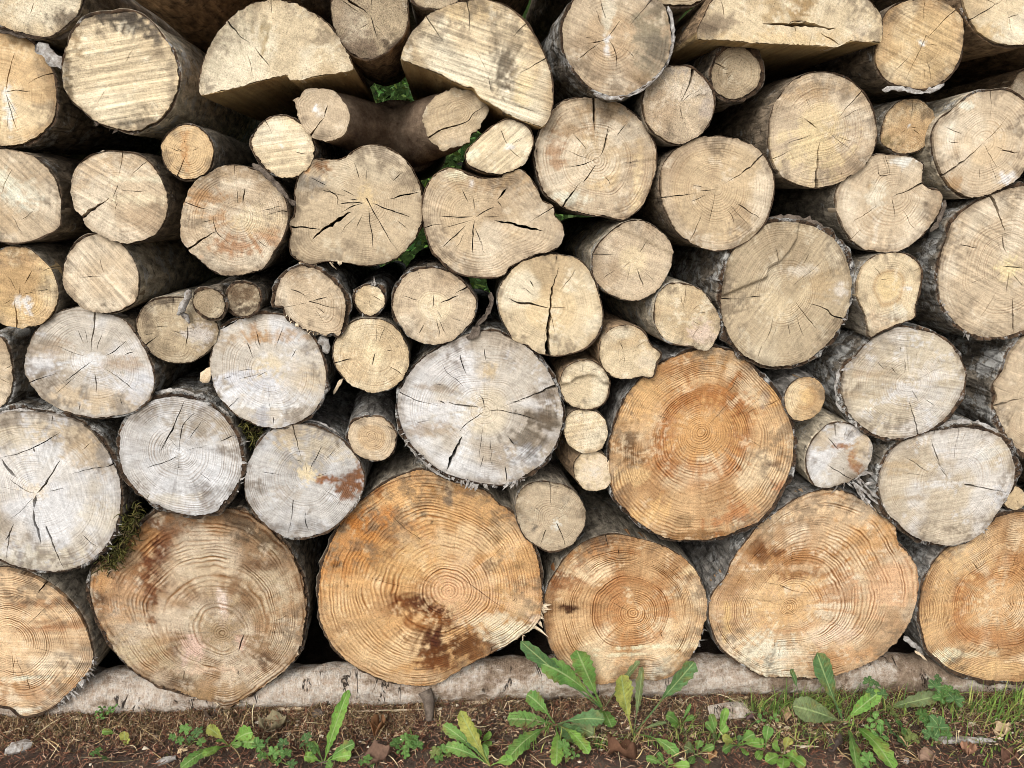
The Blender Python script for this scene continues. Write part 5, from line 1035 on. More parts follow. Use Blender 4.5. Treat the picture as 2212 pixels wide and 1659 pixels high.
for _k, _S in enumerate(LOGS):
    build_log(_S, _k)

# ------------------------------------------------------------------ forked trunk: two sawn stems that meet behind
FORK = [dict(LOGS[0]), dict(LOGS[0])]
FORK[0].update(halo=None, knots=(), knots_m=(), pal='tan', pts=a1(330, 590, 420, 575, 500, 585, 560, 630, 610, 700, 625, 780, 605, 860, 560, 900, 480, 922, 410, 910, 350, 870, 310, 820, 290, 770, 280, 700, 268, 664, 248, 655, 300, 635), p=6, pith=a1(450, 730), ring=.4, sp=5, saw=.2, spk=.3, ridge=None, tilt=(.03, 0), rough=1.,
               stains=[(a1(405, 712), 6, 6, (252, 250, 246), .95), (a1(430, 740), 8, 6, (240, 232, 218), .7)], cracks=[(a1(370, 890, 410, 830, 455, 765), 4, 1), (a1(480, 685, 455, 765), 2, 0)], heart=None, patch=.5, steps=(), ang=20)
FORK[1].update(halo=None, knots=(), knots_m=(), pal='drab', pts=a1(1290, 580, 1390, 590, 1440, 610, 1490, 660, 1532, 710, 1500, 790, 1460, 850, 1420, 885, 1410, 930, 1360, 950, 1290, 960, 1230, 980, 1170, 930, 1130, 870, 1108, 800, 1110, 740, 1150, 670, 1210, 610), p=5, pith=a1(1340, 740), ring=.4, sp=5, saw=.3, ang=-20, spk=.3, ridge=None, tilt=(-.03, 0), rough=1.6,
               stains=[(a1(1300, 900), 40, 20, (222, 200, 168), .6)], cracks=[(a1(1110, 910, 1160, 890, 1220, 850, 1300, 825, 1400, 790, 1440, 740, 1515, 690), 4, 1)], heart=(1., (200, 172, 130)), patch=.6, steps=())


def build_fork():
    Ys = [-S['p'] * .011 for S in FORK]
    Ps = [spline(to_xz(S['pts'], y), .5, 8) for S, y in zip(FORK, Ys)]
    joint = at(862, 300, .34)
    origin = np.array([joint[0], -.06, min(P[:, 1].min() for P in Ps)])
    root = obj("forked_log", None, loc=origin)
    tag(root, "forked trunk with two sawn stems joined in a V, under the half-round logs", "log", "logs stacked in the pile")
    V, F = [], []
    n = 40
    th = np.linspace(0, 2 * np.pi, n, endpoint=False)
    for kk, (S, y, P) in enumerate(zip(FORK, Ys, Ps)):
        cr = [(to_xz(c, y), w * 1.15e-3, op) for c, w, op in S['cracks']]
        st = [(to_xz(c, y)[0], rx * 1.2e-3, rz * 1.2e-3, col, s) for c, rx, rz, col, s in S['stains']]
        obj("cut_face", face_mesh(S, 200 + kk, origin, y, P, cr, st, to_xz(S['pith'], y)[0], [], .03), root)
        O = resample(P, None, True, n)
        c0_ = O.mean(0)
        ang = np.arctan2(O[:, 1] - c0_[1], O[:, 0] - c0_[0])
        Rm = np.linalg.norm(O - c0_, axis=1).mean()
        base = len(V)
        steps = np.linspace(0, 1, 16)
        for j, t in enumerate(steps):
            c = (1 - t) ** 2 * np.array([c0_[0], y + .014, c0_[1]]) + 2 * t * (1 - t) * np.array([c0_[0] * .75 + joint[0] * .25, y + .2, c0_[1]]) + t * t * joint
            w = sstep(0, .35, t)
            rad = Rm * (1 + .25 * t)
            off = (O - c0_) * (1 - w) + np.stack([np.cos(ang), np.sin(ang)], 1) * rad * w
            for q in off:
                V.append((c[0] + q[0], c[1], c[2] + q[1]))
        for j in range(15):
            for i in range(n):
                F.append((base + j * n + i, base + j * n + (i + 1) % n, base + (j + 1) * n + (i + 1) % n, base + (j + 1) * n + i))
        F.append(tuple(range(base + n - 1, base - 1, -1)))
        F.append(tuple(range(base + 15 * n, base + 16 * n)))
    base = len(V)
    for j, t in enumerate(np.linspace(0, 1, 10)):
        c = joint + np.array([0.0, -.05 + .75 * t, .0])
        for a in th:
            V.append((c[0] + .135 * math.cos(a), c[1], c[2] + .10 * math.sin(a)))
    for j in range(9):
        for i in range(n):
            F.append((base + j * n + i, base + j * n + (i + 1) % n, base + (j + 1) * n + (i + 1) % n, base + (j + 1) * n + i))
    F.append(tuple(range(base + n - 1, base - 1, -1)))
    F.append(tuple(range(base + 9 * n, base + 10 * n)))
    me = make_mesh("bark", np.array(V) - origin, F, M_FORK)
    o = obj("bark", me, root)
    md = o.modifiers.new("weld", 'REMESH')
    md.mode = 'VOXEL'
    md.voxel_size = .009
    md.use_smooth_shade = True
    sm = o.modifiers.new("soften", 'SMOOTH')
    sm.factor = .5
    sm.iterations = 6


build_fork()

# ------------------------------------------------------------------ the pile goes on past the frame
_far = [(330, -135, 128), (620, -150, 110), (860, -215, 95), (1080, -170, 115), (1330, -235, 105), (1560, -230, 95), (1830, -130, 95), (2060, -130, 80),
        (-260, 190, 125), (-270, 450, 130), (-230, 690, 110), (-270, 900, 110), (-300, 1150, 130), (-330, 1430, 150), (-150, -60, 90),
        (2400, 20, 130), (2370, 260, 105), (2440, 480, 130), (2400, 760, 120), (2440, 1010, 130), (2460, 1290, 150), (2230, 195, 46)]
for _i, (cx, cy, r) in enumerate(_far):
    rs = np.random.RandomState(70 + _i)
    pts = [(cx + r * (1 + .06 * rs.uniform(-1, 1)) * math.cos(a), cy + r * (1 + .06 * rs.uniform(-1, 1)) * math.sin(a)) for a in np.linspace(0, 6.283, 14, endpoint=False)]
    S = dict(LOGS[0])
    S.update(halo=None, knots=(), knots_m=(), name='log', label="log stacked beyond the edge of the picture, further along the pile", pts=pts, p=3, pal=['cream', 'tan', 'grey', 'pine'][_i % 4], bark=['brown', 'dark', 'grey'][_i % 3],
             tb=3, big=1, pith=None, ring=.5, stains=(), cracks=(), auto=4, heart=None, split=None, corner=False, ridge=None, steps=(), axis=(0, 0), tilt=None)
    if _i < 8 and _i not in (2, 3):
        S['axis'] = (0, -.12)
    if _i == 0:
        S['axis'] = (.06, -.10)
        S['label'] = "dark log above the ridged log, only its shadowed underside in view"
    if _i == 21:
        S['label'] = "rough brown log behind the right edge, under the top right corner log"
        S['p'] = -6
        S['bark'] = 'brown'
    o = build_log(S, 100 + _i)
    o["group"] = 'logs stacked in the pile' if _i in (0, 21) else 'logs past the frame'


# ------------------------------------------------------------------ bark flakes, strips and frayed fibres (parts of their logs)
def find_log(sub):
    for L in LOG_OUT:
        if sub in L[3]['label']:
            return L
    raise KeyError(sub)


def bark_of(root):
    return next(c for c in root.children if c.name.split('.')[0] == 'bark')


def ribbon(name, sub, px, width, dy=-.006, mat=None, curl=.2, thick=.0018, back=0.0, seed=0):
    root, P, Yf, S, origin = find_log(sub)
    L = np.array(px, float)
    Y = np.linspace(Yf + dy, Yf + dy + back, len(L))
    W = np.stack([at(a, b, y) for (a, b), y in zip(L, Y)])
    Q = resample(spline(W, .5, 6, False), .007, False)
    if len(Q) < 4:
        Q = resample(Q, None, False, 5)
    n = len(Q)
    tg = np.gradient(Q, axis=0)
    tg /= np.linalg.norm(tg, axis=1)[:, None] + 1e-9
    view = np.array([0, -1.0, 0.15])
    sd = np.cross(tg, view)
    sd /= np.linalg.norm(sd, axis=1)[:, None] + 1e-9
    nn = np.cross(sd, tg)
    idx = np.arange(n)
    w = width * 1.2e-3 * .5 * (.25 + 1.3 * vnoise(idx * 1.1, idx * 0, seed + 3)) * np.clip(np.minimum(idx + .8, n - idx - .2) / 2.2, .25, 1)
    V = []
    for u in (-1, -.4, .3, 1):
        for side in (0, 1):
            jit = (vnoise(idx * 1.3, idx * 0 + u * 7, seed + 8) - .5) * .008
            V.append(Q + sd * (w * u * (.7 + .6 * vnoise(idx * 1.7, idx * 0 + u * 3, seed + 12)))[:, None] + nn * (curl * w * (u * u - .4) + jit - side * thick)[:, None])
    V = np.concatenate(V)
    F = []

    def id_(c, s, i):
        return (c * 2 + s) * n + i
    for i in range(n - 1):
        for c in range(3):
            F.append((id_(c, 0, i), id_(c + 1, 0, i), id_(c + 1, 0, i + 1), id_(c, 0, i + 1)))
            F.append((id_(c, 1, i + 1), id_(c + 1, 1, i + 1), id_(c + 1, 1, i), id_(c, 1, i)))
        F.append((id_(0, 1, i), id_(0, 0, i), id_(0, 0, i + 1), id_(0, 1, i + 1)))
        F.append((id_(3, 0, i), id_(3, 1, i), id_(3, 1, i + 1), id_(3, 0, i + 1)))
    for i in (0, n - 1):
        for c in range(3):
            f = (id_(c, 1, i), id_(c + 1, 1, i), id_(c + 1, 0, i), id_(c, 0, i))
            F.append(f if i == 0 else f[::-1])
    return obj(name, make_mesh(name, V - origin, F, mat or M_FLAKE), bark_of(root))


ribbon("bark_flake", "second from the top on the left", a0(245, 285, 300, 340, 350, 390, 410, 440), 22, -.01, M_FLAKE)
ribbon("bark_flap", "cut off by the top left corner", a0(-20, 185, 100, 215, 220, 245, 340, 245, 420, 220, 480, 175), 11, .004, M_CURL, back=.02)
ribbon("bark_strip", "brown smears and two", a1(-10, 1070, 60, 1120, 130, 1190, 210, 1280, 270, 1345), 10, -.012, M_CURL)
ribbon("peeling_twig", "kidney-shaped", b0(1240, 235, 1215, 290, 1190, 340, 1160, 400), 13, -.03, M_FLAKE, curl=-.8)
ribbon("peeling_twig", "kidney-shaped", b0(1170, 380, 1205, 400, 1235, 455), 10, -.02, M_FLAKE, curl=-.8)
ribbon("bark_flake", "chalky streaks", b0(1315, 835, 1350, 790, 1385, 745), 20, -.004, M_CHIP)
ribbon("bark_flake", "chalky streaks", b1(430, 540, 460, 580, 478, 650), 18, .0, M_FLAKE)
ribbon("bark_strip", "chalky streaks", b1(580, 815, 545, 865, 520, 915), 7, .03, M_CHIP)
ribbon("bark_strip", "double crack", b1(1545, 250, 1550, 320, 1515, 400, 1460, 460, 1400, 545, 1350, 560), 9, .02, M_CURL, curl=.9)
ribbon("bark_strip", "double crack", b1(1470, 470, 1440, 520, 1390, 550), 17, .0, M_CURL, curl=.6)
ribbon("bark_strip", "long diagonal crack, in the gap", a3(785, 590, 860, 575, 960, 590, 1040, 605, 1130, 580, 1190, 550), 9, -.004, M_FLAKE)
ribbon("bark_flake", "cut off by the lower right corner", c3(975, 912, 1010, 935, 1050, 972), 6, -.015, M_CHIP)
ribbon("bark_flake", "cut off by the lower right corner", c3(905, 820, 950, 860, 1000, 900, 1030, 950), 12, .03, M_FLAKE)
ribbon("bark_edge", "notched tan log", a3(1195, 1305, 1185, 1370, 1150, 1450, 1100, 1515), 10, .004, M_CURL)
ribbon("bark_edge", "white-ringed pith", a2(1045, 40, 1072, 130, 1078, 230, 1065, 340, 1040, 420), 7, .0, M_FLAKE)
ribbon("bark_edge", "white-ringed pith", a2(1020, 440, 950, 520, 860, 590, 760, 630, 640, 640, 560, 610), 7, .002, M_FLAKE)
ribbon("bark_edge", "angular stepped cut", a3(0, 1455, 90, 1430, 200, 1425, 300, 1440, 380, 1480, 450, 1535), 13, .01, M_CURL)
ribbon("bark_edge", "crack below its pith", b3(565, 695, 510, 770, 488, 860, 495, 950, 540, 1040), 11, .006, M_FLAKE)
ribbon("bark_edge", "radial streaks above", b3(1140, 1135, 1250, 1100, 1380, 1100, 1500, 1140, 1600, 1215), 10, .01, M_FLAKE)
ribbon("bark_edge", "radial cracks and shredded", b1(960, 1140, 1000, 1230, 1080, 1330, 1170, 1410, 1280, 1470), 8, .008, M_FLAKE)
ribbon("bark_edge", "bright white pith", b0(985, 935, 1090, 900, 1200, 905, 1320, 940, 1430, 1010, 1510, 1090), 12, .012, M_FLAKE)
ribbon("bark_edge", "bright white pith", b0(1540, 1180, 1585, 1260, 1590, 1340), 7, .008, M_FLAKE)
ribbon("bark_edge", "two chestnut-brown", b1(330, 1095, 430, 1110, 530, 1170, 590, 1215), 9, .02, M_FLAKE)
ribbon("bark_edge", "forked cracks and mossy", b0(-10, 1040, 150, 1018, 300, 1022, 430, 1055), 7, .004, M_FLAKE)
ribbon("bark_edge", "cut off by the lower right corner", c3(1050, 440, 1010, 560, 990, 680, 1010, 800, 1040, 890), 10, .01, M_CURL)
for _i, px in enumerate((b3(590, 1490, 660, 1540, 720, 1600, 775, 1645), b3(600, 1500, 640, 1570, 690, 1640), b3(640, 1450, 690, 1430, 735, 1440), b3(650, 1520, 700, 1500, 740, 1490), b3(620, 1520, 680, 1600, 740, 1680), b3(640, 1470, 720, 1560, 770, 1600), b3(600, 1480, 650, 1440, 690, 1420))):
    ribbon("bark_shred", "rusty ring stain", px, 6, -.02 - .004 * (_i % 3), M_FLAKE, seed=_i)


def fray(sub, a0_, a1_, n, length, mat=M_FLAKE, seed=0, out=1.0):
    """torn fibres along part of a log's rim; angles in degrees, 0 to the right, 90 up"""
    root, P, Yf, S, origin = find_log(sub)
    c = P.mean(0)
    O = resample(P, .002)
    nm = normals2(O)
    an = np.degrees(np.arctan2(O[:, 1] - c[1], O[:, 0] - c[0])) % 360
    ok = np.where(((an - a0_) % 360) <= ((a1_ - a0_) % 360))[0]
    rs = np.random.RandomState(seed + 11)
    V, F = [], []
    for _ in range(n):
        i = rs.choice(ok)
        b = np.array([O[i, 0], Yf + rs.uniform(-.001, .012), O[i, 1]]) + np.array([nm[i, 0], 0, nm[i, 1]]) * rs.uniform(-.003, .004)
        d = np.array([nm[i, 0] * out + rs.normal(0, .5), rs.uniform(-.8, .2), nm[i, 1] * out + rs.normal(0, .5) - .15])
        d /= np.linalg.norm(d)
        s = np.cross(d, rs.normal(0, 1, 3))
        s /= np.linalg.norm(s) + 1e-9
        L = length * rs.uniform(.2, 1.3) ** 1.5 + .003
        w = rs.uniform(.0015, .007)
        bend = rs.normal(0, .35, 3) * L
        k = len(V)
        u = np.cross(s, d)
        p1 = b + d * L * .55 + bend * .3
        p2 = b + d * L + bend
        V += [b - s * w, b + s * w, b + u * w * .6, p1 - s * w * .8, p1 + s * w * .8, p1 + u * w * .5, p2]
        F += [(k, k + 1, k + 4, k + 3), (k + 1, k + 2, k + 5, k + 4), (k + 2, k, k + 3, k + 5), (k + 3, k + 4, k + 6), (k + 4, k + 5, k + 6), (k + 5, k + 3, k + 6)]
    o = obj("frayed_bark", make_mesh("frayed_bark", np.array(V) - origin, F, mat, False), bark_of(root))
    o["kind"] = "stuff"


fray("radial cracks and shredded", 225, 300, 59, 0.0120, seed=1)
fray("radial cracks and shredded", 190, 225, 14, 0.0090, seed=2)
fray("bottom left corner with frayed", 280, 345, 38, 0.0195, seed=3)
fray("angular stepped cut", 285, 20, 42, 0.0105, seed=4)
fray("huge amber log", 322, 345, 21, 0.0225, M_CHIP, seed=5)
fray("medium orange log", 325, 350, 17, 0.0150, seed=6)
fray("crack below its pith", 150, 250, 24, 0.0090, seed=7)
fray("radial streaks above", 180, 330, 21, 0.0075, seed=8)
fray("broad dark crack", 200, 290, 21, 0.0090, seed=9)
fray("forked cracks and mossy", 285, 330, 21, 0.0135, seed=10)
fray("bright white pith", 300, 60, 17, 0.0105, seed=11)
fray("torn flat-cut lower edge", 200, 290, 24, 0.0090, M_CHIP, seed=12)
fray("rusty ring stain", 280, 340, 21, 0.0225, seed=13)
fray("tiny log with white bark", 60, 300, 14, 0.0075, seed=14)
fray("ridged saw marks", 230, 310, 14, 0.0075, M_CURL, seed=15)
fray("whitish lower left", 120, 200, 21, 0.0075, seed=16)
fray("wide bumpy-edged", 220, 260, 8, 0.0090, M_CHIP, seed=17)
fray("off-centre pith, bottom", 255, 300, 17, 0.0090, M_CHIP, seed=18)

# ------------------------------------------------------------------ ground, hillside behind, support pole
def ground_h(x, y):
    near = sstep(3.0, 1.2, np.abs(x)) * sstep(1.5, .8, np.abs(y + .3))
    h = (fbm(x * 5 + 30, y * 5 + 30, 77, 3) - .5) * .03 * near + (fbm(x * 34, y * 34, 78, 3) - .5) * .012 * near
    h = h + .020 * sstep(-.07, .03, y) * sstep(.25, .12, y) * near * (.4 + 1.2 * fbm(x * 7 + 3, y * 0, 79, 3))
    return h - .006 * near + G0 + GS * np.clip(x, -4, 4)


gx = np.unique(np.concatenate([np.linspace(-60, -2.6, 12), np.arange(-2.6, 2.8, .016), np.linspace(2.8, 60, 12)]))
gy = np.unique(np.concatenate([np.linspace(-60, -1.2, 12), np.arange(-1.2, .3, .016), np.linspace(.3, 60, 20)]))
GX, GY = np.meshgrid(gx, gy)
GV = np.stack([GX.ravel(), GY.ravel(), ground_h(GX.ravel(), GY.ravel())], 1)
_nx, _ny = len(gx), len(gy)
_i = np.arange(_nx * _ny).reshape(_ny, _nx)
GF = np.stack([_i[:-1, :-1].ravel(), _i[:-1, 1:].ravel(), _i[1:, 1:].ravel(), _i[1:, :-1].ravel()], 1)
tag(obj("ground", make_mesh("ground", GV, GF, M_SOIL)), "brown soil under needle litter in front of the pile", kind="structure")


# pale gravel sheet added out of view to bounce light up to the undersides
_tx, _ty = np.linspace(-9, 9, 120), np.linspace(-5.2, -1.0, 50)
TX, TY = np.meshgrid(_tx, _ty)
TZ = G0 + GS * np.clip(TX, -4, 4) + .012 + (fbm(TX * 6, TY * 6, 91, 3) - .5) * .02
_i = np.arange(TX.size).reshape(TX.shape)
TF = np.stack([_i[:-1, :-1].ravel(), _i[:-1, 1:].ravel(), _i[1:, 1:].ravel(), _i[1:, :-1].ravel()], 1)
tag(obj("path", make_mesh("path", np.stack([TX.ravel(), TY.ravel(), TZ.ravel()], 1), TF, mat_plain("bounce_gravel", (0.36, 0.34, 0.30), (0.27, 0.25, 0.21), 40, bump=.006))), "pale gravel sheet added out of view in front of the pile to bounce light", kind="structure")


def gpt(px, py, z=0.0):
    return on_z(px, py, z)


# wooded bank behind the pile
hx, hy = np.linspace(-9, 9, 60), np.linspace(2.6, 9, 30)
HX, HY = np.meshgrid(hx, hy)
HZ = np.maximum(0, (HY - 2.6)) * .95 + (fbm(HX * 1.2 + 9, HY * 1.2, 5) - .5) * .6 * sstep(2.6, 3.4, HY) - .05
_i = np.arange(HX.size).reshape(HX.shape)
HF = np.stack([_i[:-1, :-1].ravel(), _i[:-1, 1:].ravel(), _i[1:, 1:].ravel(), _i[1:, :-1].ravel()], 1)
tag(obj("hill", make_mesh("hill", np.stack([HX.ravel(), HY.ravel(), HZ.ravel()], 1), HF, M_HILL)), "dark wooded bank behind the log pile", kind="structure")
rs = np.random.RandomState(4)
N = 26000
c = np.stack([rs.uniform(-4, 4, N), rs.uniform(1.35, 2.6, N), rs.uniform(0, 1, N) ** .8 * 2.7], 1)
_h = rs.rand(N) < .55
_hy = rs.uniform(2.7, 5.5, N)
c[_h] = np.stack([rs.uniform(-3, 3, N), _hy, np.maximum(0, _hy - 2.6) * .95 + rs.uniform(-.1, .35, N)], 1)[_h]
a = rs.normal(0, 1, (N, 3))
a /= np.linalg.norm(a, axis=1)[:, None]
b = np.cross(a, rs.normal(0, 1, (N, 3)))
b /= np.linalg.norm(b, axis=1)[:, None]
L = (rs.uniform(.010, .028, N) * np.where(_h, 1.7, 1.0))[:, None]
V = np.stack([c - a * L, c + b * L * .45, c + a * L, c - b * L * .45], 1).reshape(-1, 3)
F = np.arange(4 * N).reshape(N, 4)
me = make_mesh("undergrowth", V, F, M_LEAF)
colr = lin((80, 116, 52)) * .75
attr(me, "lcol", np.repeat(colr * rs.uniform(.08, 1.5, (N, 1)) ** 1.5 * np.stack([rs.uniform(.7, 1.5, N), np.ones(N), rs.uniform(.6, 1.2, N)], 1), 4, 0), 'FLOAT_COLOR')
attr(me, "lpar", np.tile([[.5, .027, 0]], (4 * N, 1)))
tag(obj("undergrowth", me), "green undergrowth glimpsed through gaps behind the logs", "undergrowth", kind="stuff")


def tube(path, radii, n=10, cap=True, jitter=0.0, seed=0):
    path = np.asarray(path, float)
    m = len(path)
    tg = np.gradient(path, axis=0)
    tg /= np.linalg.norm(tg, axis=1)[:, None] + 1e-12
    ref = np.array([0.3, 0.2, 1.0]) if abs(tg[0][2]) < .8 else np.array([1.0, 0.1, 0])
    s = np.cross(tg, ref)
    s /= np.linalg.norm(s, axis=1)[:, None]
    u = np.cross(s, tg)
    th = np.linspace(0, 2 * np.pi, n, endpoint=False)
    V = []
    for j in range(m):
        r = radii[j] * (1 + jitter * (vnoise(np.cos(th) * 2 + j * .35, np.sin(th) * 2 + 5, seed) - .5) * 2)
        V.append(path[j] + (s[j] * np.cos(th)[:, None] + u[j] * np.sin(th)[:, None]) * np.asarray(r)[:, None])
    V = np.concatenate(V)
    F = []
    for j in range(m - 1):
        for i in range(n):
            F.append((j * n + i, (j + 1) * n + i, (j + 1) * n + (i + 1) % n, j * n + (i + 1) % n))
    if cap:
        F.append(tuple(range(n)))
        F.append(tuple(range((m - 1) * n + n - 1, (m - 1) * n - 1, -1)))
    return V, F


xs = np.linspace(-2.6, 2.8, 520)
pole_path = np.stack([xs, .075 + .012 * np.sin(xs * 1.7), G0 + GS * xs + .056 + .005 * np.sin(xs * 2.3 + 1)], 1)
pr = .061 + .006 * (vnoise(xs * 3, xs * 0, 3) - .5)
V, F = tube(pole_path, pr, 48, True, .09, 6)
_c = np.repeat(pole_path, 48, 0)
_d = V - _c
V = _c + _d * (1 + .16 * (fbm(V[:, 0] * 22, V[:, 2] * 60 + V[:, 1] * 30, 61, 4) - .5) + .10 * (fbm(V[:, 0] * 5, V[:, 2] * 20, 62, 2) - .5))[:, None]
po = np.array([0, .085, 0.0])
pole = obj("support_pole", None, loc=po)
tag(pole, "pale weathered pole lying crosswise on the ground under the bottom logs", "pole")
obj("bark", make_mesh("bark", V - po, F, M_POLE), pole)
tw = np.stack([at(918, 1492, .01), at(925, 1512, -.005), at(927, 1530, -.025), at(928, 1558, -.05)])
V, F = tube(resample(spline(tw, .5, 6, False), .006, False), np.linspace(.021, .010, len(resample(spline(tw, .5, 6, False), .006, False))), 9, True, .18, 3)
obj("twig_stub", make_mesh("twig_stub", V - po, F, M_CURL), pole)
# ------------------------------------------------------------------ litter
rs = np.random.RandomState(8)


def strips(N, P, L, W, col, bend, up=.15, flat=True, seed=1, segs=2):
    """thin curved strips lying about"""
    r = np.random.RandomState(seed)
    th = r.uniform(0, 6.283, N)
    d = np.stack([np.cos(th), np.sin(th), r.normal(0, up, N)], 1)
    s = np.stack([-np.sin(th), np.cos(th), r.normal(0, .6, N)], 1)
    s /= np.linalg.norm(s, axis=1)[:, None]
    bd = s * r.normal(0, bend, N)[:, None] + np.array([0, 0, 1]) * np.abs(r.normal(0, bend * .6, N))[:, None]
    rows = []
    for j in range(segs + 1):
        t = j / segs - .5
        q = P + d * (L * t)[:, None] + bd * (L * (t * t - .25) * -2)[:, None]
        w = W * (1 - .55 * abs(2 * t) ** 2)
        rows.append(q - s * w[:, None])
        rows.append(q + s * w[:, None])
    m = len(rows)
    V = np.stack(rows, 1).reshape(-1, 3)
    b = np.arange(N)[:, None] * m
    F = np.concatenate([b + np.array([[2 * j, 2 * j + 1, 2 * j + 3, 2 * j + 2]]) for j in range(segs)])
    C = np.repeat(col, m, 0)
    return V, F, C


def pick_cols(N, cols, r, k=1.0):
    c = np.array([lin(x, k) for x in cols])
    return c[r.randint(0, len(c), N)] * r.uniform(.7, 1.3, (N, 1))


N = 40000
P = np.stack([rs.uniform(-2.1, 2.3, N), -.62 + .72 * rs.rand(N) ** .9, np.zeros(N)], 1)
P[:, 2] = ground_h(P[:, 0], P[:, 1]) + rs.uniform(0, .012, N)
V, F, C = strips(N, P, rs.uniform(.008, .026, N), rs.uniform(.0007, .0014, N), pick_cols(N, [(122, 82, 64), (138, 98, 78), (96, 68, 56), (150, 116, 94), (84, 64, 56), (170, 144, 120), (112, 72, 56)], rs), .25, .22, seed=5)
me = make_mesh("needle_litter", V, F, M_VCOL, False)
attr(me, "vcol", C, 'FLOAT_COLOR')
tag(obj("needle_litter", me), "reddish brown fallen needles covering the soil", "needles", kind="stuff")

# straw-coloured dry moss and grass along the pole, mostly to the left
N = 15000
px = np.concatenate([rs.uniform(-40, 900, int(N * .6)), rs.uniform(900, 2260, N - int(N * .6))])
py = 1545 + np.abs(rs.normal(0, 32, N)) - .020 * px
g = gpt(px, py)
g[:, 2] = ground_h(g[:, 0], g[:, 1]) + rs.uniform(.0, .02, N)
V, F, C = strips(N, g, rs.uniform(.008, .03, N), rs.uniform(.0006, .0014, N), pick_cols(N, [(128, 104, 76), (100, 84, 60), (152, 128, 96), (86, 78, 50), (118, 84, 64), (170, 150, 122), (98, 70, 56), (112, 78, 60)], rs), .5, .7, seed=6, segs=3)
me = make_mesh("dry_moss", V, F, M_VCOL, False)
attr(me, "vcol", C, 'FLOAT_COLOR')
tag(obj("dry_moss", me), "straw-coloured dry moss along the foot of the pole", "moss", kind="stuff")

# crumbs of bark and pale wood
N = 2600
px, py = rs.uniform(-40, 2260, N), 1540 + np.abs(rs.normal(0, 45, N)) - .012 * rs.uniform(0, 2212, N)
g = gpt(px, py)
sz = np.abs(rs.normal(0, .0022, N)) + .0012
tet = np.array([[1, .2, -.3], [-.8, .7, -.3], [-.5, -.9, -.3], [.2, .1, .6], [.6, -.6, .2]])
V = np.zeros((N, 5, 3))
for j in range(5):
    V[:, j] = tet[j] * sz[:, None] * rs.uniform(.5, 1.8, (N, 3))
th = rs.uniform(0, 6.28, N)
cs, sn = np.cos(th)[:, None], np.sin(th)[:, None]
X, Y = V[..., 0] * cs - V[..., 1] * sn, V[..., 0] * sn + V[..., 1] * cs
V[..., 0], V[..., 1] = X * 1.6, Y
g[:, 2] = ground_h(g[:, 0], g[:, 1]) + .006
V = (V + g[:, None]).reshape(-1, 3)
b = np.arange(N)[:, None] * 5
F = np.concatenate([b + np.array([q]) for q in ((0, 1, 3), (1, 2, 3), (2, 4, 3), (4, 0, 3), (2, 0, 4), (0, 2, 1))])
me = make_mesh("wood_crumbs", V, F, M_VCOL, False)
attr(me, "vcol", np.repeat(pick_cols(N, [(186, 164, 130), (150, 126, 100), (110, 90, 74), (200, 188, 166), (90, 74, 64), (160, 138, 110)], rs), 5, 0), 'FLOAT_COLOR')
tag(obj("wood_crumbs", me), "crumbs of bark and pale sawn wood on the soil", "wood crumbs", kind="stuff")


def chunk(name, label, cat, px, py, w, h, d, mat, rot=0.0, seed=0, z=.0, grp=None, nx=5):
    r = np.random.RandomState(seed + 50)
    g = gpt(px, py)
    g[2] = ground_h(g[0:1], g[1:2])[0] + z
    V, F = [], []
    n = 9
    for j in range(nx):
        t = j / (nx - 1)
        for i in range(n):
            a = 6.283 * i / n
            rr = (abs(math.cos(a)) ** 3 + abs(math.sin(a)) ** 3) ** (-1 / 3.0) * r.uniform(.72, 1.12)
            e = .75 if j in (0, nx - 1) else 1
            V.append(((t - .5) * w + (r.uniform(-.12, .12) * w if j in (0, nx - 1) else 0), math.cos(a) * rr * d * .5 * e, (math.sin(a) * rr * .5 + .5) * h * e))
    V = np.array(V)
    for j in range(nx - 1):
        for i in range(n):
            F.append((j * n + i, (j + 1) * n + i, (j + 1) * n + (i + 1) % n, j * n + (i + 1) % n))
    F.append(tuple(range(n)))
    F.append(tuple(range(nx * n - 1, (nx - 1) * n - 1, -1)))
    o = obj(name, make_mesh(name, V, F, mat, False), loc=g)
    o.rotation_euler = (r.uniform(-.15, .15), r.uniform(-.1, .1), rot)
    tag(o, label, cat, grp)
    return o


chunk("wood_chip", "large white wood chunk on the needles near the lower left corner", "wood chip", 42, 1618, .056, .03, .035, M_FLAKE, .3, 1)
chunk("wood_chip", "pale grey chip lying on bare needles left of the first small weeds", "wood chip", 359, 1640, .042, .014, .018, M_FLAKE, .6, 2)
chunk("wood_chip", "whitish chip on the moss under the huge brown log", "wood chip", 468, 1546, .028, .014, .02, M_FLAKE, .2, 3)
chunk("wood_chip", "yellow sliver of wood beside the whitish chip under the huge brown log", "wood chip", 490, 1541, .04, .006, .01, M_CHIP, .5, 4)
chunk("wood_chip", "cream chip on the soil left of the pole's twig stub", "wood chip", 826, 1552, .03, .012, .026, M_CHIP, 1.0, 5)
chunk("pebble", "rounded pinkish pebble on the soil left of the tall single leaf", "pebble", 688, 1550, .03, .02, .026, M_CURL, .4, 6)
chunk("wood_chip", "long flat tan bark scrap on the soil under the amber log", "wood chip", 630, 1540, .075, .012, .02, M_CHIP, .15, 7)
chunk("stick", "short weathered grey stick lying at right among grass and dry leaves", "stick", 2083, 1598, .14, .017, .02, M_FLAKE, -.18, 8, nx=8)
chunk("wood_block", "short cut-off wood block lying against the pole, right of the big dandelion", "wood block", 1577, 1548, .11, .042, .05, M_POLE, .12, 9)
chunk("wood_chip", "thin white splinter on the soil below the yellowing dandelion leaf", "wood chip", 1740, 1613, .06, .004, .006, M_CHIP, -.15, 10)
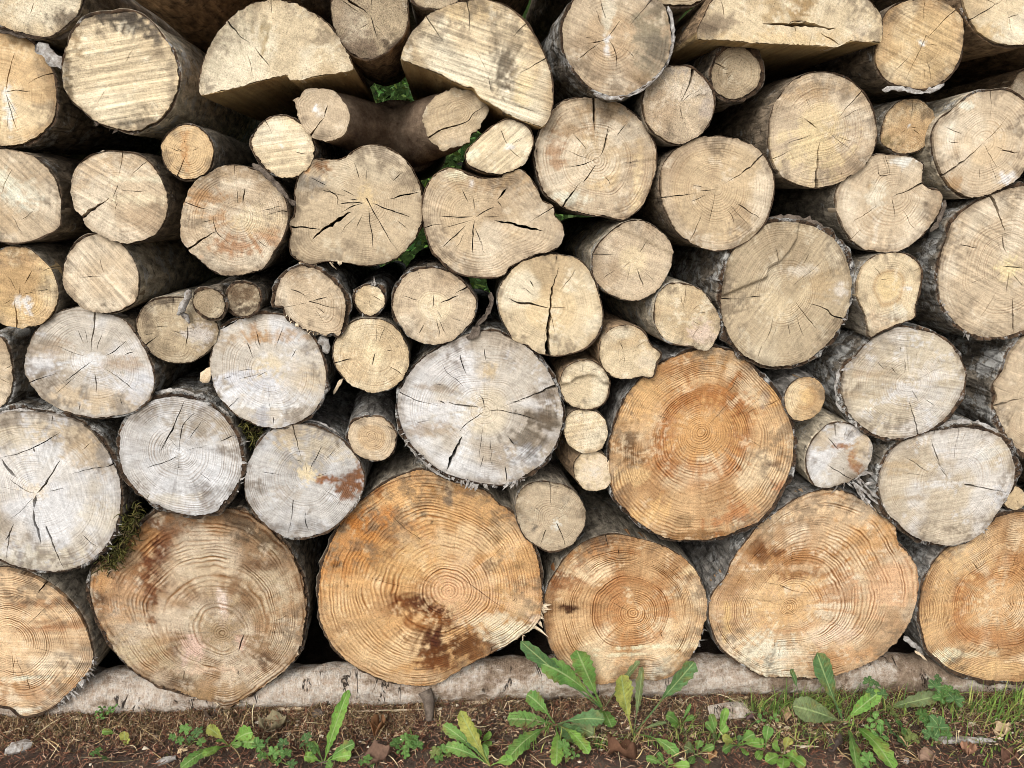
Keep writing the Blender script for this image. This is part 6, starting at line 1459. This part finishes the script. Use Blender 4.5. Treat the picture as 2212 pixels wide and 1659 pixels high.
chunk("wood_chip", "tan bark scrap against the pole right of the twig stub", "wood chip", 1030, 1531, .07, .008, .02, M_CHIP, .1, 11)
chunk("twig", "long thin twig running left from the pole's twig stub", "twig", 845, 1545, .19, .004, .004, M_CHIP, .02, 12, z=.012, nx=9)
chunk("twig", "thin dark twig on the needles below the twig stub", "twig", 760, 1640, .18, .004, .004, M_CURL, .05, 13, z=.006, nx=9)
chunk("wood_chip", "small pale chip beside the grass at the lower right", "wood chip", 1958, 1640, .022, .01, .014, M_FLAKE, .8, 14)


# ------------------------------------------------------------------ plants
def leaf_from(base, tip, width, root, col, sag=.18, teeth=.3, seed=0, roll=0.0, petiole=.28, name="leaf", origin=None, nrm=(0.0, -.75, .65), belly=.7, fold=.22):
    r = np.random.RandomState(seed)
    base, tip = np.asarray(base, float), np.asarray(tip, float)
    L = np.linalg.norm(tip - base)
    mid = (base + tip) / 2 + np.array([r.uniform(-.05, .05), -.04, sag]) * L
    n = 22
    t = np.linspace(0, 1, n)[:, None]
    Q = (1 - t) ** 2 * base + 2 * t * (1 - t) * mid + t * t * tip
    tg = np.gradient(Q, axis=0)
    tg /= np.linalg.norm(tg, axis=1)[:, None]
    nh = np.array(nrm) + r.normal(0, .18, 3)
    s = np.cross(tg, nh)
    s /= np.linalg.norm(s, axis=1)[:, None]
    u = np.cross(s, tg)
    if roll:
        ang = roll * np.linspace(.3, 1, n)[:, None]
        s, u = s * np.cos(ang) + u * np.sin(ang), u * np.cos(ang) - s * np.sin(ang)
    t = t[:, 0]
    pf = np.where(t < petiole, .09, 0) + np.where(t >= petiole, .09 + .91 * np.clip(np.sin(np.clip((t - petiole) / (1.02 - petiole), 0, 1) ** (1.0 + belly) * np.pi) ** .62, 0, 1), 0)
    pf[-1] = .08
    V, PR = [], []
    us = np.array([-1, -.55, -.12, .12, .55, 1.0])
    for j in range(n):
        for q in us:
            ph = t[j] * 10.5 + (0 if q < 0 else .35) + r.uniform(-.08, .08)
            tooth = 1 - (teeth + .12 * r.rand()) * (ph - math.floor(ph)) * (t[j] > petiole) * (t[j] < .95)
            w = width * .5 * pf[j] * (tooth if abs(q) == 1 else 1 - .3 * teeth)
            rip = .05 * width * math.sin(t[j] * 17 + (2 if q > 0 else 0) + seed) * abs(q) * (t[j] > petiole)
            V.append(Q[j] + s[j] * w * q + u[j] * (fold * abs(q) * w + rip))
            PR.append((q, t[j], seed * .37))
    m = len(us)
    F = [(j * m + i, j * m + i + 1, (j + 1) * m + i + 1, (j + 1) * m + i) for j in range(n - 1) for i in range(m - 1)]
    V = np.array(V)
    me = make_mesh(name, V - origin, F, M_LEAF)
    c0_, c1_ = [lin(c) for c in col]
    tt = np.repeat(t, m)[:, None]
    mixn = np.clip(fbm(V[:, 0] * 30, V[:, 2] * 30 + V[:, 1] * 20, seed)[:, None] * 1.6 - .3, 0, 1)
    dry = np.clip(fbm(V[:, 0] * 45 + 7, V[:, 2] * 45 + V[:, 1] * 30, seed + 5)[:, None] * 4 - 2.35, 0, .8) * (np.abs(np.array(PR)[:, :1]) > .5)
    attr(me, "lcol", (c0_ * (1 - mixn) + c1_ * mixn) * (1 - dry) + lin((138, 118, 66)) * dry, 'FLOAT_COLOR')
    attr(me, "lpar", np.array(PR))
    return obj(name, me, root)


GRN = ((82, 122, 56), (116, 152, 76))
DKG = ((72, 104, 60), (98, 130, 82))
YEL = ((134, 148, 66), (176, 172, 92))
LIM = ((96, 142, 58), (134, 170, 80))
DUL = ((90, 108, 68), (120, 130, 88))


def plant(label, base, leaves, cat="weed", name="dandelion", grp="weeds growing at the foot of the pile", seed=0):
    """leaves: (tip px, tip py, width px, colour, options)"""
    g = gpt(*base)
    g[2] = ground_h(g[0:1], g[1:2])[0]
    root = obj(name, None, loc=g)
    tag(root, label, cat, grp)
    for i, lf in enumerate(leaves):
        tx, ty, w, col = lf[:4]
        op = dict(lf[4]) if len(lf) > 4 else {}
        b = op.pop('base', None)
        bp = g + np.array([0, 0, .003])
        if b:
            zb = op.pop('zb', 0.0)
            bp = gpt(b[0], b[1], zb) if zb else gpt(b[0], b[1])
        dy = op.pop('dy', .02)
        if 'z' in op:
            tip = gpt(tx, ty, op.pop('z'))
        elif ty < base[1] - 22:
            tip = at(tx, ty, bp[1] + dy)
            if tip[1] > -.03 and tip[2] < .2:
                tip = at(tx, ty, min(bp[1] + dy, -.035))
        else:
            tip = gpt(tx, ty, .022)
        leaf_from(bp, tip, w * 1.13e-3, root, col, seed=seed * 31 + i, origin=g, **op)
    return root


plant("tall dandelion with four broad upright leaves in front of the medium orange log", (1303, 1540), [
    (1125, 1385, 46, DKG, dict(sag=.02, roll=.7, dy=.03)), (1168, 1432, 62, GRN, dict(sag=.16)), (1246, 1404, 66, GRN, dict(sag=.05)),
    (1322, 1572, 40, GRN, dict(petiole=.1)), (1282, 1560, 34, GRN, dict(petiole=.1)), (1382, 1428, 22, DUL, dict(sag=.15, roll=.8))], seed=1)
plant("dandelion with a yellowing upright leaf and one long leaf leaning right", (1368, 1582), [
    (1342, 1458, 62, YEL, dict(sag=.0, petiole=.32)), (1388, 1440, 30, DUL, dict(sag=.02, roll=1.0)), (1500, 1430, 60, DKG, dict(sag=.06, petiole=.45)),
    (1465, 1632, 32, GRN, dict(sag=.3, petiole=.5)), (1440, 1560, 12, DUL, {})], seed=2)
plant("flat dandelion rosette on the soil below the amber log's right corner", (1200, 1566), [
    (1138, 1500, 50, GRN, dict(sag=.2)), (1096, 1553, 50, GRN, dict(sag=.12, petiole=.15)), (1095, 1642, 44, GRN, dict(sag=.2, z=.03)), (1306, 1555, 48, DKG, dict(z=.05)),
    (1252, 1603, 62, DKG, dict(sag=.15, petiole=.12)), (1202, 1655, 40, LIM, dict(sag=.2)), (1272, 1628, 36, LIM, dict(sag=.25)), (1283, 1585, 36, DUL, {})], seed=3)
plant("weed with one tall narrow leaf standing alone left of the twig stub", (699, 1642), [
    (753, 1490, 33, LIM, dict(sag=-.02, petiole=.12, belly=.35)), (766, 1606, 32, GRN, dict(z=.04)), (657, 1634, 30, LIM, dict(z=.03)), (759, 1632, 32, LIM, dict(z=.025)), (672, 1602, 20, GRN, dict(z=.05)), (716, 1660, 24, GRN, dict(z=.02))], seed=4)
plant("weed with a yellow-spotted upright leaf right of the twig stub", (1058, 1656), [
    (994, 1536, 40, YEL, dict(sag=-.05, petiole=.2)), (957, 1566, 32, GRN, dict(z=.07)), (962, 1612, 36, GRN, dict(z=.05)), (1010, 1586, 32, DKG, dict(z=.06)), (1108, 1640, 30, LIM, dict(z=.03)), (1040, 1610, 30, GRN, dict(z=.05))], seed=5)
plant("small pale rosette of spoon-shaped leaves beside the yellow-spotted leaf", (1034, 1606), [
    (1010, 1584, 22, LIM, dict(teeth=.05, petiole=.2, z=.05)), (1034, 1575, 20, LIM, dict(teeth=.05, z=.06)), (1062, 1588, 22, LIM, dict(teeth=.05, z=.05)), (1060, 1612, 22, LIM, dict(teeth=.05, z=.03)), (1020, 1618, 24, LIM, dict(teeth=.05, z=.03)), (1002, 1604, 20, LIM, dict(teeth=.05, z=.03))], name="rosette_weed", seed=6)
plant("large dandelion with an upright oval leaf in front of the huge pinkish-orange log", (1822, 1560), [
    (1764, 1410, 56, DKG, dict(sag=.03, teeth=.12, petiole=.3)), (1902, 1494, 44, LIM, dict(sag=.1, teeth=.2, petiole=.08)), (1712, 1525, 66, DUL, dict(sag=.1, teeth=.1, petiole=.12, z=.05)),
    (1708, 1446, 20, DKG, dict(sag=.12, petiole=.5, base=(1735, 1535))), (1930, 1662, 56, LIM, dict(sag=.25, petiole=.2, z=.03)), (1850, 1662, 40, GRN, dict(sag=.2, z=.02)), (2028, 1503, 42, DUL, dict(sag=.06, petiole=.1, base=(1908, 1532), z=.08)), (1810, 1530, 14, GRN, {})], seed=7)
plant("weed with frilled leaves and one yellow leaf on the left, below the huge brown log", (494, 1608), [
    (447, 1570, 30, YEL, dict(z=.06)), (546, 1582, 44, LIM, dict(sag=.2, z=.06)), (441, 1634, 30, LIM, dict(z=.03)), (390, 1660, 30, GRN, dict(sag=.25, z=.02)), (560, 1606, 36, GRN, dict(z=.04)), (520, 1612, 22, GRN, dict(z=.03)), (470, 1596, 22, GRN, dict(z=.04))], seed=8)
plant("small rosette right of the big dandelions, under the wood block", (1592, 1612), [
    (1560, 1622, 26, GRN, dict(z=.03)), (1630, 1585, 34, GRN, dict(z=.05)), (1650, 1606, 34, LIM, dict(z=.03)), (1560, 1594, 26, YEL, dict(z=.04)), (1612, 1632, 22, LIM, dict(z=.02)), (1600, 1588, 20, DKG, dict(z=.05))], seed=9)
plant("young weed with paired oval leaves against the wood block", (1549, 1600), [
    (1534, 1542, 26, GRN, dict(teeth=.08, sag=.05)), (1568, 1528, 26, LIM, dict(teeth=.08, sag=.02)), (1570, 1566, 24, LIM, dict(teeth=.08, z=.04)), (1540, 1592, 24, DUL, dict(teeth=.1, z=.03)), (1524, 1560, 18, GRN, dict(teeth=.08))], name="seedling", seed=10)
plant("small spotted weed between the wood block and the dandelion leaning right", (1505, 1630), [
    (1478, 1612, 32, DUL, dict(z=.04)), (1512, 1598, 28, GRN, dict(z=.05)), (1530, 1650, 28, LIM, dict(z=.02)), (1490, 1650, 20, GRN, dict(z=.02)), (1542, 1612, 22, GRN, dict(z=.04))], seed=11)
plant("low weed with a broad leaf at its left, just right of the tall dandelions", (1470, 1562), [
    (1438, 1545, 34, GRN, dict(z=.05, petiole=.1)), (1492, 1520, 12, GRN, dict(belly=.2)), (1500, 1548, 16, GRN, dict(z=.05)), (1452, 1570, 18, LIM, dict(z=.02))], seed=12)
plant("light green weed with round leaves near the bottom edge, left of the large dandelion", (1690, 1632), [
    (1668, 1606, 28, LIM, dict(teeth=.06, z=.05)), (1704, 1592, 28, YEL, dict(teeth=.06, z=.06)), (1720, 1640, 32, LIM, dict(teeth=.06, z=.03)), (1690, 1660, 34, LIM, dict(teeth=.06, z=.02)), (1655, 1646, 30, LIM, dict(teeth=.06, z=.02)), (1740, 1655, 30, LIM, dict(teeth=.06, z=.02))], name="seedling", seed=13)
plant("slim weed with one oval leaf at the bottom edge left of the round-leaved weed", (1652, 1620), [
    (1660, 1568, 30, GRN, dict(teeth=.08)), (1640, 1600, 22, LIM, dict(z=.04)), (1634, 1640, 26, LIM, dict(z=.02))], name="seedling", seed=14)
plant("single oval leaf flat on the moss, left", (250, 1586), [(220, 1580, 16, LIM, dict(teeth=.08, z=.02, petiole=.1))], name="seedling", seed=15)
plant("pale yellow-green leaf standing in the moss at left", (270, 1608), [(270, 1580, 24, YEL, dict(teeth=.1, petiole=.1, z=.04)), (280, 1600, 16, YEL, dict(z=.02))], name="seedling", seed=16)
plant("weed with narrow leaves at the bottom edge below the dead brown leaf", (1440, 1655), [
    (1395, 1638, 22, GRN, dict(z=.03)), (1420, 1626, 18, GRN, dict(z=.04)), (1490, 1656, 26, LIM, dict(z=.02)), (1452, 1640, 20, GRN, dict(z=.03))], seed=17)


# cinquefoil and clover-like sprigs: leaves share a few meshes
def lobed_leaf(nl, seed, size=.02):
    r = np.random.RandomState(seed)
    V, F, PR = [], [], []
    for q in range(nl):
        a = math.radians(-115 + 230 * (q / (nl - 1))) if nl > 3 else math.radians(-100 + 100 * q)
        L = size * r.uniform(.85, 1.1) * (1.0 if abs(a) < 1.3 else .8)
        d = np.array([math.sin(a), math.cos(a), .12])
        s = np.array([math.cos(a), -math.sin(a), 0])
        k = len(V)
        n = 8
        for j in range(n):
            t = j / (n - 1)
            w = L * .36 * (math.sin(min(t ** 1.5, 1) * math.pi * .93) ** .7 if t > 0 else .05) * (1 - (.22 if j % 2 else 0))
            if j == n - 1:
                w = L * .1
            for u in (-1, 0, 1):
                V.append(d * L * t + s * w * u + np.array([0, 0, .16 * w * abs(u) + .002 * r.uniform(-1, 1) - .1 * L * t * t]))
                PR.append((u, t, seed))
        F += [(k + j * 3 + i, k + j * 3 + i + 1, k + (j + 1) * 3 + i + 1, k + (j + 1) * 3 + i) for j in range(n - 1) for i in range(2)]
    return np.array(V), F, np.array(PR)


LOBED = []
for q, (nl, col) in enumerate([(5, (84, 122, 60)), (5, (102, 142, 70)), (3, (92, 134, 64)), (5, (122, 132, 72)), (3, (110, 150, 76)), (5, (78, 112, 64))]):
    V, F, PR = lobed_leaf(nl, q + 1)
    me = make_mesh("leaf", V, F, M_LEAF)
    attr(me, "lcol", np.repeat(lin(col)[None], len(V), 0) * np.random.RandomState(q).uniform(.85, 1.15, (len(V), 1)), 'FLOAT_COLOR')
    attr(me, "lpar", PR)
    LOBED.append(me)


def sprig(label, base, leaves, seed, kinds=(0, 1, 2)):
    r = np.random.RandomState(seed + 400)
    g = gpt(*base)
    g[2] = ground_h(g[0:1], g[1:2])[0]
    root = obj("cinquefoil", None, loc=g)
    tag(root, label, "weed", "weeds growing at the foot of the pile")
    for i, (px, py, s, z) in enumerate(leaves):
        w = gpt(px, py, z)
        if w[1] > -.02 and z < .12:
            w = at(px, py, -.02)
        o = obj("leaf", LOBED[kinds[i % len(kinds)]], root, loc=w - g)
        o.scale = [s / 20.0 * r.uniform(.6, .95)] * 3
        o.rotation_euler = (r.uniform(.3, .85), r.uniform(-.35, .35), r.uniform(-2.6, 2.6) * .6)
        path = np.stack([np.zeros(3), (w - g) * .5 + np.array([0, -.004, .012]), w - g])
        V, F = tube(resample(spline(path, .5, 5, False), None, False, 7), np.full(7, .0009), 5)
        me = make_mesh("stem", V, F, M_LEAF)
        attr(me, "lcol", np.repeat(lin((130, 150, 74))[None], len(V), 0), 'FLOAT_COLOR')
        attr(me, "lpar", np.tile([[.5, 0, 0]], (len(V), 1)))
        obj("stem", me, root)


sprig("small sprig of round lobed leaves on the moss below the pole, far left", (224, 1556), [(208, 1540, 18, .05), (222, 1531, 18, .055), (238, 1538, 20, .05), (216, 1550, 16, .03), (246, 1530, 16, .05)], 1, (2, 4))
sprig("single five-lobed sprig on bare needles, far left", (217, 1632), [(214, 1622, 20, .03), (228, 1640, 14, .015), (204, 1628, 14, .02)], 2, (0, 5))
sprig("cinquefoil sprig just left of the weed with the yellow leaf", (408, 1604), [(372, 1594, 20, .04), (398, 1578, 26, .05), (424, 1584, 28, .05), (388, 1602, 22, .03), (436, 1604, 20, .03), (412, 1598, 18, .03)], 3, (0, 1, 5))
sprig("toothed cinquefoil patch at the bottom edge left of the tall narrow leaf", (588, 1640), [(556, 1612, 28, .04), (576, 1602, 24, .05), (590, 1628, 26, .03), (618, 1630, 26, .03), (612, 1608, 20, .04), (566, 1636, 22, .02), (600, 1648, 22, .02), (626, 1655, 24, .02)], 4, (0, 5, 1))
sprig("upright lobed sprig beside the tall narrow leaf", (664, 1630), [(660, 1596, 24, .06), (668, 1612, 22, .045), (652, 1610, 20, .045), (676, 1624, 18, .03)], 5, (5, 0))
sprig("dense cinquefoil tuft midway between the tall narrow leaf and the yellow-spotted leaf", (878, 1622), [(858, 1606, 22, .04), (876, 1596, 24, .05), (892, 1600, 24, .05), (902, 1612, 22, .04), (884, 1614, 22, .035), (864, 1620, 20, .025), (896, 1596, 20, .05), (874, 1630, 18, .015)], 6, (0, 1, 2))
sprig("yellowing little sprig at the base of the yellow-spotted leaf", (952, 1642), [(940, 1628, 20, .03), (956, 1622, 22, .035), (968, 1632, 18, .02), (948, 1640, 18, .015)], 7, (3, 1))
sprig("bright frilly sprig under the flat rosette", (1222, 1645), [(1216, 1612, 24, .05), (1236, 1620, 22, .045), (1222, 1628, 24, .035), (1242, 1634, 20, .02)], 8, (1, 4))
sprig("dark cinquefoil climbing the pole under the lower right orange log", (2040, 1530), [(2030, 1472, 34, .13), (2048, 1492, 34, .11), (2062, 1512, 32, .08), (2036, 1506, 30, .09), (2020, 1484, 26, .12), (2070, 1498, 26, .1)], 9, (5, 0))
sprig("red-tinged cinquefoil with star leaves right of the large dandelion", (1944, 1590), [(1932, 1545, 34, .07), (1946, 1568, 40, .055), (1922, 1572, 34, .05), (1968, 1596, 38, .035), (1990, 1544, 38, .07), (1952, 1604, 30, .02)], 10, (3, 0, 5))
sprig("light green three-lobed sprig just right of the large dandelion's base", (1894, 1605), [(1890, 1556, 34, .06), (1902, 1590, 34, .04), (1880, 1574, 24, .05), (1908, 1616, 28, .02)], 11, (4, 2))
sprig("star-leaved cinquefoil left of the lying grey stick", (2030, 1600), [(2028, 1572, 38, .06), (2044, 1588, 28, .04), (2010, 1590, 30, .04), (2006, 1560, 28, .06)], 12, (5, 0))
sprig("bright yellow-green sprig at the bottom edge in front of the large dandelion", (1882, 1655), [(1876, 1642, 28, .03), (1892, 1650, 24, .02), (1868, 1654, 22, .015)], 13, (1, 4))
sprig("little clover-like sprig left of the large dandelion's broad leaf", (1660, 1560), [(1652, 1540, 28, .05), (1672, 1552, 22, .04), (1644, 1556, 20, .04)], 14, (2, 4))
sprig("dark leaf cluster on the pole above the large dandelion's bright leaf", (1888, 1528), [(1876, 1474, 32, .12), (1894, 1480, 30, .11), (1906, 1500, 24, .08), (1880, 1496, 22, .09)], 15, (5, 5))
sprig("tiny green sprig at the bottom edge below the twig", (788, 1654), [(780, 1648, 18, .02), (796, 1642, 18, .025), (804, 1654, 14, .01)], 16, (0, 1))


# grass
def grass(name, label, spots, seed, cols=((112, 150, 62), (150, 182, 84), (92, 128, 58), (182, 184, 104))):
    r = np.random.RandomState(seed)
    V, F, C, PR = [], [], [], []
    for (px, py, sx, sy, n, L) in spots:
        for _ in range(n):
            g = gpt(px + r.normal(0, sx), py + r.normal(0, sy))
            g[2] = ground_h(g[0:1], g[1:2])[0]
            if g[1] > -.005:
                g[1] = -.005 - .04 * r.rand()
            a = r.uniform(0, 6.283)
            l = L * r.uniform(.5, 1.25)
            d = np.array([math.cos(a), math.sin(a) * .6 - .25, 0])
            lean = r.uniform(.25, 1.0)
            w = r.uniform(.0014, .0032)
            s = np.array([-d[1], d[0], 0]) / (np.linalg.norm(d[:2]) + 1e-9)
            col = lin(cols[r.randint(len(cols))]) * r.uniform(.75, 1.2)
            k = len(V)
            for j in range(6):
                t = j / 5
                q = g + d * l * lean * t ** 1.6 + np.array([0, 0, l * (t - .55 * lean * t * t)])
                V += [q - s * w * (1 - t * .9), q + s * w * (1 - t * .9)]
                C += [col, col]
                PR += [(-.6, t, 0), (.6, t, 0)]
            F += [(k + 2 * j, k + 2 * j + 1, k + 2 * j + 3, k + 2 * j + 2) for j in range(5)]
    me = make_mesh(name, np.array(V), F, M_LEAF)
    attr(me, "lcol", np.array(C), 'FLOAT_COLOR')
    attr(me, "lpar", np.array(PR))
    return tag(obj(name, me), label, "grass", kind="stuff")


grass("grass", "thin green grass in the lower right in front of the pole", [(1720, 1535, 55, 10, 170, .10), (1860, 1540, 70, 14, 150, .09), (2110, 1535, 80, 24, 170, .11), (2190, 1560, 35, 26, 80, .10), (1474, 1568, 16, 4, 26, .06), (1300, 1612, 30, 5, 36, .05), (1620, 1524, 30, 5, 40, .055), (1950, 1600, 120, 20, 70, .045), (2160, 1620, 50, 16, 50, .05), (1240, 1600, 60, 14, 60, .055), (1560, 1595, 80, 14, 110, .05), (1780, 1600, 70, 16, 90, .06), (1420, 1600, 40, 12, 40, .05), (1160, 1600, 40, 12, 24, .04), (940, 1580, 60, 10, 14, .035)], 3)


# moss on the huge whitish log
def moss(name, label, px, spread, n, Y0, Y1, seed):
    r = np.random.RandomState(seed)
    L = resample(np.array(px, float), 2.0, False)
    V, F, C = [], [], []
    for _ in range(n):
        i = r.randint(len(L))
        q = at(L[i, 0] + r.normal(0, spread), L[i, 1] + r.normal(0, spread), r.uniform(Y0, Y1))
        d = np.array([r.normal(.25, .7), -.5 + r.normal(0, .3), r.normal(0, .7)])
        d /= np.linalg.norm(d)
        e = np.cross(d, r.normal(0, 1, 3))
        e /= np.linalg.norm(e) + 1e-9
        l = r.uniform(.010, .026)
        p = [q, q + d * l * .5 + e * l * .12, q + d * l * .9 + e * l * .5, q + d * l * .85 + e * l * .95 + np.array([0, 0, -.2 * l])]
        v, f = tube(resample(spline(np.array(p), .5, 3, False), None, False, 6), np.array([.0009, .0015, .0017, .0015, .001, .0003]), 4, False)
        k = len(V) and sum(len(x) for x in V)
        V.append(v)
        F += [tuple(a + k for a in ff) for ff in f]
        C.append(np.repeat((lin([(78, 76, 40), (98, 92, 50), (58, 58, 32), (72, 62, 42)][r.randint(4)]) * r.uniform(.7, 1.25))[None], len(v), 0))
    me = make_mesh(name, np.concatenate(V), F, M_MOSS)
    attr(me, "vcol", np.concatenate(C), 'FLOAT_COLOR')
    return tag(obj(name, me), label, "moss", kind="stuff")


moss("moss_clump", "shaggy olive moss hanging on the right flank of the huge whitish log", c0(860, 10, 850, 80, 810, 150, 790, 240, 740, 300, 680, 350) + c0(640, 380), 9, 520, -.035, .05, 5)
moss("moss_clump", "dull green moss on the bark behind the silver-grey log", b0(1590, 1110, 1640, 1180) + b1(20, 1180, 40, 1240), 9, 130, -.01, .05, 6)


# dead leaves
def dead_leaf(label, px, py, size, rot, seed, col):
    r = np.random.RandomState(seed + 77)
    g = gpt(px, py)
    g[2] = ground_h(g[0:1], g[1:2])[0] + .012
    n, m = 9, 5
    size *= .72
    V = []
    for j in range(n):
        t = j / (n - 1)
        w = .42 * math.sin(min(1, t * .96 + .02) * math.pi) ** .7 * (1 - .2 * (j % 2))
        for i in range(m):
            u = i / (m - 1) * 2 - 1
            V.append(((t - .5) * size, u * w * size, size * (.42 * u * u * (1 + .5 * math.sin(t * 9 + seed)) + .15 * math.sin(t * 4 + seed) + .05 * r.uniform(-1, 1))))
    F = [(j * m + i, j * m + i + 1, (j + 1) * m + i + 1, (j + 1) * m + i) for j in range(n - 1) for i in range(m - 1)]
    me = make_mesh("dead_leaf", V, F, M_VCOL)
    attr(me, "vcol", np.repeat(lin(col)[None], len(V), 0) * r.uniform(.8, 1.2, (len(V), 1)), 'FLOAT_COLOR')
    o = obj("dead_leaf", me, loc=g)
    o.rotation_euler = (r.uniform(-.5, .3), r.uniform(-.4, .4), rot)
    sl = o.modifiers.new("thickness", 'SOLIDIFY')
    sl.thickness = .0006
    tag(o, label, "dead leaf", "dead leaves on the litter")


for _i, (lb, px, py, s, ro, col) in enumerate([
        ("pale tan curled dead leaf below the red-tinged cinquefoil", 1957, 1612, .06, 1.2, (180, 152, 118)),
        ("pinkish brown dead leaf at the bottom edge right of the bright dandelion leaf", 2003, 1642, .075, .3, (136, 112, 94)),
        ("pointed brown dead leaf standing left of the grey stick's right end", 2092, 1622, .07, 1.0, (140, 106, 84)),
        ("pale grey-tan dead leaf at the right edge above the stick", 2168, 1588, .075, .1, (182, 160, 128)),
        ("dark grey shrivelled leaf under the large dandelion", 1806, 1626, .07, .2, (74, 64, 58)),
        ("folded light brown dead leaf left of the large dandelion's broad leaf", 1696, 1550, .05, 1.3, (170, 142, 112)),
        ("rust-brown crumpled leaf on the needles left of the tall dandelion's rosette", 815, 1585, .085, 1.4, (116, 84, 58)),
        ("large dark brown dead leaf at the bottom edge below the dandelion leaning right", 1345, 1644, .11, .1, (92, 66, 50)),
        ("small reddish dead leaf right of the dandelion leaning right", 1440, 1602, .05, .8, (112, 82, 66)),
        ("grey-brown strap-like dead leaf arching over the moss left of the tall narrow leaf", 590, 1571, .10, .2, (128, 118, 92)),
        ("brown dead leaf cut by the bottom edge below the twig", 812, 1652, .10, .15, (104, 82, 68)),
        ("red-brown dead leaf in the lower right corner", 2175, 1646, .075, .5, (104, 76, 62)),
        ("dark purplish shrivelled leaf left of the young weed against the wood block", 1620, 1560, .045, .4, (96, 76, 74)),
        ("tan dead leaf beside the rosette under the wood block", 1535, 1640, .05, .9, (160, 124, 88)),
        ("dark crumpled leaf under the huge brown log's right side", 455, 1560, .05, .4, (70, 58, 48))]):
    dead_leaf(lb, px, py, s, ro, _i, col)


# dry straws and dead stems leaning among the weeds
rs = np.random.RandomState(21)
N = 420
px = np.concatenate([rs.uniform(1100, 2240, 300), rs.uniform(-20, 1100, 120)])
py = rs.uniform(1525, 1655, N)
g = gpt(px, py)
g[:, 2] = ground_h(g[:, 0], g[:, 1]) + rs.uniform(.008, .03, N)
V, F, C = strips(N, g, rs.uniform(.03, .11, N), rs.uniform(.0006, .0013, N), pick_cols(N, [(176, 156, 112), (150, 128, 92), (120, 96, 72), (190, 176, 140), (96, 78, 62)], rs), .18, .35, seed=31, segs=4)
me = make_mesh("dry_stems", V, F, M_VCOL, False)
attr(me, "vcol", C, 'FLOAT_COLOR')
tag(obj("dry_stems", me), "dry straws and dead stems tangled among the weeds", "straw", kind="stuff")
